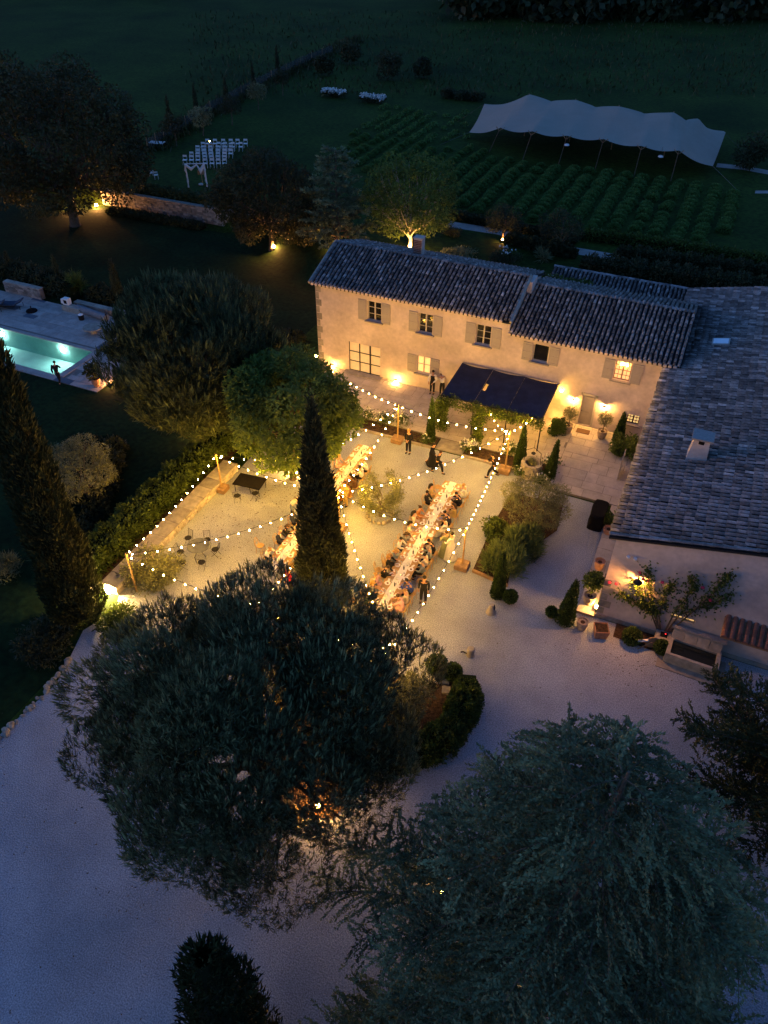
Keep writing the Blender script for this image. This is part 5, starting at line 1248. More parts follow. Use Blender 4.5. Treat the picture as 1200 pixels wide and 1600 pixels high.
def person(label, loc, rz, pz, top='black', bottom='black', hair='dark', style='short', fem=False, group=None, short=False, s=1.0, veil=False):
    P = POSES[pz]; o = link('person', cached((pz, fem, 'b'), lambda: body_mesh(P, fem)), None, loc, rz, s); tag(o, label, 'person', group)
    # clothing and hair
    t = link('dress_top' if bottom == 'skirt' else 'jacket' if top in ('black', 'navy') else 'shirt', cached((pz, fem, short, 't'), lambda: top_mesh(P, .4 if short else 1.0, .014 if short else .022, fem)), o); setmat(t, CLO[top])
    if bottom == 'skirt': q = link('skirt', cached((pz, 'sk'), lambda: skirt_mesh(P)), o); setmat(q, CLO[top])
    else: q = link('trousers', cached((pz, 'tr'), lambda: trouser_mesh(P)), o); setmat(q, CLO[bottom])
    if hair: h = link('hair', cached((pz, style, 'h'), lambda: hair_mesh(P, style)), o); setmat(h, HAIR[hair])
    if top in ('black', 'navy') and not bottom == 'skirt' and not fem and pz.startswith('sit'):
        def sf():
            mb = MB(); f = P['face'].copy(); f.z = 0; f.normalize(); c = P['chest']+f*.135+Vector((0, 0, .02)); a = P['neckb']+f*.075
            mb.add([tuple(a+Vector((-.055, 0, 0))), tuple(a+Vector((.055, 0, 0))), tuple(c+Vector((.02, .01, -.10))), tuple(c+Vector((-.02, .01, -.10)))], [(0, 1, 2, 3)]); return mb.mesh('shirt_front', CLO['white'])
        link('shirt_front', cached((pz, 'sf'), sf), o)
    for sd in 'LR':
        def shoe(sd=sd):
            mb = MB(); a = P['an'+sd]; d = P['face'].copy(); d.z = 0; d.normalize(); mb.ell(tuple(a+d*.06+Vector((0, 0, -.045))), (.052, .135, .05), 8, 5); return mb.mesh('shoe', m_black)
        link('shoe', cached((pz, sd, 'shoe'), shoe), o)
    return o
# ---- bentwood chair
def chair_parts():
    d = {}
    mb = MB(); mb.lathe([(.19, 0), (.205, .015), (.205, .03), (.19, .045)], 12, (0, 0, .43)); d['seat'] = mb.mesh('seat', m_wood)
    mb = MB(); mb.tube([(-.18, -.17, .45), (-.19, -.22, .70), (-.13, -.25, .88), (0, -.26, .92), (.13, -.25, .88), (.19, -.22, .70), (.18, -.17, .45)], .017, 5)
    mb.tube([(-.17, -.19, .55), (0, -.235, .74), (.17, -.22, .80)], .010, 4); mb.tube([(.17, -.19, .55), (0, -.235, .74), (-.17, -.22, .80)], .010, 4); d['backrest'] = mb.mesh('backrest', m_wood)
    for i, (x, y) in enumerate(((-.15, .15), (.15, .15), (-.16, -.16), (.16, -.16))):
        mb = MB(); mb.tube([(x, y, .44), (x*1.25, y*1.25, 0)], [.018, .013], 5); d['leg%d' % i] = mb.mesh('leg', m_wood)
    return d
CH = chair_parts()
def chair(label, loc, rz, group='bentwood chairs at the long tables'):
    t = thing('bentwood_chair', label, 'chair', loc, rz, group)
    for k, m in CH.items(): link(m.name.split('.')[0], m, t)
    return t
# ---- long tables
def long_table(cx, y0, y1, n, w, lab, grp, cxtop=None):
    L = (y1-y0)/n
    for i in range(n):
        ya = y0+i*L; c = cx+((cxtop if cxtop is not None else cx)-cx)*(i+.5)/n
        t = thing('dining_table', '%s section of the %s' % (('nearest', 'second', 'third', 'fourth', 'farthest')[i] if n > 3 else ('nearest', 'middle', 'farthest')[i], lab), 'table', (c, ya+L/2, 0), 0, grp)
        for j in range(5):
            b_ = MB(); b_.box(-w/2+j*w/5+.003, -w/2+(j+1)*w/5-.003, -L/2+.01, L/2-.01, .72, .755); b_.obj('tabletop_board', m_wood, t)
        for sx in (-1, 1):
            for sy in (-1, 1): b_ = MB(); b_.box(sx*(w/2-.12)-.04, sx*(w/2-.12)+.04, sy*(L/2-.25)-.04, sy*(L/2-.25)+.04, 0, .72); b_.obj('leg', m_wood, t)
        b_ = MB(); b_.box(-w/2+.1, w/2-.1, -L/2+.2, -L/2+.26, .62, .72); b_.box(-w/2+.1, w/2-.1, L/2-.26, L/2-.2, .62, .72); b_.obj('apron', m_wood, t)
TX, TY0, TY1, TW = -9.95, 22.5, 33.2, 1.12
long_table(TX+.02, TY0, TY1, 4, TW, 'right long dining table', 'wooden tables of the right long row', TX-.05)
T2X0, T2X1 = -15.92, -16.1
long_table(T2X0, 22.95, 34.4, 5, 1.1, 'left long dining table', 'wooden tables of the left long row', T2X1)
def runner(name, label, x0, x1, y0, y1):
    mb = MB(); n = 60; vs = []; fs = []; rd = random.Random(8)
    for i in range(n+1):
        y = y0+(y1-y0)*i/n; cx = x0+(x1-x0)*i/n; z = .762+rd.uniform(0, .012)
        if i == 0: y += .0; z = .45
        if i == 1: y = y0+.01
        for k in range(5): vs.append((cx-.2+.1*k+rd.uniform(-.015, .015), y-.02 if i == 0 else y, z+(rd.uniform(0, .012) if i else 0)))
    for i in range(n):
        for k in range(4): fs.append((i*5+k, i*5+k+1, (i+1)*5+k+1, (i+1)*5+k))
    mb.add(vs, fs); o = mb.obj(name, m_cloth, smooth=True); tag(o, label, 'table runner')
runner('table_runner', 'creased pale gauze runner along the right long dining table', TX+.05, TX-.08, TY0, TY1)
runner('table_runner', 'creased pale gauze runner along the left long dining table', T2X0, T2X1, 22.95, 34.4)
# tableware
mb = MB(); mb.lathe([(.05, 0), (.09, .004), (.145, .018), (.148, .022), (.09, .010), (.02, .008)], 14); PL = mb.mesh('plate', m_china)
mb = MB(); mb.ell((0, 0, .02), (.07, .055, .022), 8, 5, jit=.2); FD_ = mb.mesh('food', m_food)
mb = MB(); mb.lathe([(.035, 0), (.032, .004), (.005, .01), (.005, .09), (.03, .12), (.04, .16), (.034, .20)], 8); GL = mb.mesh('wine_glass', m_glass)
mb = MB(); mb.lathe([(.037, 0), (.038, .18), (.014, .24), (.014, .30)], 8); BO = mb.mesh('bottle', m_bottle)
mb = MB(); mb.cbox(0, 0, .015, .10, .19, .012, jit=.008); NP = mb.mesh('napkin', m_cloth)
mb = MB(); mb.ell((0, 0, .10), (.09, .09, .07), 8, 6, jit=.25); FLW = mb.mesh('flowers', l_white)
mb = MB(); mb.lathe([(.03, 0), (.045, .03), (.03, .07)], 8); VS = mb.mesh('vase', m_china)
mb = MB(); mb.tube([(0, 0, 0), (0, 0, .05)], .03, 7); CD = mb.mesh('candle_cup', m_china); mb = MB(); mb.ell((0, 0, .065), (.014, .014, .022), 6, 5); FLM = mb.mesh('flame', m_flame)
rd = random.Random(12)
def xc(which, y): 
    return TX+.02+(-.07)*(y-TY0)/(TY1-TY0) if which == 'right' else T2X0+(T2X1-T2X0)*(y-22.95)/11.45
def lay(which, y0, y1, step=.70):
    y = y0+.35; n = 0
    while y < y1-.2:
        for sd in (-1, 1):
            x = xc(which, y)+sd*.36+rd.uniform(-.02, .02)
            p = link('plate', PL, None, (x, y+rd.uniform(-.04, .04), .758)); tag(p, 'white dinner plate set at a place of the %s long dining table' % which, 'plate', 'dinner plates on the %s long table' % which)
            if rd.random() < .75: link('food', FD_, p, (0, 0, 0), rd.uniform(0, 6))
            for k in range(2):
                q = link('wine_glass', GL, None, (x-sd*(.16+.06*k), y+.16-.12*k+rd.uniform(-.02, .02), .757)); tag(q, 'stemmed wine glass beside a plate on the %s long dining table' % which, 'glass', 'wine glasses on the %s long table' % which)
            q = link('napkin', NP, None, (x+sd*.02, y+.27, .757), rd.uniform(-.5, .5)); tag(q, 'crumpled white napkin on the %s long dining table' % which, 'napkin', 'napkins on the %s long table' % which)
        y += step; n += 1
    y = y0+.5; i = 0
    while y < y1-.3:
        x = xc(which, y)
        q = link('bottle', BO, None, (x+rd.uniform(-.12, .12), y, .757)); tag(q, 'dark wine bottle standing on the runner of the %s long dining table' % which, 'bottle', 'wine bottles on the %s long table' % which)
        t = thing('flower_vase', 'small vase of white flowers on the runner of the %s long dining table' % which, 'vase', (x+rd.uniform(-.1, .1), y+.45, .757), 0, 'flower vases on the %s long table' % which); link('vase', VS, t); link('flowers', FLW, t)
        t = thing('candle', 'lit candle cup on the runner of the %s long dining table' % which, 'candle', (x+rd.uniform(-.15, .15), y+.8, .757), 0, 'candles on the %s long table' % which); link('cup', CD, t); link('flame', FLM, t)
        y += 1.25; i += 1
lay('right', TY0, TY1); lay('left', 22.95, 34.4)
# ---- guests: (head px, head py, side, look, description)
def seat_y(px, py, x):
    # row along the table at which a head 1.25 m up shows at this height in the picture
    lo, hi = 20.0, 36.0
    for _ in range(40):
        m = (lo+hi)/2
        if proj((x, m, 1.28))[1] > py: lo = m
        else: hi = m
    return lo
GR = [  # right table, left side (L) and right side (R)
 (757, 'L', 'sitback', 'gold', 'skirt', 'dark', 'long', True, 'woman in pale striped gold dress at the far left end of the right table'),
 (768, 'L', 'sitback', 'black', 'black', 'dark', 'short', False, 'man in black suit and open white shirt, second on the left side, right table'),
 (791, 'L', 'sit', 'orange', 'skirt', 'brown', 'bun', True, 'woman in orange dress leaning in on the left side of the right long table'),
 (798, 'L', 'sitback', 'cream', 'skirt', 'dark', 'long', True, 'woman with long dark hair in cream dress left of the woman in orange'),
 (815, 'L', 'sit', 'cream', 'skirt', 'dark', 'long', True, 'woman in cream top above the grey dressed woman, left side of the right table'),
 (829, 'L', 'sitlean', 'grey', 'skirt', 'brown', 'long', True, 'woman in dark grey dress seated next to the bearded man in white shirt'),
 (839, 'L', 'sit', 'white', 'navy', 'dark', 'short', False, 'man in white shirt and tie on the left side of the right long table'),
 (856, 'L', 'sitlean', 'slate', 'skirt', 'blonde', 'long', True, 'blonde woman in grey leaning over the table beside the man in white shirt'),
 (866, 'L', 'sit', 'black', 'skirt', 'blonde', 'long', True, 'blonde woman in black dress on the left side of the right long table'),
 (881, 'L', 'sitlean', 'black', 'black', 'brown', 'short', False, 'man in black suit below the blonde woman in black, left side of the right table'),
 (897, 'L', 'sitback', 'pink', 'skirt', 'blonde', 'bun', True, 'blonde woman in pale blush dress on the near left side of the right table'),
 (908, 'L', 'sit', 'grey', 'skirt', 'blonde', 'long', True, 'woman in light grey dress between blush dress and dark green dress'),
 (923, 'L', 'sit', 'green', 'skirt', 'blonde', 'long', True, 'guest in dark green dress at the near left end of the right long table'),
 (759, 'R', 'sit', 'white', 'skirt', 'blonde', 'short', True, 'guest in white at the far right end of the right long table'),
 (772, 'R', 'sitlean', 'black', 'black', 'dark', 'short', False, 'man in black suit near the far right end of the right long table'),
 (788, 'R', 'sit', 'gold', 'skirt', 'brown', 'long', True, 'woman in gold and green dress on the right side of the right long table'),
 (802, 'R', 'sitlean', 'navy', 'black', 'dark', 'short', False, 'man in dark suit beside the woman in gold, right side of the right table'),
 (813, 'R', 'sitraise', 'white', 'skirt', 'brown', 'bun', True, 'guest in white top reaching over the table next to the standing bride'),
 (846, 'R', 'sitlean', 'black', 'black', 'dark', 'short', False, 'man in black leaning to the table just below the standing couple'),
 (855, 'R', 'sit', 'slate', 'black', 'grey', 'short', False, 'grey haired guest in light grey shirt on the right side of the right table'),
 (864, 'R', 'sit', 'cream', 'black', 'dark', 'short', False, 'dark haired man in cream shirt above the man in blue grey shirt'),
 (873, 'R', 'sitback', 'slate', 'black', 'grey', 'short', False, 'broad man in blue grey shirt sitting sideways at the right long table'),
 (909, 'R', 'sitlean', 'blue', 'black', 'dark', 'short', False, 'person in bright blue jacket beside the man standing in black'),
 (922, 'R', 'sit', 'cream', 'skirt', 'blonde', 'bun', True, 'blonde woman in white blouse near the near right end of the right table'),
 (934, 'R', 'sitlean', 'pink', 'skirt', 'brown', 'bun', True, 'woman in pink dress at the near right corner of the right long table')]
rg_ = random.Random(4)
def place(which, side, y, args, lab, w=.56):
    xx = xc(which, y); off = w+.34
    x = xx-off if side == 'L' else xx+off; rz = -math.pi/2 if side == 'L' else math.pi/2
    rz += rg_.uniform(-.18, .18)
    pz, top, bot, hair, st, fem = args
    person(lab, (x, y, 0), rz, pz, top, bot, hair, st, fem, group='guests seated at the %s long table' % which, short=fem and top not in ('black',), s=rg_.uniform(.96, 1.03))
    chair(' '.join(('bentwood chair under the %s' % lab).split()[:16]), (x, y, 0), rz)
ysL, last = [], {}
rows = {}
for i, a in enumerate(GR):
    y = seat_y(0, a[0], TX-.9 if a[1] == 'L' else TX+.9); rows.setdefault(a[1], []).append([y, a])
for sd, R_ in rows.items():
    R_.sort(key=lambda q: -q[0])
    for i in range(1, len(R_)):
        if R_[i-1][0]-R_[i][0] < .56: R_[i][0] = R_[i-1][0]-.56
    for y, a in R_:
        place('right', sd, y, a[2:8], a[8])
GLT = [
 (853, 'L', 'sitlean', 'white', 'black', 'blonde', 'bun', True, 'fair haired guest in white at the near left end of the left long table'),
 (829, 'L', 'sit', 'navy', 'black', None, 'short', False, 'bald man in navy suit and white shirt on the left side of the left table'),
 (817, 'L', 'sitlean', 'black', 'skirt', 'brown', 'long', True, 'woman in black with long hair beside the bald man in navy suit'),
 (800, 'L', 'sitback', 'navy', 'black', 'dark', 'short', False, 'person in navy facing away below the bending guest, left table'),
 (848, 'R', 'sit', 'white', 'black', 'brown', 'short', False, 'man in white shirt at the near right side of the left long table'),
 (836, 'R', 'sitlean', 'red', 'skirt', 'brown', 'long', True, 'woman in red just left of the tall cypress at the left table'),
 (760, 'L', 'sit', 'cream', 'skirt', 'brown', 'long', True, 'guest in cream half hidden under the edge of the round tree'),
 (745, 'L', 'sit', 'black', 'black', 'dark', 'short', False, 'guest in black suit half hidden under the round tree'),
 (758, 'R', 'sitback', 'orange', 'skirt', 'brown', 'long', True, 'guest in orange beside the centre light post at the left table'),
 (744, 'R', 'sitlean', 'brown', 'skirt', 'dark', 'long', True, 'guest in brown dress above the centre light post'),
 (731, 'R', 'sit', 'white', 'black', 'dark', 'short', False, 'dark haired man in white shirt on the far right side of the left table'),
 (720, 'R', 'sitlean', 'white', 'black', 'blonde', 'short', False, 'man in white shirt at the far right end of the left table'),
 (712, 'L', 'sit', 'pink', 'skirt', 'blonde', 'long', True, 'guest in blush at the far left end of the left long table')]
rows = {}
for a in GLT: rows.setdefault(a[1], []).append([seat_y(0, a[0], T2X0-.9 if a[1] == 'L' else T2X0+.9), a])
for sd, R_ in rows.items():
    R_.sort(key=lambda q: -q[0])
    for i in range(1, len(R_)):
        if R_[i-1][0]-R_[i][0] < .56: R_[i][0] = R_[i-1][0]-.56
    for y, a in R_: place('left', sd, y, a[2:8], a[8])
# empty chairs
for i, (px, py, rz, lb) in enumerate([(683, 770, -1.2, 'empty bentwood chair at the far left end of the right long table'), (604, 888, -1.4, 'empty bentwood chair behind the man in black suit, near left side'),
                      (592, 900, -1.3, 'empty bentwood chair turned out behind the woman in blush'), (569, 935, -1.2, 'empty bentwood chair outermost at the near left corner of the right table'),
                      (551, 948, .3, 'empty bentwood chair between the tall cypress and the right long table'), (657, 917, 1.3, 'empty bentwood chair left of the man standing in black'),
                      (459, 893, 1.6, 'empty bentwood chair at the near right corner of the left table'), (408, 862, -1.4, 'empty bentwood chair left of the fair haired guest, left table')]):
    q = g(px, py); chair(lb, (q.x, q.y, 0), rz)
# standing and walking people
def stand(px, py, rz, pz, label, top, bottom, hair='dark', style='short', fem=False, z=0.0, s=1.0, short=False):
    q = g(px, py, z); return person(label, (q.x, q.y, z), rz, pz, top, bottom, hair, style, fem, s=s, short=short)
stand(661, 941, 3.3, 'stand', 'man all in black standing on the gravel right of the long table end', 'black', 'black', s=1.05)
stand(638, 708, 3.1, 'clasp', 'person in long black clothes standing beside the light post and planter bed', 'black', 'black', 'blonde', 'bun', True, s=1.02)
stand(674, 727, -1.9, 'walk', 'waitress in black dress walking, the upper of the striding pair', 'black', 'skirt', 'dark', 'bun', True)
stand(683, 740, -1.7, 'walk', 'waiter in black apron striding right, the lower of the walking pair', 'black', 'black', 'brown', 'short', True)
stand(769, 746, 1.9, 'walk', 'person in black walking past the right light post under the bulbs', 'black', 'black', 'dark', 'short')
o = stand(675, 615, 3.2, 'serve', 'waiter in white shirt and black waistcoat on the terrace by the small window', 'white', 'black', z=.15, s=1.03)
w_ = MB(); w_.tube([(0, 0, 1.0), (0, 0, 1.2), (0, .0, 1.38)], [.15, .15, .17], 10); v_ = w_.obj('waistcoat', CLO['black'], o)
stand(690, 618, .5, 'bend', 'waiter in white shirt bending under the left end of the pergola', 'white', 'black', z=.15)
stand(94, 600, .5, 'walk', 'dark figure walking along the lit pool edge', 'black', 'black')
stand(695, 868, .9, 'serve', 'bridesmaid in sage green dress standing behind the seated guests', 'sage', 'skirt', 'brown', 'bun', True)
stand(703, 872, 1.3, 'serve', 'bride in long white gown standing at the right long table', 'white', 'skirt', 'dark', 'bun', True, s=1.04)
stand(457, 808, -1.1, 'bend', 'guest in cream shirt bending over the left table beside the cypress', 'cream', 'slate', 'blonde', 'short')
stand(526, 806, 2.6, 'clasp', 'man in navy suit standing left of the centre light post', 'navy', 'navy')
stand(540, 790, 2.9, 'stand', 'guest in gold suit standing right of the centre light post', 'gold', 'gold', 'brown', 'short')
stand(455, 925, 2.6, 'serve', 'person in red showing through the pine beside the tall cypress', 'red', 'black', 'brown', 'bun', True)
m_litter = M('dry_leaf', (0.10, 0.07, 0.04), .9, .4, 20, tint=.6)
# ================================================================ LIGHT POSTS AND FESTOON STRINGS
PH = 2.7
PO = dict(A=(-21.8, 19.3, 2.65, 'at the near left corner of the yard', False), B=(-22.35, 27.9, 2.62, 'at the far end of the low wall by the round tree', True), C=(-14.6, 27.6, 2.7, 'between the two dining tables beside the tall cypress', True),
          D=(-14.95, 36.6, 2.75, 'by the terrace bed near the standing person in black', True), E=(-7.85, 36.35, 3.05, 'beside the stone well and pergola', True), F=(-7.5, 27.6, 2.7, 'standing free on the gravel left of the rosemary', True),
          G=(-7.9, 19.2, 2.7, 'hidden behind the umbrella pine, right one', True), H=(-14.4, 19.0, 2.7, 'hidden behind the umbrella pine, left one', True))
for k, (x, y, h, lb, box) in PO.items():
    t = thing('light_post', 'wooden festoon light post %s' % lb, 'light post', (x, y, 0), group='wooden posts carrying the string lights')
    mb = MB(); mb.tube([(0, 0, 0), (.02, 0, h*.5), (0, 0, h)], [.05, .045, .04], 8); mb.obj('pole', m_pole, t)
    mb = MB(); mb.tube([(-.10, 0, h-.02), (.10, 0, h-.02)], .012, 5); mb.obj('hook', m_metal, t)
    if box:
        for i in range(5):
            b_ = MB(); b_.box(-.32, .32, -.30+i*.12, -.30+i*.12+.11, .27, .30); b_.obj('crate_slat', m_crate, t)
        for sx in (-1, 1):
            for j in range(3): b_ = MB(); b_.box(sx*.33-.015, sx*.33+.015, -.31, .31, .02+j*.09, .10+j*.09); b_.obj('crate_slat', m_crate, t); b_ = MB(); b_.box(-.31, .31, sx*.32-.015, sx*.32+.015, .02+j*.09, .10+j*.09); b_.obj('crate_slat', m_crate, t)
        b_ = MB(); b_.box(-.29, .29, -.29, .29, 0, .26); b_.obj('ballast', m_soil, t)
BM = MB(); BM.ell((0, 0, -.07), (.029, .029, .034), 8, 5); BULB = BM.mesh('bulb', m_bulb)
BS = MB(); BS.tube([(0, 0, .02), (0, 0, -.02)], .02, 5); SOCK = BS.mesh('socket', m_metal)
def string(a, b, label, sag=.55, step=.57, name='festoon_string'):
    a, b = Vector(a), Vector(b); t = thing(name, label, 'string lights', tuple((a+b)/2), group=None); o = (a+b)/2; L = (b-a).length; n = max(2, int(L/step))
    f = lambda u: a.lerp(b, u)-o-Vector((0, 0, sag*4*u*(1-u)))
    mb = MB(); mb.tube([f(i/16) for i in range(17)], .012, 4); mb.obj('cable', m_metal, t)
    for i in range(n):
        p = f((i+.5)/n); link('bulb', BULB, t, p-Vector((0, 0, .01))); link('socket', SOCK, t, p)
def top(k, dz=0, dx=0): x, y, h, *_ = PO[k]; return (x+dx, y, h-.03+dz)
string(top('A'), top('B'), 'string of warm bulbs over the left hedge along the low wall', .35, .56)
string(top('A'), top('C'), 'string of bulbs crossing from the near left post over the round metal table', .75)
string(top('B'), top('C'), 'string of bulbs hanging along the lower edge of the round tree', .45)
string(top('A'), top('H'), 'short string running from the near left post into the pine', .5)
string(top('C'), top('H'), 'string hanging over the near end of the left table beside the cypress', .6)
string(top('C'), top('D'), 'string of bulbs rising from the centre post to the post by the terrace bed', .45)
string(top('C'), top('E'), 'string of bulbs over the courtyard olive and the walking waiters', .75)
string(top('C'), top('F'), 'string of bulbs over the stone ring and the right table', .65)
string(top('C'), top('G'), 'string of bulbs sweeping down the gravel between the two tables', .65)
string(top('D'), (-22.6, 40.0, 2.6), 'string of bulbs in front of the french door', .4)
string(top('D'), top('E'), 'string of bulbs along the terrace edge before the pergola', .4)
string(top('E'), top('F'), 'dense string of bulbs from the well post down to the free post', .35, .40)
string(top('E', 0, .1), (-6.6, 42.9, 2.6), 'string of bulbs climbing the right edge of the pergola', .5, .8)
string(top('E', -.05, -.06), (-9.9, 39.0, 2.3), 'short string from the well post under the pergola ivy', .35)
string(top('F'), top('G'), 'string of bulbs from the free post down past the standing man', .45)
string(top('G'), (-9.4, 12.5, 6.0), 'string of bulbs glinting inside the right side of the umbrella pine', .5, .9)
string(top('G'), top('H'), 'string of bulbs half hidden by the top of the pine', .6, .7)

string((-17.2, 30.0, 2.6), top('D'), 'string of bulbs hidden under the crown of the round tree', .3, .6)
string(top('B'), (-17.2, 30.0, 2.6), 'string of bulbs running under the left of the round tree', .3, .6)
# ---- ground lamps
def spot(label, px, py, z=0.0, r=.09, mat=None, name='ground_lamp'):
    q = gt(px, py) if z is None else g(px, py, z); t = thing(name, label, 'ground lamp', tuple(q))
    mb = MB(); mb.lathe([(.07, 0), (.07, .05), (.10, .10), (.12, .14)], 8); mb.obj('housing', m_metal, t)
    mb = MB(); mb.ell((0, 0, .14+r*.7), (r, r, r), 10, 6); mb.obj('lens', mat or m_lamp, t)
    return t
m_spot = M('lit_spot', (1, .7, .4), .4, 0, emit=(1.0, .58, .18), estr=1300.0)
m_spoto = M('lit_orange_spot', (1, .5, .2), .4, 0, emit=(1.0, .42, .11), estr=1700.0)
m_spotg = M('lit_gold_spot', (1, .5, .2), .4, 0, emit=(1.0, .50, .12), estr=1500.0)
spot('very bright ground lamp at the foot of the giant cypress', 173, 927, 0, .24, m_spot)
spot('orange ground lamp under the great dark tree at top left', 151, 324, 0, .15, m_spoto)
spot('small orange lamp at the corner of the pool deck by the potted plant', 172, 601, 0, .06, m_spoto)
spot('ground lamp at the trunk of the lit tree behind the roof, upper one', 640, 394, None, .14, m_spotg)
spot('ground lamp under the bushy dark oak', 428, 389, None, .12, m_spoto)
spot('second ground lamp between the dark oak and the small cedar', 527, 391, None, .12, m_spoto)
spot('added unseen lamp lighting the great dark tree at top left', 112, 326, 0, .13, m_spoto)  # extra lamp, added out of sight to light the crown orange
spot('ground lamp under the stone pine, above the hedge', 333, 672, 0, .13, m_lamp)
spot('added lamp brightening the round tree from its trunk foot', 462, 742, 0, .10, m_lamp)  # lamp added to brighten the round crown from below
spot('small ground lamp left of the stone pine lamp by the hedge end', 314, 686, 0, .07, m_lamp2)
spot('ground lamp under the umbrella pine shining through its branches', 498, 1262, .05, .10, m_lamp)
spot('ground lamp under the umbrella pine on the hedge side', 560, 1110, .05, .10, m_lamp2)
spot('ground lamp under the blue cedar at the bottom edge', 806, 1597, 0, .11, m_lamp)
spot('faint ground lamp under the left branches of the blue cedar', 690, 1400, 0, .09, m_lamp2)
spot('ground lamp beside the lemon pot on the barn walk', 931, 952, .16, .07, m_lamp)
spot('ground lamp at the barn wall behind the hydrangea', 1000, 680, .15, .05, m_lamp2)
spot('tiny lamp on the lawn by the second pencil cypress', 328, 223, Z2, .05, m_lamp2)
spot('tiny lamp on the lawn at the foot of the olive behind the house', 785, 377, Z2, .05, m_spoto)

# fallen leaves and scuffs on the gravel
rg = np.random.default_rng(800); PP = []
for cx, cy_, sx, sy, n in ((-19.5, 25.5, 2.0, 2.4, 520), (-18.5, 29.5, 1.6, 1.2, 260), (-12.5, 26, 2.0, 5.0, 160), (-15, 6, 5, 4, 260), (-4, 19, 3, 4, 160), (2.5, 24.8, 2.0, .6, 160)):
    PP.append(np.stack([rg.normal(cx, sx, n), rg.normal(cy_, sy, n), np.full(n, .012)], 1))
P = np.concatenate(PP); P = P[(P[:, 0] > -22.2) | (P[:, 1] < 16)]
V, Q, tt = leaves(P, np.stack([rg.normal(0, 1, len(P)), rg.normal(0, 1, len(P)), np.abs(rg.normal(0, .15, len(P)))], 1), rg.uniform(.05, .13, len(P)), rg.uniform(.03, .06, len(P)), rg)
V[:, 2] = np.maximum(V[:, 2], .006)
tag(link('leaf_litter', npmesh('leaf_litter', V, Q, tt, m_litter)), 'fallen leaves scattered over the gravel', 'leaves', kind='stuff')

# ================================================================ COURTYARD OBJECTS
# round bistro table and five folding chairs
q = g(313, 868); t = thing('bistro_table', 'round metal garden table on the gravel near the low wall', 'table', (q.x, q.y, 0))
mb = MB(); mb.lathe([(.58, .70), (.60, .715), (.58, .73)], 20); mb.obj('tabletop', M('zinc', (.09, .10, .125), .4, .3, 3, metal=.2), t)
for i in range(3):
    a = i*2.1; mb = MB(); mb.tube([(math.cos(a)*.35, math.sin(a)*.35, 0), (math.cos(a)*.1, math.sin(a)*.1, .4), (math.cos(a)*.3, math.sin(a)*.3, .70)], .014, 5); mb.obj('leg', m_metal, t)
def gchair(label, px, py, rz, group='dark metal garden chairs round the metal table'):
    q = g(px, py); t = thing('garden_chair', label, 'chair', (q.x, q.y, 0), rz, group)
    mb = MB(); mb.lathe([(.19, .44), (.20, .455), (.19, .465)], 10); mb.obj('seat', m_metal, t)
    mb = MB(); mb.tube([(-.17, -.17, .45), (-.17, -.26, .88), (.17, -.26, .88), (.17, -.17, .45)], .012, 4)
    for k in range(4): mb.tube([(-.12+k*.08, -.18, .47), (-.12+k*.08, -.26, .88)], .007, 4)
    mb.obj('backrest', m_metal, t)
    for x in (-.16, .16):
        mb = MB(); mb.tube([(x, .18, .44), (x, -.20, 0)], .011, 4); mb.obj('leg', m_metal, t); mb = MB(); mb.tube([(x, -.18, .44), (x, .2, 0)], .011, 4); mb.obj('leg', m_metal, t)
gchair('metal garden chair above left of the round table', 296, 850, 2.9); gchair('metal garden chair above right of the round table', 325, 853, 3.6)
gchair('metal garden chair at the right of the round table', 338, 868, 1.7); gchair('slatted metal garden chair in front of the round table', 317, 888, .1)
gchair('metal garden chair at the left of the round table', 284, 872, -1.5); gchair('metal garden chair at the lower left of the round table', 287, 888, -.9)
# dark mat / folded frame under the round tree
q = g(392, 765); t = thing('dark_table', 'low dark square table with thin legs under the edge of the round tree', 'table', (q.x, q.y, 0), .1)
mb = MB(); mb.box(-.85, .85, -.55, .55, .58, .63); mb.obj('tabletop', m_black, t)
for sx in (-.75, .75):
    for sy in (-.45, .45): mb = MB(); mb.tube([(sx, sy, 0), (sx, sy, .6)], .02, 5); mb.obj('leg', m_metal, t)
gchair('metal garden chair before the dark table under the round tree', 372, 784, .3, None); gchair('second metal garden chair before the dark table under the round tree', 400, 780, -.3, None)
# stone well
q = g(828, 742); t = thing('stone_well', 'round rough stone well with wrought iron arch and pulley in the bed', 'well', (q.x, q.y, 0)); rd = random.Random(2)
mb = MB(); mb.lathe([(.52, 0), (.50, .9), (.36, .9), (.36, .3)], 16); mb.obj('shaft', m_joint, t)
rk = []
for i in range(4): mb = MB(); mb.cbox(0, 0, 0, .30, .20, .175, jit=.035, rnd=rd); rk.append(mb.mesh('stone', m_stone))
for j in range(5):
    for i in range(11):
        a = 2*math.pi*(i+.5*(j % 2))/11; link('stone', rk[(i*3+j) % 4], t, (math.cos(a)*.52, math.sin(a)*.52, .1+j*.19), a+math.pi/2)
mb = MB(); mb.tube([(-.5, 0, .9), (-.45, 0, 1.7), (0, 0, 2.0), (.45, 0, 1.7), (.5, 0, .9)], .018, 5); mb.tube([(0, 0, 2.0), (0, 0, 2.5)], .012, 5); mb.obj('iron_arch', m_metal, t)
mb = MB(); mb.lathe([(.12, -.03), (.14, 0), (.12, .03)], 10, (0, 0, 1.6)); mb.tube([(0, 0, 2.0), (0, 0, 1.6)], .008, 4); mb.obj('pulley', m_metal, t)
mb = MB(); mb.tube([(.62, -.2, 0), (.5, 0, 1.2)], .02, 5); mb.tube([(.7, .1, 0), (.55, .1, 1.1)], .02, 5); mb.obj('iron_stay', m_metal, t)
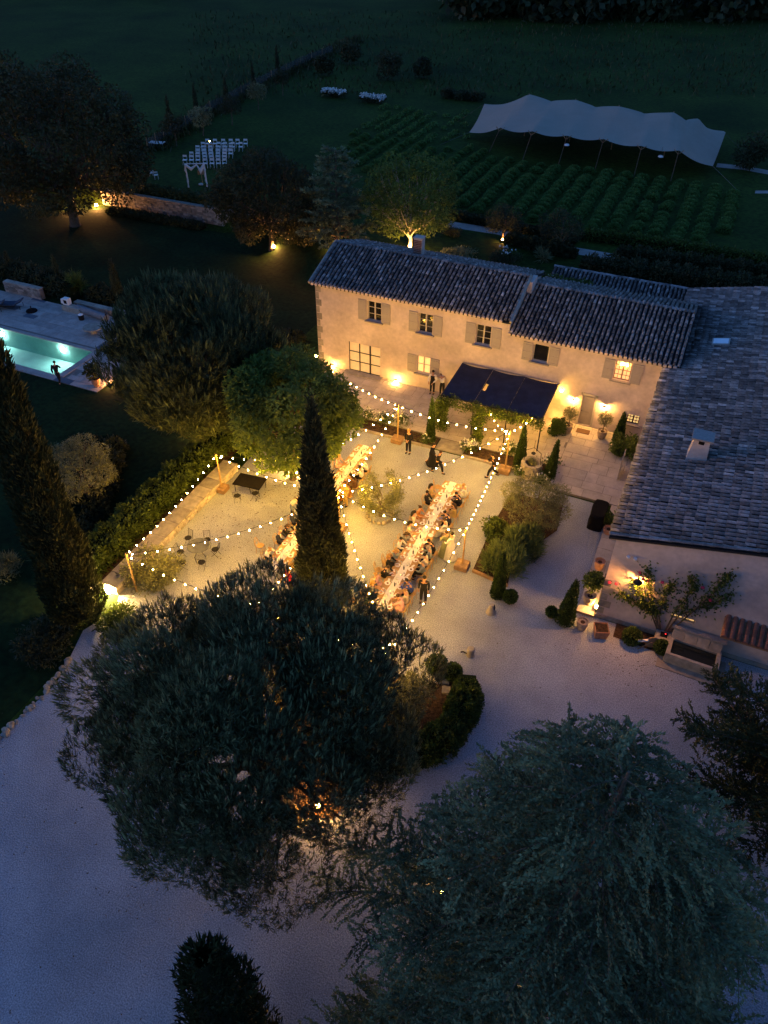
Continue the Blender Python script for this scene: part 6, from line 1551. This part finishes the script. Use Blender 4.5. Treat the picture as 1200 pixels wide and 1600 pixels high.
shrub('well_plant', 'small plant growing in the top of the stone well', (q.x, q.y, .85), .25, .3, 220, .16, l_olive, 700, nl=3, shape=.2)
# doormat, black cover, bollards, gate panel
t = MB(); t.box(-.42, .42, -.25, .25, 0, .025); q = g(911, 674, .16); tag(t.obj('doormat', M('coir', (.16, .09, .045), .95, .3, 30), None, (q.x, q.y, .155)), 'brown doormat before the front door', 'doormat')
q = g(934, 818); mb = MB(); rd = random.Random(9); nx, ny = 7, 10; vs = []; fs = []
for zz, sc_ in ((0, 1.06), (.45, 1.0), (.88, .96), (.95, .86)):
    for k in range(16):
        a = 2*math.pi*k/16; cx_, sy_ = math.cos(a), math.sin(a); x = math.copysign(abs(cx_)**.4, cx_)*.42*sc_; y = math.copysign(abs(sy_)**.4, sy_)*.85*sc_; vs.append((x+rd.uniform(-.03, .03), y+rd.uniform(-.03, .03), zz+rd.uniform(-.02, .02)*(zz > 0)))
for i in range(3):
    for k in range(16): fs.append((i*16+k, i*16+(k+1) % 16, (i+1)*16+(k+1) % 16, (i+1)*16+k))
fs.append(tuple(range(48, 64))); mb.add(vs, fs); tag(mb.obj('covered_barbecue', m_black, None, (q.x-.1, q.y+.2, 0)), 'large garden thing under a black cover by the barn wall', 'covered barbecue')
def bollard(label, px, py, h, kind=0):
    q = g(px, py); t = thing('stone_post', label, 'stone post', (q.x, q.y, 0))
    mb = MB(); mb.lathe([(.19, 0), (.18, .05), (.16, h*.8), (.19, h*.82), (.19, h*.9), (.14, h)] if not kind else [(.26, 0), (.20, .15), (.12, .35), (.10, h)], 10); mb.obj('shaft', m_stone, t)
    mb = MB(); mb.tube([(-.16, 0, .03), (-.34, -.05, .16), (-.45, -.03, .05)] if not kind else [(.1, 0, .05), (.16, 0, .4), (.1, .05, .55)], .035, 5); mb.obj('iron_ring', m_metal, t)
bollard('short stone post with a dark iron fitting above the crescent hedge', 735, 1024, .50); bollard('small stone spike post on the gravel below the rosemary bed', 767, 957, .55, 1)
q = g(965, 752, .15); t = thing('gate_panel', 'grey green painted gate panel folded open against the barn', 'gate', (q.x-.05, q.y, .15), 0)
for i in range(6): mb = MB(); mb.box(-.02, .02, i*.2, i*.2+.185, .05, 1.55); mb.obj('board', m_shut, t)
mb = MB(); mb.box(.022, .05, 0, 1.2, .25, .33); mb.box(.022, .05, 0, 1.2, 1.2, 1.28); mb.obj('rail', m_shut, t)
# pots along the barn walk
def pot(label, px, py, z, r, h, mat, name='pot', cat='pot', square=False):
    q = g(px, py, z); t = thing(name, label, cat, (q.x, q.y, z), .35 if square else 0)
    if square:
        mb = MB(); mb.add([(-r*.8, -r*.8, 0), (r*.8, -r*.8, 0), (r*.8, r*.8, 0), (-r*.8, r*.8, 0), (-r, -r, h), (r, -r, h), (r, r, h), (-r, r, h)], [(3, 2, 1, 0), (0, 1, 5, 4), (1, 2, 6, 5), (2, 3, 7, 6), (3, 0, 4, 7)])
        for a, b_, c, d in ((-r, r, -r, -r*.88), (-r, r, r*.88, r), (-r, -r*.88, -r*.88, r*.88), (r*.88, r, -r*.88, r*.88)): mb.box(a, b_, c, d, h-.02, h+.03)
        mb.obj('body', mat, t); mb = MB(); mb.box(-r*.88, r*.88, -r*.88, r*.88, h-.08, h-.05); mb.obj('soil', m_soil, t)
    else:
        mb = MB(); mb.lathe([(r*.6, 0), (r*.75, .03), (r, h*.6), (r*.92, h*.92), (r*1.05, h), (r*.85, h), (r*.82, h*.85)], 14); mb.obj('body', mat, t)
        mb = MB(); mb.lathe([(r*.82, h*.84), (.01, h*.86)], 12); mb.obj('soil', m_soil, t)
pot('empty terracotta pot on the walk above the lemon tree', 935, 888, .16, .26, .55, m_terra)
pot('tall weathered pot on the gravel below the lemon tree lamp', 908, 982, 0, .27, .55, m_oldpot)
pot('square terracotta planter at the corner of the barn wall', 937, 992, 0, .33, .50, m_terra, 'planter', 'planter', True)
pot('weathered pot at the right end of the stone basin', 1144, 1070, 0, .27, .50, m_oldpot)
pot('terracotta pot under the yellow green shrub at the barn eave', 949, 835, 0, .28, .45, m_terra)
# stone fountain basin against the gable
q = g(1098, 1045); q.y = 26.2; q.x = 4.15
t = thing('stone_fountain', 'old stone fountain basin with slanted rim against the barn wall', 'fountain', (q.x, q.y, 0), -.04)
mb = MB(); mb.box(-1.15, 1.15, -.70, -.56, 0, .62); mb.box(-1.15, 1.15, .34, .5, 0, .62); mb.box(-1.15, -.97, -.56, .34, 0, .62); mb.box(.97, 1.15, -.56, .34, 0, .62); mb.obj('basin', m_stone, t)
mb = MB(); mb.box(-.97, .97, -.56, .34, .0, .50); mb.obj('water', M('still_water', (.01, .015, .015), .1, .2, 3, spec=.6), t)
for i in range(4):
    mb = MB(); x = -1.1+i*.55; mb.add([(x, .36, .62), (x+.53, .36, .62), (x+.53, .62, 1.05), (x, .62, 1.05), (x, .50, .62), (x+.53, .50, .62), (x+.53, .76, 1.05), (x, .76, 1.05)], [(0, 1, 2, 3), (7, 6, 5, 4), (0, 4, 5, 1), (1, 5, 6, 2), (2, 6, 7, 3), (3, 7, 4, 0)]); mb.obj('back_slab', m_stone, t)
mb = MB(); mb.box(-1.2, 1.2, .56, .82, 1.05, 1.16); mb.obj('back_coping', m_sill, t)
mb = MB(); mb.box(-1.4, 1.5, -1.1, .5, .0, .04); mb.obj('apron_slab', m_stone, t)
q = g(1057, 1008); t = thing('stone_cabinet', 'low stone box with a dark opening and red light beside the fountain', 'cabinet', (2.75, 26.65, 0))
mb = MB(); mb.box(-.36, .36, -.3, .35, 0, .55); mb.obj('body', m_stone, t); mb = MB(); mb.box(-.16, .16, -.12, .2, .551, .558); mb.obj('opening', m_black, t)
mb = MB(); mb.ell((.06, .1, .58), (.022,) * 3, 6, 4); mb.obj('red_light', M('red_led', (1, .1, .1), .4, 0, emit=(1, .02, .02), estr=8), t)
q = g(1010, 1015); t = thing('wheelbarrow', 'small old wooden barrow with a white bar among the wall plants', 'barrow', (q.x, q.y+.2, 0), .5)
mb = MB(); mb.lathe([(.28, -.03), (.28, .03)], 14); w_ = mb.obj('wheel', m_crate, t, (0.15, 0, .3)); w_.rotation_euler = (math.radians(75), 0, 0)
mb = MB(); mb.box(-.55, -.05, -.05, .05, .42, .5); mb.obj('handle', m_white, t); mb = MB(); mb.tube([(-.5, -.1, .0), (.1, -.1, .42), (.3, .1, .0)], .025, 5); mb.obj('frame', m_crate, t)
sheet('wall_foot_soil', [(.6, 26.1), (2.5, 26.0), (2.6, 27.0), (.6, 27.03)], .02, m_soil, 'dark soil strip at the foot of the barn wall')
# rosemary bed edging
for (a, b_, lb) in (((738, 893), (793, 917), 'low timber edging along the near end of the rosemary bed'),):
    p0, p1 = g(*a), g(*b_); mb = MB(); mid = (p0+p1)/2; d = p1-p0; mb.cbox(0, 0, .08, d.length, .12, .18, math.atan2(d.y, d.x)); tag(mb.obj('bed_edging', m_crate, None, tuple(mid)), lb, 'edging')
# stones under the box balls
for i, (px, py, lx, ly, lb) in enumerate([(681, 1062, .22, .5, 'narrow pale slab left of the bluish slab by the box balls'), (694, 1062, .45, .62, 'bluish slate slab lying below the box balls'), (697, 1080, .35, .4, 'pale broken slab nearest the crescent hedge tip')]):
    q = g(px, py); mb = MB(); mb.cbox(0, 0, .08, lx, ly, .10, .3, jit=.02); tag(mb.obj('stone_slab', (m_slab, m_slate, m_stone)[i], None, (q.x, q.y, 0)), lb, 'slab')
# rock edgings
def rocks(label, path, n, r0, r1, seed, mat=None):
    rd = random.Random(seed); P = [g(*p) for p in path]; t = thing('rock_edging', label, 'rocks', tuple(P[0])); tot = []; ms = []
    for i in range(5):
        mb = MB(); mb.ell((0, 0, 0), (1, .75, .55), 8, 6, jit=.16, rnd=rd); ms.append(mb.mesh('rock', mat or m_stone))
    for i in range(n):
        u = (i+rd.uniform(-.3, .3))/n*(len(P)-1); u = max(0, min(u, len(P)-1.001)); k = int(u); p = P[k].lerp(P[k+1], u-k)-P[0]; s_ = rd.uniform(r0, r1)
        link('rock', ms[i % 5], t, (p.x+rd.uniform(-.12, .12), p.y+rd.uniform(-.12, .12), s_*.3), rd.uniform(0, 6), s_)
rocks('row of pale rocks edging the drive at the left edge', [(107, 1028), (96, 1050), (72, 1083), (45, 1108), (15, 1140), (-10, 1165)], 34, .07, .20, 1)
rocks('white rocks edging the foot of the crescent hedge', [(612, 1200), (650, 1196), (680, 1185), (700, 1172)], 22, .06, .15, 2)

# ================================================================ POOL TERRACE
def lounger(label, x, y, rz):
    t = thing('sun_lounger', label, 'sun lounger', (x, y, .05), rz, 'dark sun loungers by the pool')
    mb = MB(); mb.box(-.38, .38, -1.0, .45, .30, .40); mb.obj('mattress', M('blue_cushion', (.035, .055, .09), .9, .15, 5), t)
    mb = MB(); mb.add([(-.38, .45, .30), (.38, .45, .30), (.38, 1.1, .62), (-.38, 1.1, .62), (-.38, .45, .40), (.38, .45, .40), (.38, 1.1, .72), (-.38, 1.1, .72)], [(3, 2, 1, 0), (4, 5, 6, 7), (0, 1, 5, 4), (1, 2, 6, 5), (2, 3, 7, 6), (3, 0, 4, 7)]); mb.obj('backrest', bpy.data.materials['blue_cushion'], t)
    mb = MB(); mb.box(-.42, .42, -1.05, .5, .24, .30); mb.obj('frame', m_metal, t)
    for sx in (-.38, .38):
        for sy in (-.95, .9): mb = MB(); mb.tube([(sx, sy, 0), (sx, sy, .28)], .025, 5); mb.obj('leg', m_metal, t)
q = g(20, 482); lounger('dark sun lounger nearest the parasol base, right of the two', q.x-.2, q.y, -1.15); lounger('dark sun lounger behind, at the left edge of the photo', q.x-1.3, q.y-.9, -1.15)
q = g(50, 487); t = thing('parasol_base', 'black parasol base on the pool deck', 'parasol base', (q.x, q.y, .05)); mb = MB(); mb.lathe([(.45, 0), (.43, .08), (.06, .12)], 14); mb.obj('plate', m_black, t); mb = MB(); mb.tube([(0, 0, .1), (0, 0, .45)], .04, 8); mb.obj('tube', m_metal, t)
q = g(108, 484); t = thing('pool_cleaner', 'white pool cleaner standing at the back wall of the pool deck', 'pool cleaner', (q.x, q.y, .5)); mb = MB(); mb.box(-.28, .28, -.2, .2, 0, .5); mb.obj('body', m_white, t); mb = MB(); mb.box(-.14, .16, -.21, -.2, .1, .4); mb.obj('opening', m_black, t); mb = MB(); mb.tube([(-.5, 0, 0), (-.45, 0, .35)], .12, 8); mb.obj('canister', m_white, t)
mb = MB(); mb.box(-.9, .9, -.3, .3, 0, .45); tag(mb.obj('stone_bench', m_stone, None, (q.x+.6, q.y-.1, .03)), 'dark stone ledge under the white pool cleaner', 'ledge')
p0, p1 = g(122, 487), g(168, 503); t = thing('pool_cover_roller', 'long grey rolled pool cover behind the deck', 'cover roller', tuple((p0+p1)/2)); d = (p1-p0)/2
mb = MB(); mb.tube([tuple(-d+Vector((0, 0, .35))), tuple(d+Vector((0, 0, .35)))], .28, 12); mb.obj('roll', M('cover_fabric', (.17, .19, .21), .8, .15, 3), t); mb = MB(); mb.tube([tuple(-d), tuple(-d+Vector((0, 0, .7)))], .05, 6); mb.tube([tuple(d), tuple(d+Vector((0, 0, .7)))], .05, 6); mb.obj('stand', m_metal, t)
q = g(128, 500); t = thing('pool_pump_box', 'small dark tub beside the rolled pool cover', 'tub', (q.x, q.y, .04)); mb = MB(); mb.lathe([(.2, 0), (.24, .4), (.2, .42)], 10); mb.obj('tub', m_metal, t); mb = MB(); mb.lathe([(.22, .42), (.1, .5)], 10); mb.obj('lid', m_white, t)
q = g(157, 512); t = thing('round_stone_table', 'round low stone table on the pool deck beside the stone pine', 'table', (147*0+g(147, 521).x, g(147, 521).y, .04)); mb = MB(); mb.lathe([(.72, .42), (.75, .47), (.72, .52)], 20); mb.obj('tabletop', m_stone, t); mb = MB(); mb.lathe([(.25, 0), (.2, .42)], 10); mb.obj('foot', m_stone, t)
q = g(152, 604); potted('broad leaved potted plant at the pool deck corner beside a lamp', (q.x, q.y, .04), 1.15, .55, l_dark, 710, pot='terra', N=240, L=.32, shape=.5)
# ================================================================ CEREMONY LAWN
def fold_chair_meshes():
    d = {}
    mb = MB(); mb.box(-.21, .21, -.20, .20, .43, .46); d['seat'] = mb.mesh('seat', m_white)
    mb = MB(); mb.box(-.21, -.18, -.24, -.21, .40, .86); mb.box(.18, .21, -.24, -.21, .40, .86); mb.box(-.18, .18, -.24, -.215, .68, .86); d['backrest'] = mb.mesh('backrest', m_white)
    for i, s in enumerate((-1, 1)):
        mb = MB(); mb.tube([(s*.2, .2, 0), (s*.2, -.2, .46)], .018, 4); d['leg%da' % i] = mb.mesh('leg', m_white)
        mb = MB(); mb.tube([(s*.17, -.22, 0), (s*.17, .16, .44)], .018, 4); d['leg%db' % i] = mb.mesh('leg', m_white)
    return d
FCM = fold_chair_meshes()
def fchair(label, loc, rz, group='white folding chairs in rows on the ceremony lawn'):
    t = thing('folding_chair', label, 'chair', loc, rz, group)
    for m in FCM.values(): link(m.name.split('.')[0], m, t)
    return t
ROWS = [(175, [630, 700, 778, 848, 912, 985]), (205, [587, 655, 735, 795, 865, 940]), (238, [538, 597, 658, 727, 790, 850]), (268, [538, 600, 660, 728, 790, 845]),
        (298, [480, 540, 605, 667, 728, 787]), (330, [418, 480, 540, 605, 670, 728, 787]), (362, [610, 672, 733, 790])]
od = ['first', 'second', 'third', 'fourth', 'fifth', 'sixth', 'seventh']; rn = ['back', 'second', 'third', 'fourth', 'fifth', 'sixth', 'nearest']
for r_, (Y_, xs_) in enumerate(ROWS):
    for c_, X_ in enumerate(xs_):
        o = fchair('white folding chair, %s from the left in the %s row counted from the back' % (od[c_], rn[r_]), tuple(g(220+X_/6, 202+Y_/6, Z2)), -2.72+rd.uniform(-.05, .05)); o.scale = (1.1,)*3
t = fchair('white folding chair standing alone left of the arch', tuple(g(245, 280, Z2)), .6, None)
t = fchair('white folding chair tipped back beside the lone chair', tuple(g(236, 274, Z2)), .9, None); t.rotation_euler = (.5, 0, .9)
a0, a1 = g(295, 293, Z2), g(324, 292, Z2)
t = thing('ceremony_arch', 'wooden ceremony arch draped in white cloth before the chair rows', 'arch', tuple((a0+a1)/2)); h_ = (a1-a0)/2
for s_ in (-1, 1): mb = MB(); mb.tube([tuple(h_*s_), tuple(h_*s_+Vector((0, 0, 2.35)))], .05, 6); mb.obj('post', m_white, t)
mb = MB(); mb.tube([tuple(-h_*1.1+Vector((0, 0, 2.35))), tuple(h_*1.1+Vector((0, 0, 2.35)))], .05, 6); mb.obj('crossbar', m_white, t)
rd = random.Random(5)
for s_ in (-1, 1):
    mb = MB(); mb.tube([tuple(h_*s_+Vector((rd.uniform(-.06, .06), -.06, z_))) for z_ in np.linspace(.05, 2.3, 9)], [.10, .07, .11, .08, .10, .07, .12, .10, .14], 7); mb.obj('drape', m_cloth, t)
mb = MB(); mb.tube([tuple(-h_+Vector((0, -.05, 2.3))), tuple(-h_*.4+Vector((0, -.1, 1.85))), tuple(h_*.2+Vector((0, -.05, 2.25))), tuple(h_*.55+Vector((0, -.1, 1.6))), tuple(h_+Vector((0, -.05, 2.3)))], [.12, .18, .10, .30, .12], 8); mb.obj('swag', m_cloth, t)
q = g(317, 289, Z2); t = thing('lectern', 'small wooden lectern with white flowers under the arch', 'lectern', tuple(q)); mb = MB(); mb.tube([(0, 0, 0), (0, 0, 1.1)], .04, 6); mb.obj('stem', m_pole, t); mb = MB(); mb.box(-.28, .28, -.2, .2, 1.1, 1.5); mb.obj('desk', m_crate, t); mb = MB(); mb.ell((-.1, -.2, .12), (.3, .18, .12), 8, 5, jit=.2); mb.obj('flowers', l_white, t)
q = g(246, 230, Z2); t = thing('garden_table', 'flat white board table by the fence beyond the ceremony chairs', 'table', tuple(q), .2); mb = MB(); mb.box(-.9, .9, -.5, .5, .5, .56); mb.obj('tabletop', m_white, t); mb = MB(); mb.tube([(-.7, 0, 0), (-.7, 0, .5)], .05, 5); mb.tube([(.7, 0, 0), (.7, 0, .5)], .05, 5); mb.obj('trestle', m_white, t)
# wire fence beyond
t = thing('wire_fence', 'pale wire mesh fence with thin posts running up the far lawn', 'fence', tuple(g(232, 238, Z2))); P = [g(*p, Z2) for p in ((232, 238), (270, 215), (330, 178), (400, 140), (470, 105), (520, 85))]; o = P[0]
m_net = M('fence_netting', (.10, .11, .11), .8, .3, 6, alpha=.45)
for i in range(len(P)-1):
    for k in range(3):
        a, b_ = P[i].lerp(P[i+1], k/3)-o, P[i].lerp(P[i+1], (k+1)/3)-o
        mb = MB(); mb.tube([tuple(a), tuple(a+Vector((0, 0, 1.6)))], .05, 5); mb.obj('post', m_crate, t)
        mb = MB(); mb.add([tuple(a), tuple(b_), tuple(b_+Vector((0, 0, 1.45))), tuple(a+Vector((0, 0, 1.45)))], [(0, 1, 2, 3)]); mb.obj('netting', m_net, t)
# stepping stones, bench slabs on the lawn behind the roof
q = g(752, 418, 1.3); t = thing('garden_bench', 'pale stone bench slabs on the lawn behind the roof', 'bench', tuple(q), .1); mb = MB(); mb.box(-1.1, 1.1, -.25, .25, .38, .48); mb.obj('seat', m_stone, t); mb = MB(); mb.box(-.9, -.6, -.2, .2, -.2, .38); mb.obj('support', m_stone, t); mb = MB(); mb.box(.6, .9, -.2, .2, -.2, .38); mb.obj('support', m_stone, t)
t = thing('garden_steps', 'low wooden garden steps beside the lit tree', 'steps', tuple(g(682, 392, .8)), .3)
for i in range(4): mb = MB(); mb.box(-.9, .9, i*.45, i*.45+.40, i*.14-.1, i*.14+.05); mb.obj('step', m_crate, t)
# ================================================================ STRETCH TENT
t = thing('stretch_tent', 'large pale stretch tent with peaked ridge standing on the dark field', 'tent', (-17, 95, Z2)); TO = Vector((-17, 95, Z2))
bot = [((764, 238)), (815, 255), (872, 259), (930, 264), (990, 277), (1048, 283)]; tz = [4.31, 4.97, 4.73, 4.68, 4.74, 4.64]; tx = [-26.21, -21.81, -18.07, -14.15, -9.82, -5.99]
FRT = [Vector((-31.3, 97.8, 2.3))]+[Vector((tx[i], g(*bot[i], Z2).y, tz[i])) for i in range(6)]+[Vector((-2.35, 95.6, 2.5))]
PKS = [g(*p, z) for p, z in (((757, 162), 4.4), ((827, 144.5), 6.4), ((900, 153), 6.4), ((968, 163), 6.4), ((1053.5, 172.7), 6.4), ((1092, 184), 5.2), ((1133, 209), 3.4))]
PKu = [0, .195, .385, .56, .76, .88, 1.0]; FRu = [0]+[(i+.62)/6.2 for i in range(6)]+[1]; FRu = [0, .16, .30, .42, .55, .68, .80, 1]
def samp(U, P, u):
    for i in range(len(U)-1):
        if u <= U[i+1]+1e-9: f = (u-U[i])/(U[i+1]-U[i]); return P[i].lerp(P[i+1], f), f, i
    return P[-1], 1, len(P)-2
nu, nv = 96, 22; vs = []; fs = []
for iv in range(nv+1):
    v = iv/nv*1.75
    for iu in range(nu+1):
        u = iu/nu; a, fa, ia = samp(FRu, FRT, u); b_, fb, ib = samp(PKu, PKS, u)
        dip = -.6*(1-abs(2*fb-1)**.6) if 0 < ib < 5 else -.5*math.sin(math.pi*fb)
        fdip = -.28*math.sin(math.pi*fa)
        if v <= 1:
            p = a.lerp(b_, v); p.z += -.35*math.sin(math.pi*v)+dip*v**4+fdip*(1-v)**2
        else:
            w_ = (v-1)*(.12+.88*math.sin(math.pi*min(1, max(0, u)))**.5); back = b_+(b_-a)*w_*.95; back.z = b_.z+dip-(b_.z-3.0)*(w_/.75)**.8; p = back
        vs.append(tuple(p-TO))
for iv in range(nv):
    for iu in range(nu): fs.append((iv*(nu+1)+iu, iv*(nu+1)+iu+1, (iv+1)*(nu+1)+iu+1, (iv+1)*(nu+1)+iu))
mb = MB(); mb.add(vs, fs); mb.obj('canopy', m_tent, t, smooth=True)
for i in range(6):
    bq = g(*bot[i], Z2)-TO; tq = FRT[i+1]-TO
    mb = MB(); mb.tube([tuple(bq), tuple(tq)], .045, 6); pl = mb.obj('pole', m_bark, t)
    mb = MB(); mb.tube([tuple(tq.lerp(bq, .12)), tuple(tq+Vector((.5, 0, .05)))], .04, 4); mb.tube([tuple(tq.lerp(bq, .12)), tuple(tq+Vector((-.5, 0, .05)))], .04, 4); mb.obj('brace', m_crate, pl)
for i in range(1, 5):
    p = PKS[i]-TO; mb = MB(); mb.tube([(p.x, p.y, 0), tuple(p-Vector((0, 0, .1)))], .07, 6); mb.obj('pole', m_crate, t)
for a, b_ in (((1117, 258), (1152, 297)), ((735, 205), (688, 226)), ((765, 160), (715, 190)), ((1133, 209), (1160, 235))):
    pa = (FRT[-1] if a[0] == 1117 else FRT[0] if a[0] == 735 else PKS[0] if a[0] == 765 else PKS[-1])-TO; pb = g(*b_, Z2)-TO
    mb = MB(); mb.tube([tuple(pa), tuple(pb)], .018, 4); mb.obj('guy_rope', m_stoned, t)
for i, (px, py) in enumerate([(886, 224), (1033, 242)]):
    q = g(px, py, 4.0); tt = thing('hanging_lamp', 'small pale lamp hanging under the tent, %s one' % ('left', 'right')[i], 'lamp', (q.x, q.y-0, 3.9))
    mb = MB(); mb.tube([(0, 0, 0), (0, 0, .9)], .02, 4); mb.obj('cord', m_metal, tt); mb = MB(); mb.lathe([(.3, -.1), (.25, .02), (.05, .08)], 10); mb.obj('shade', m_white, tt)

TRI_COUNT = 0
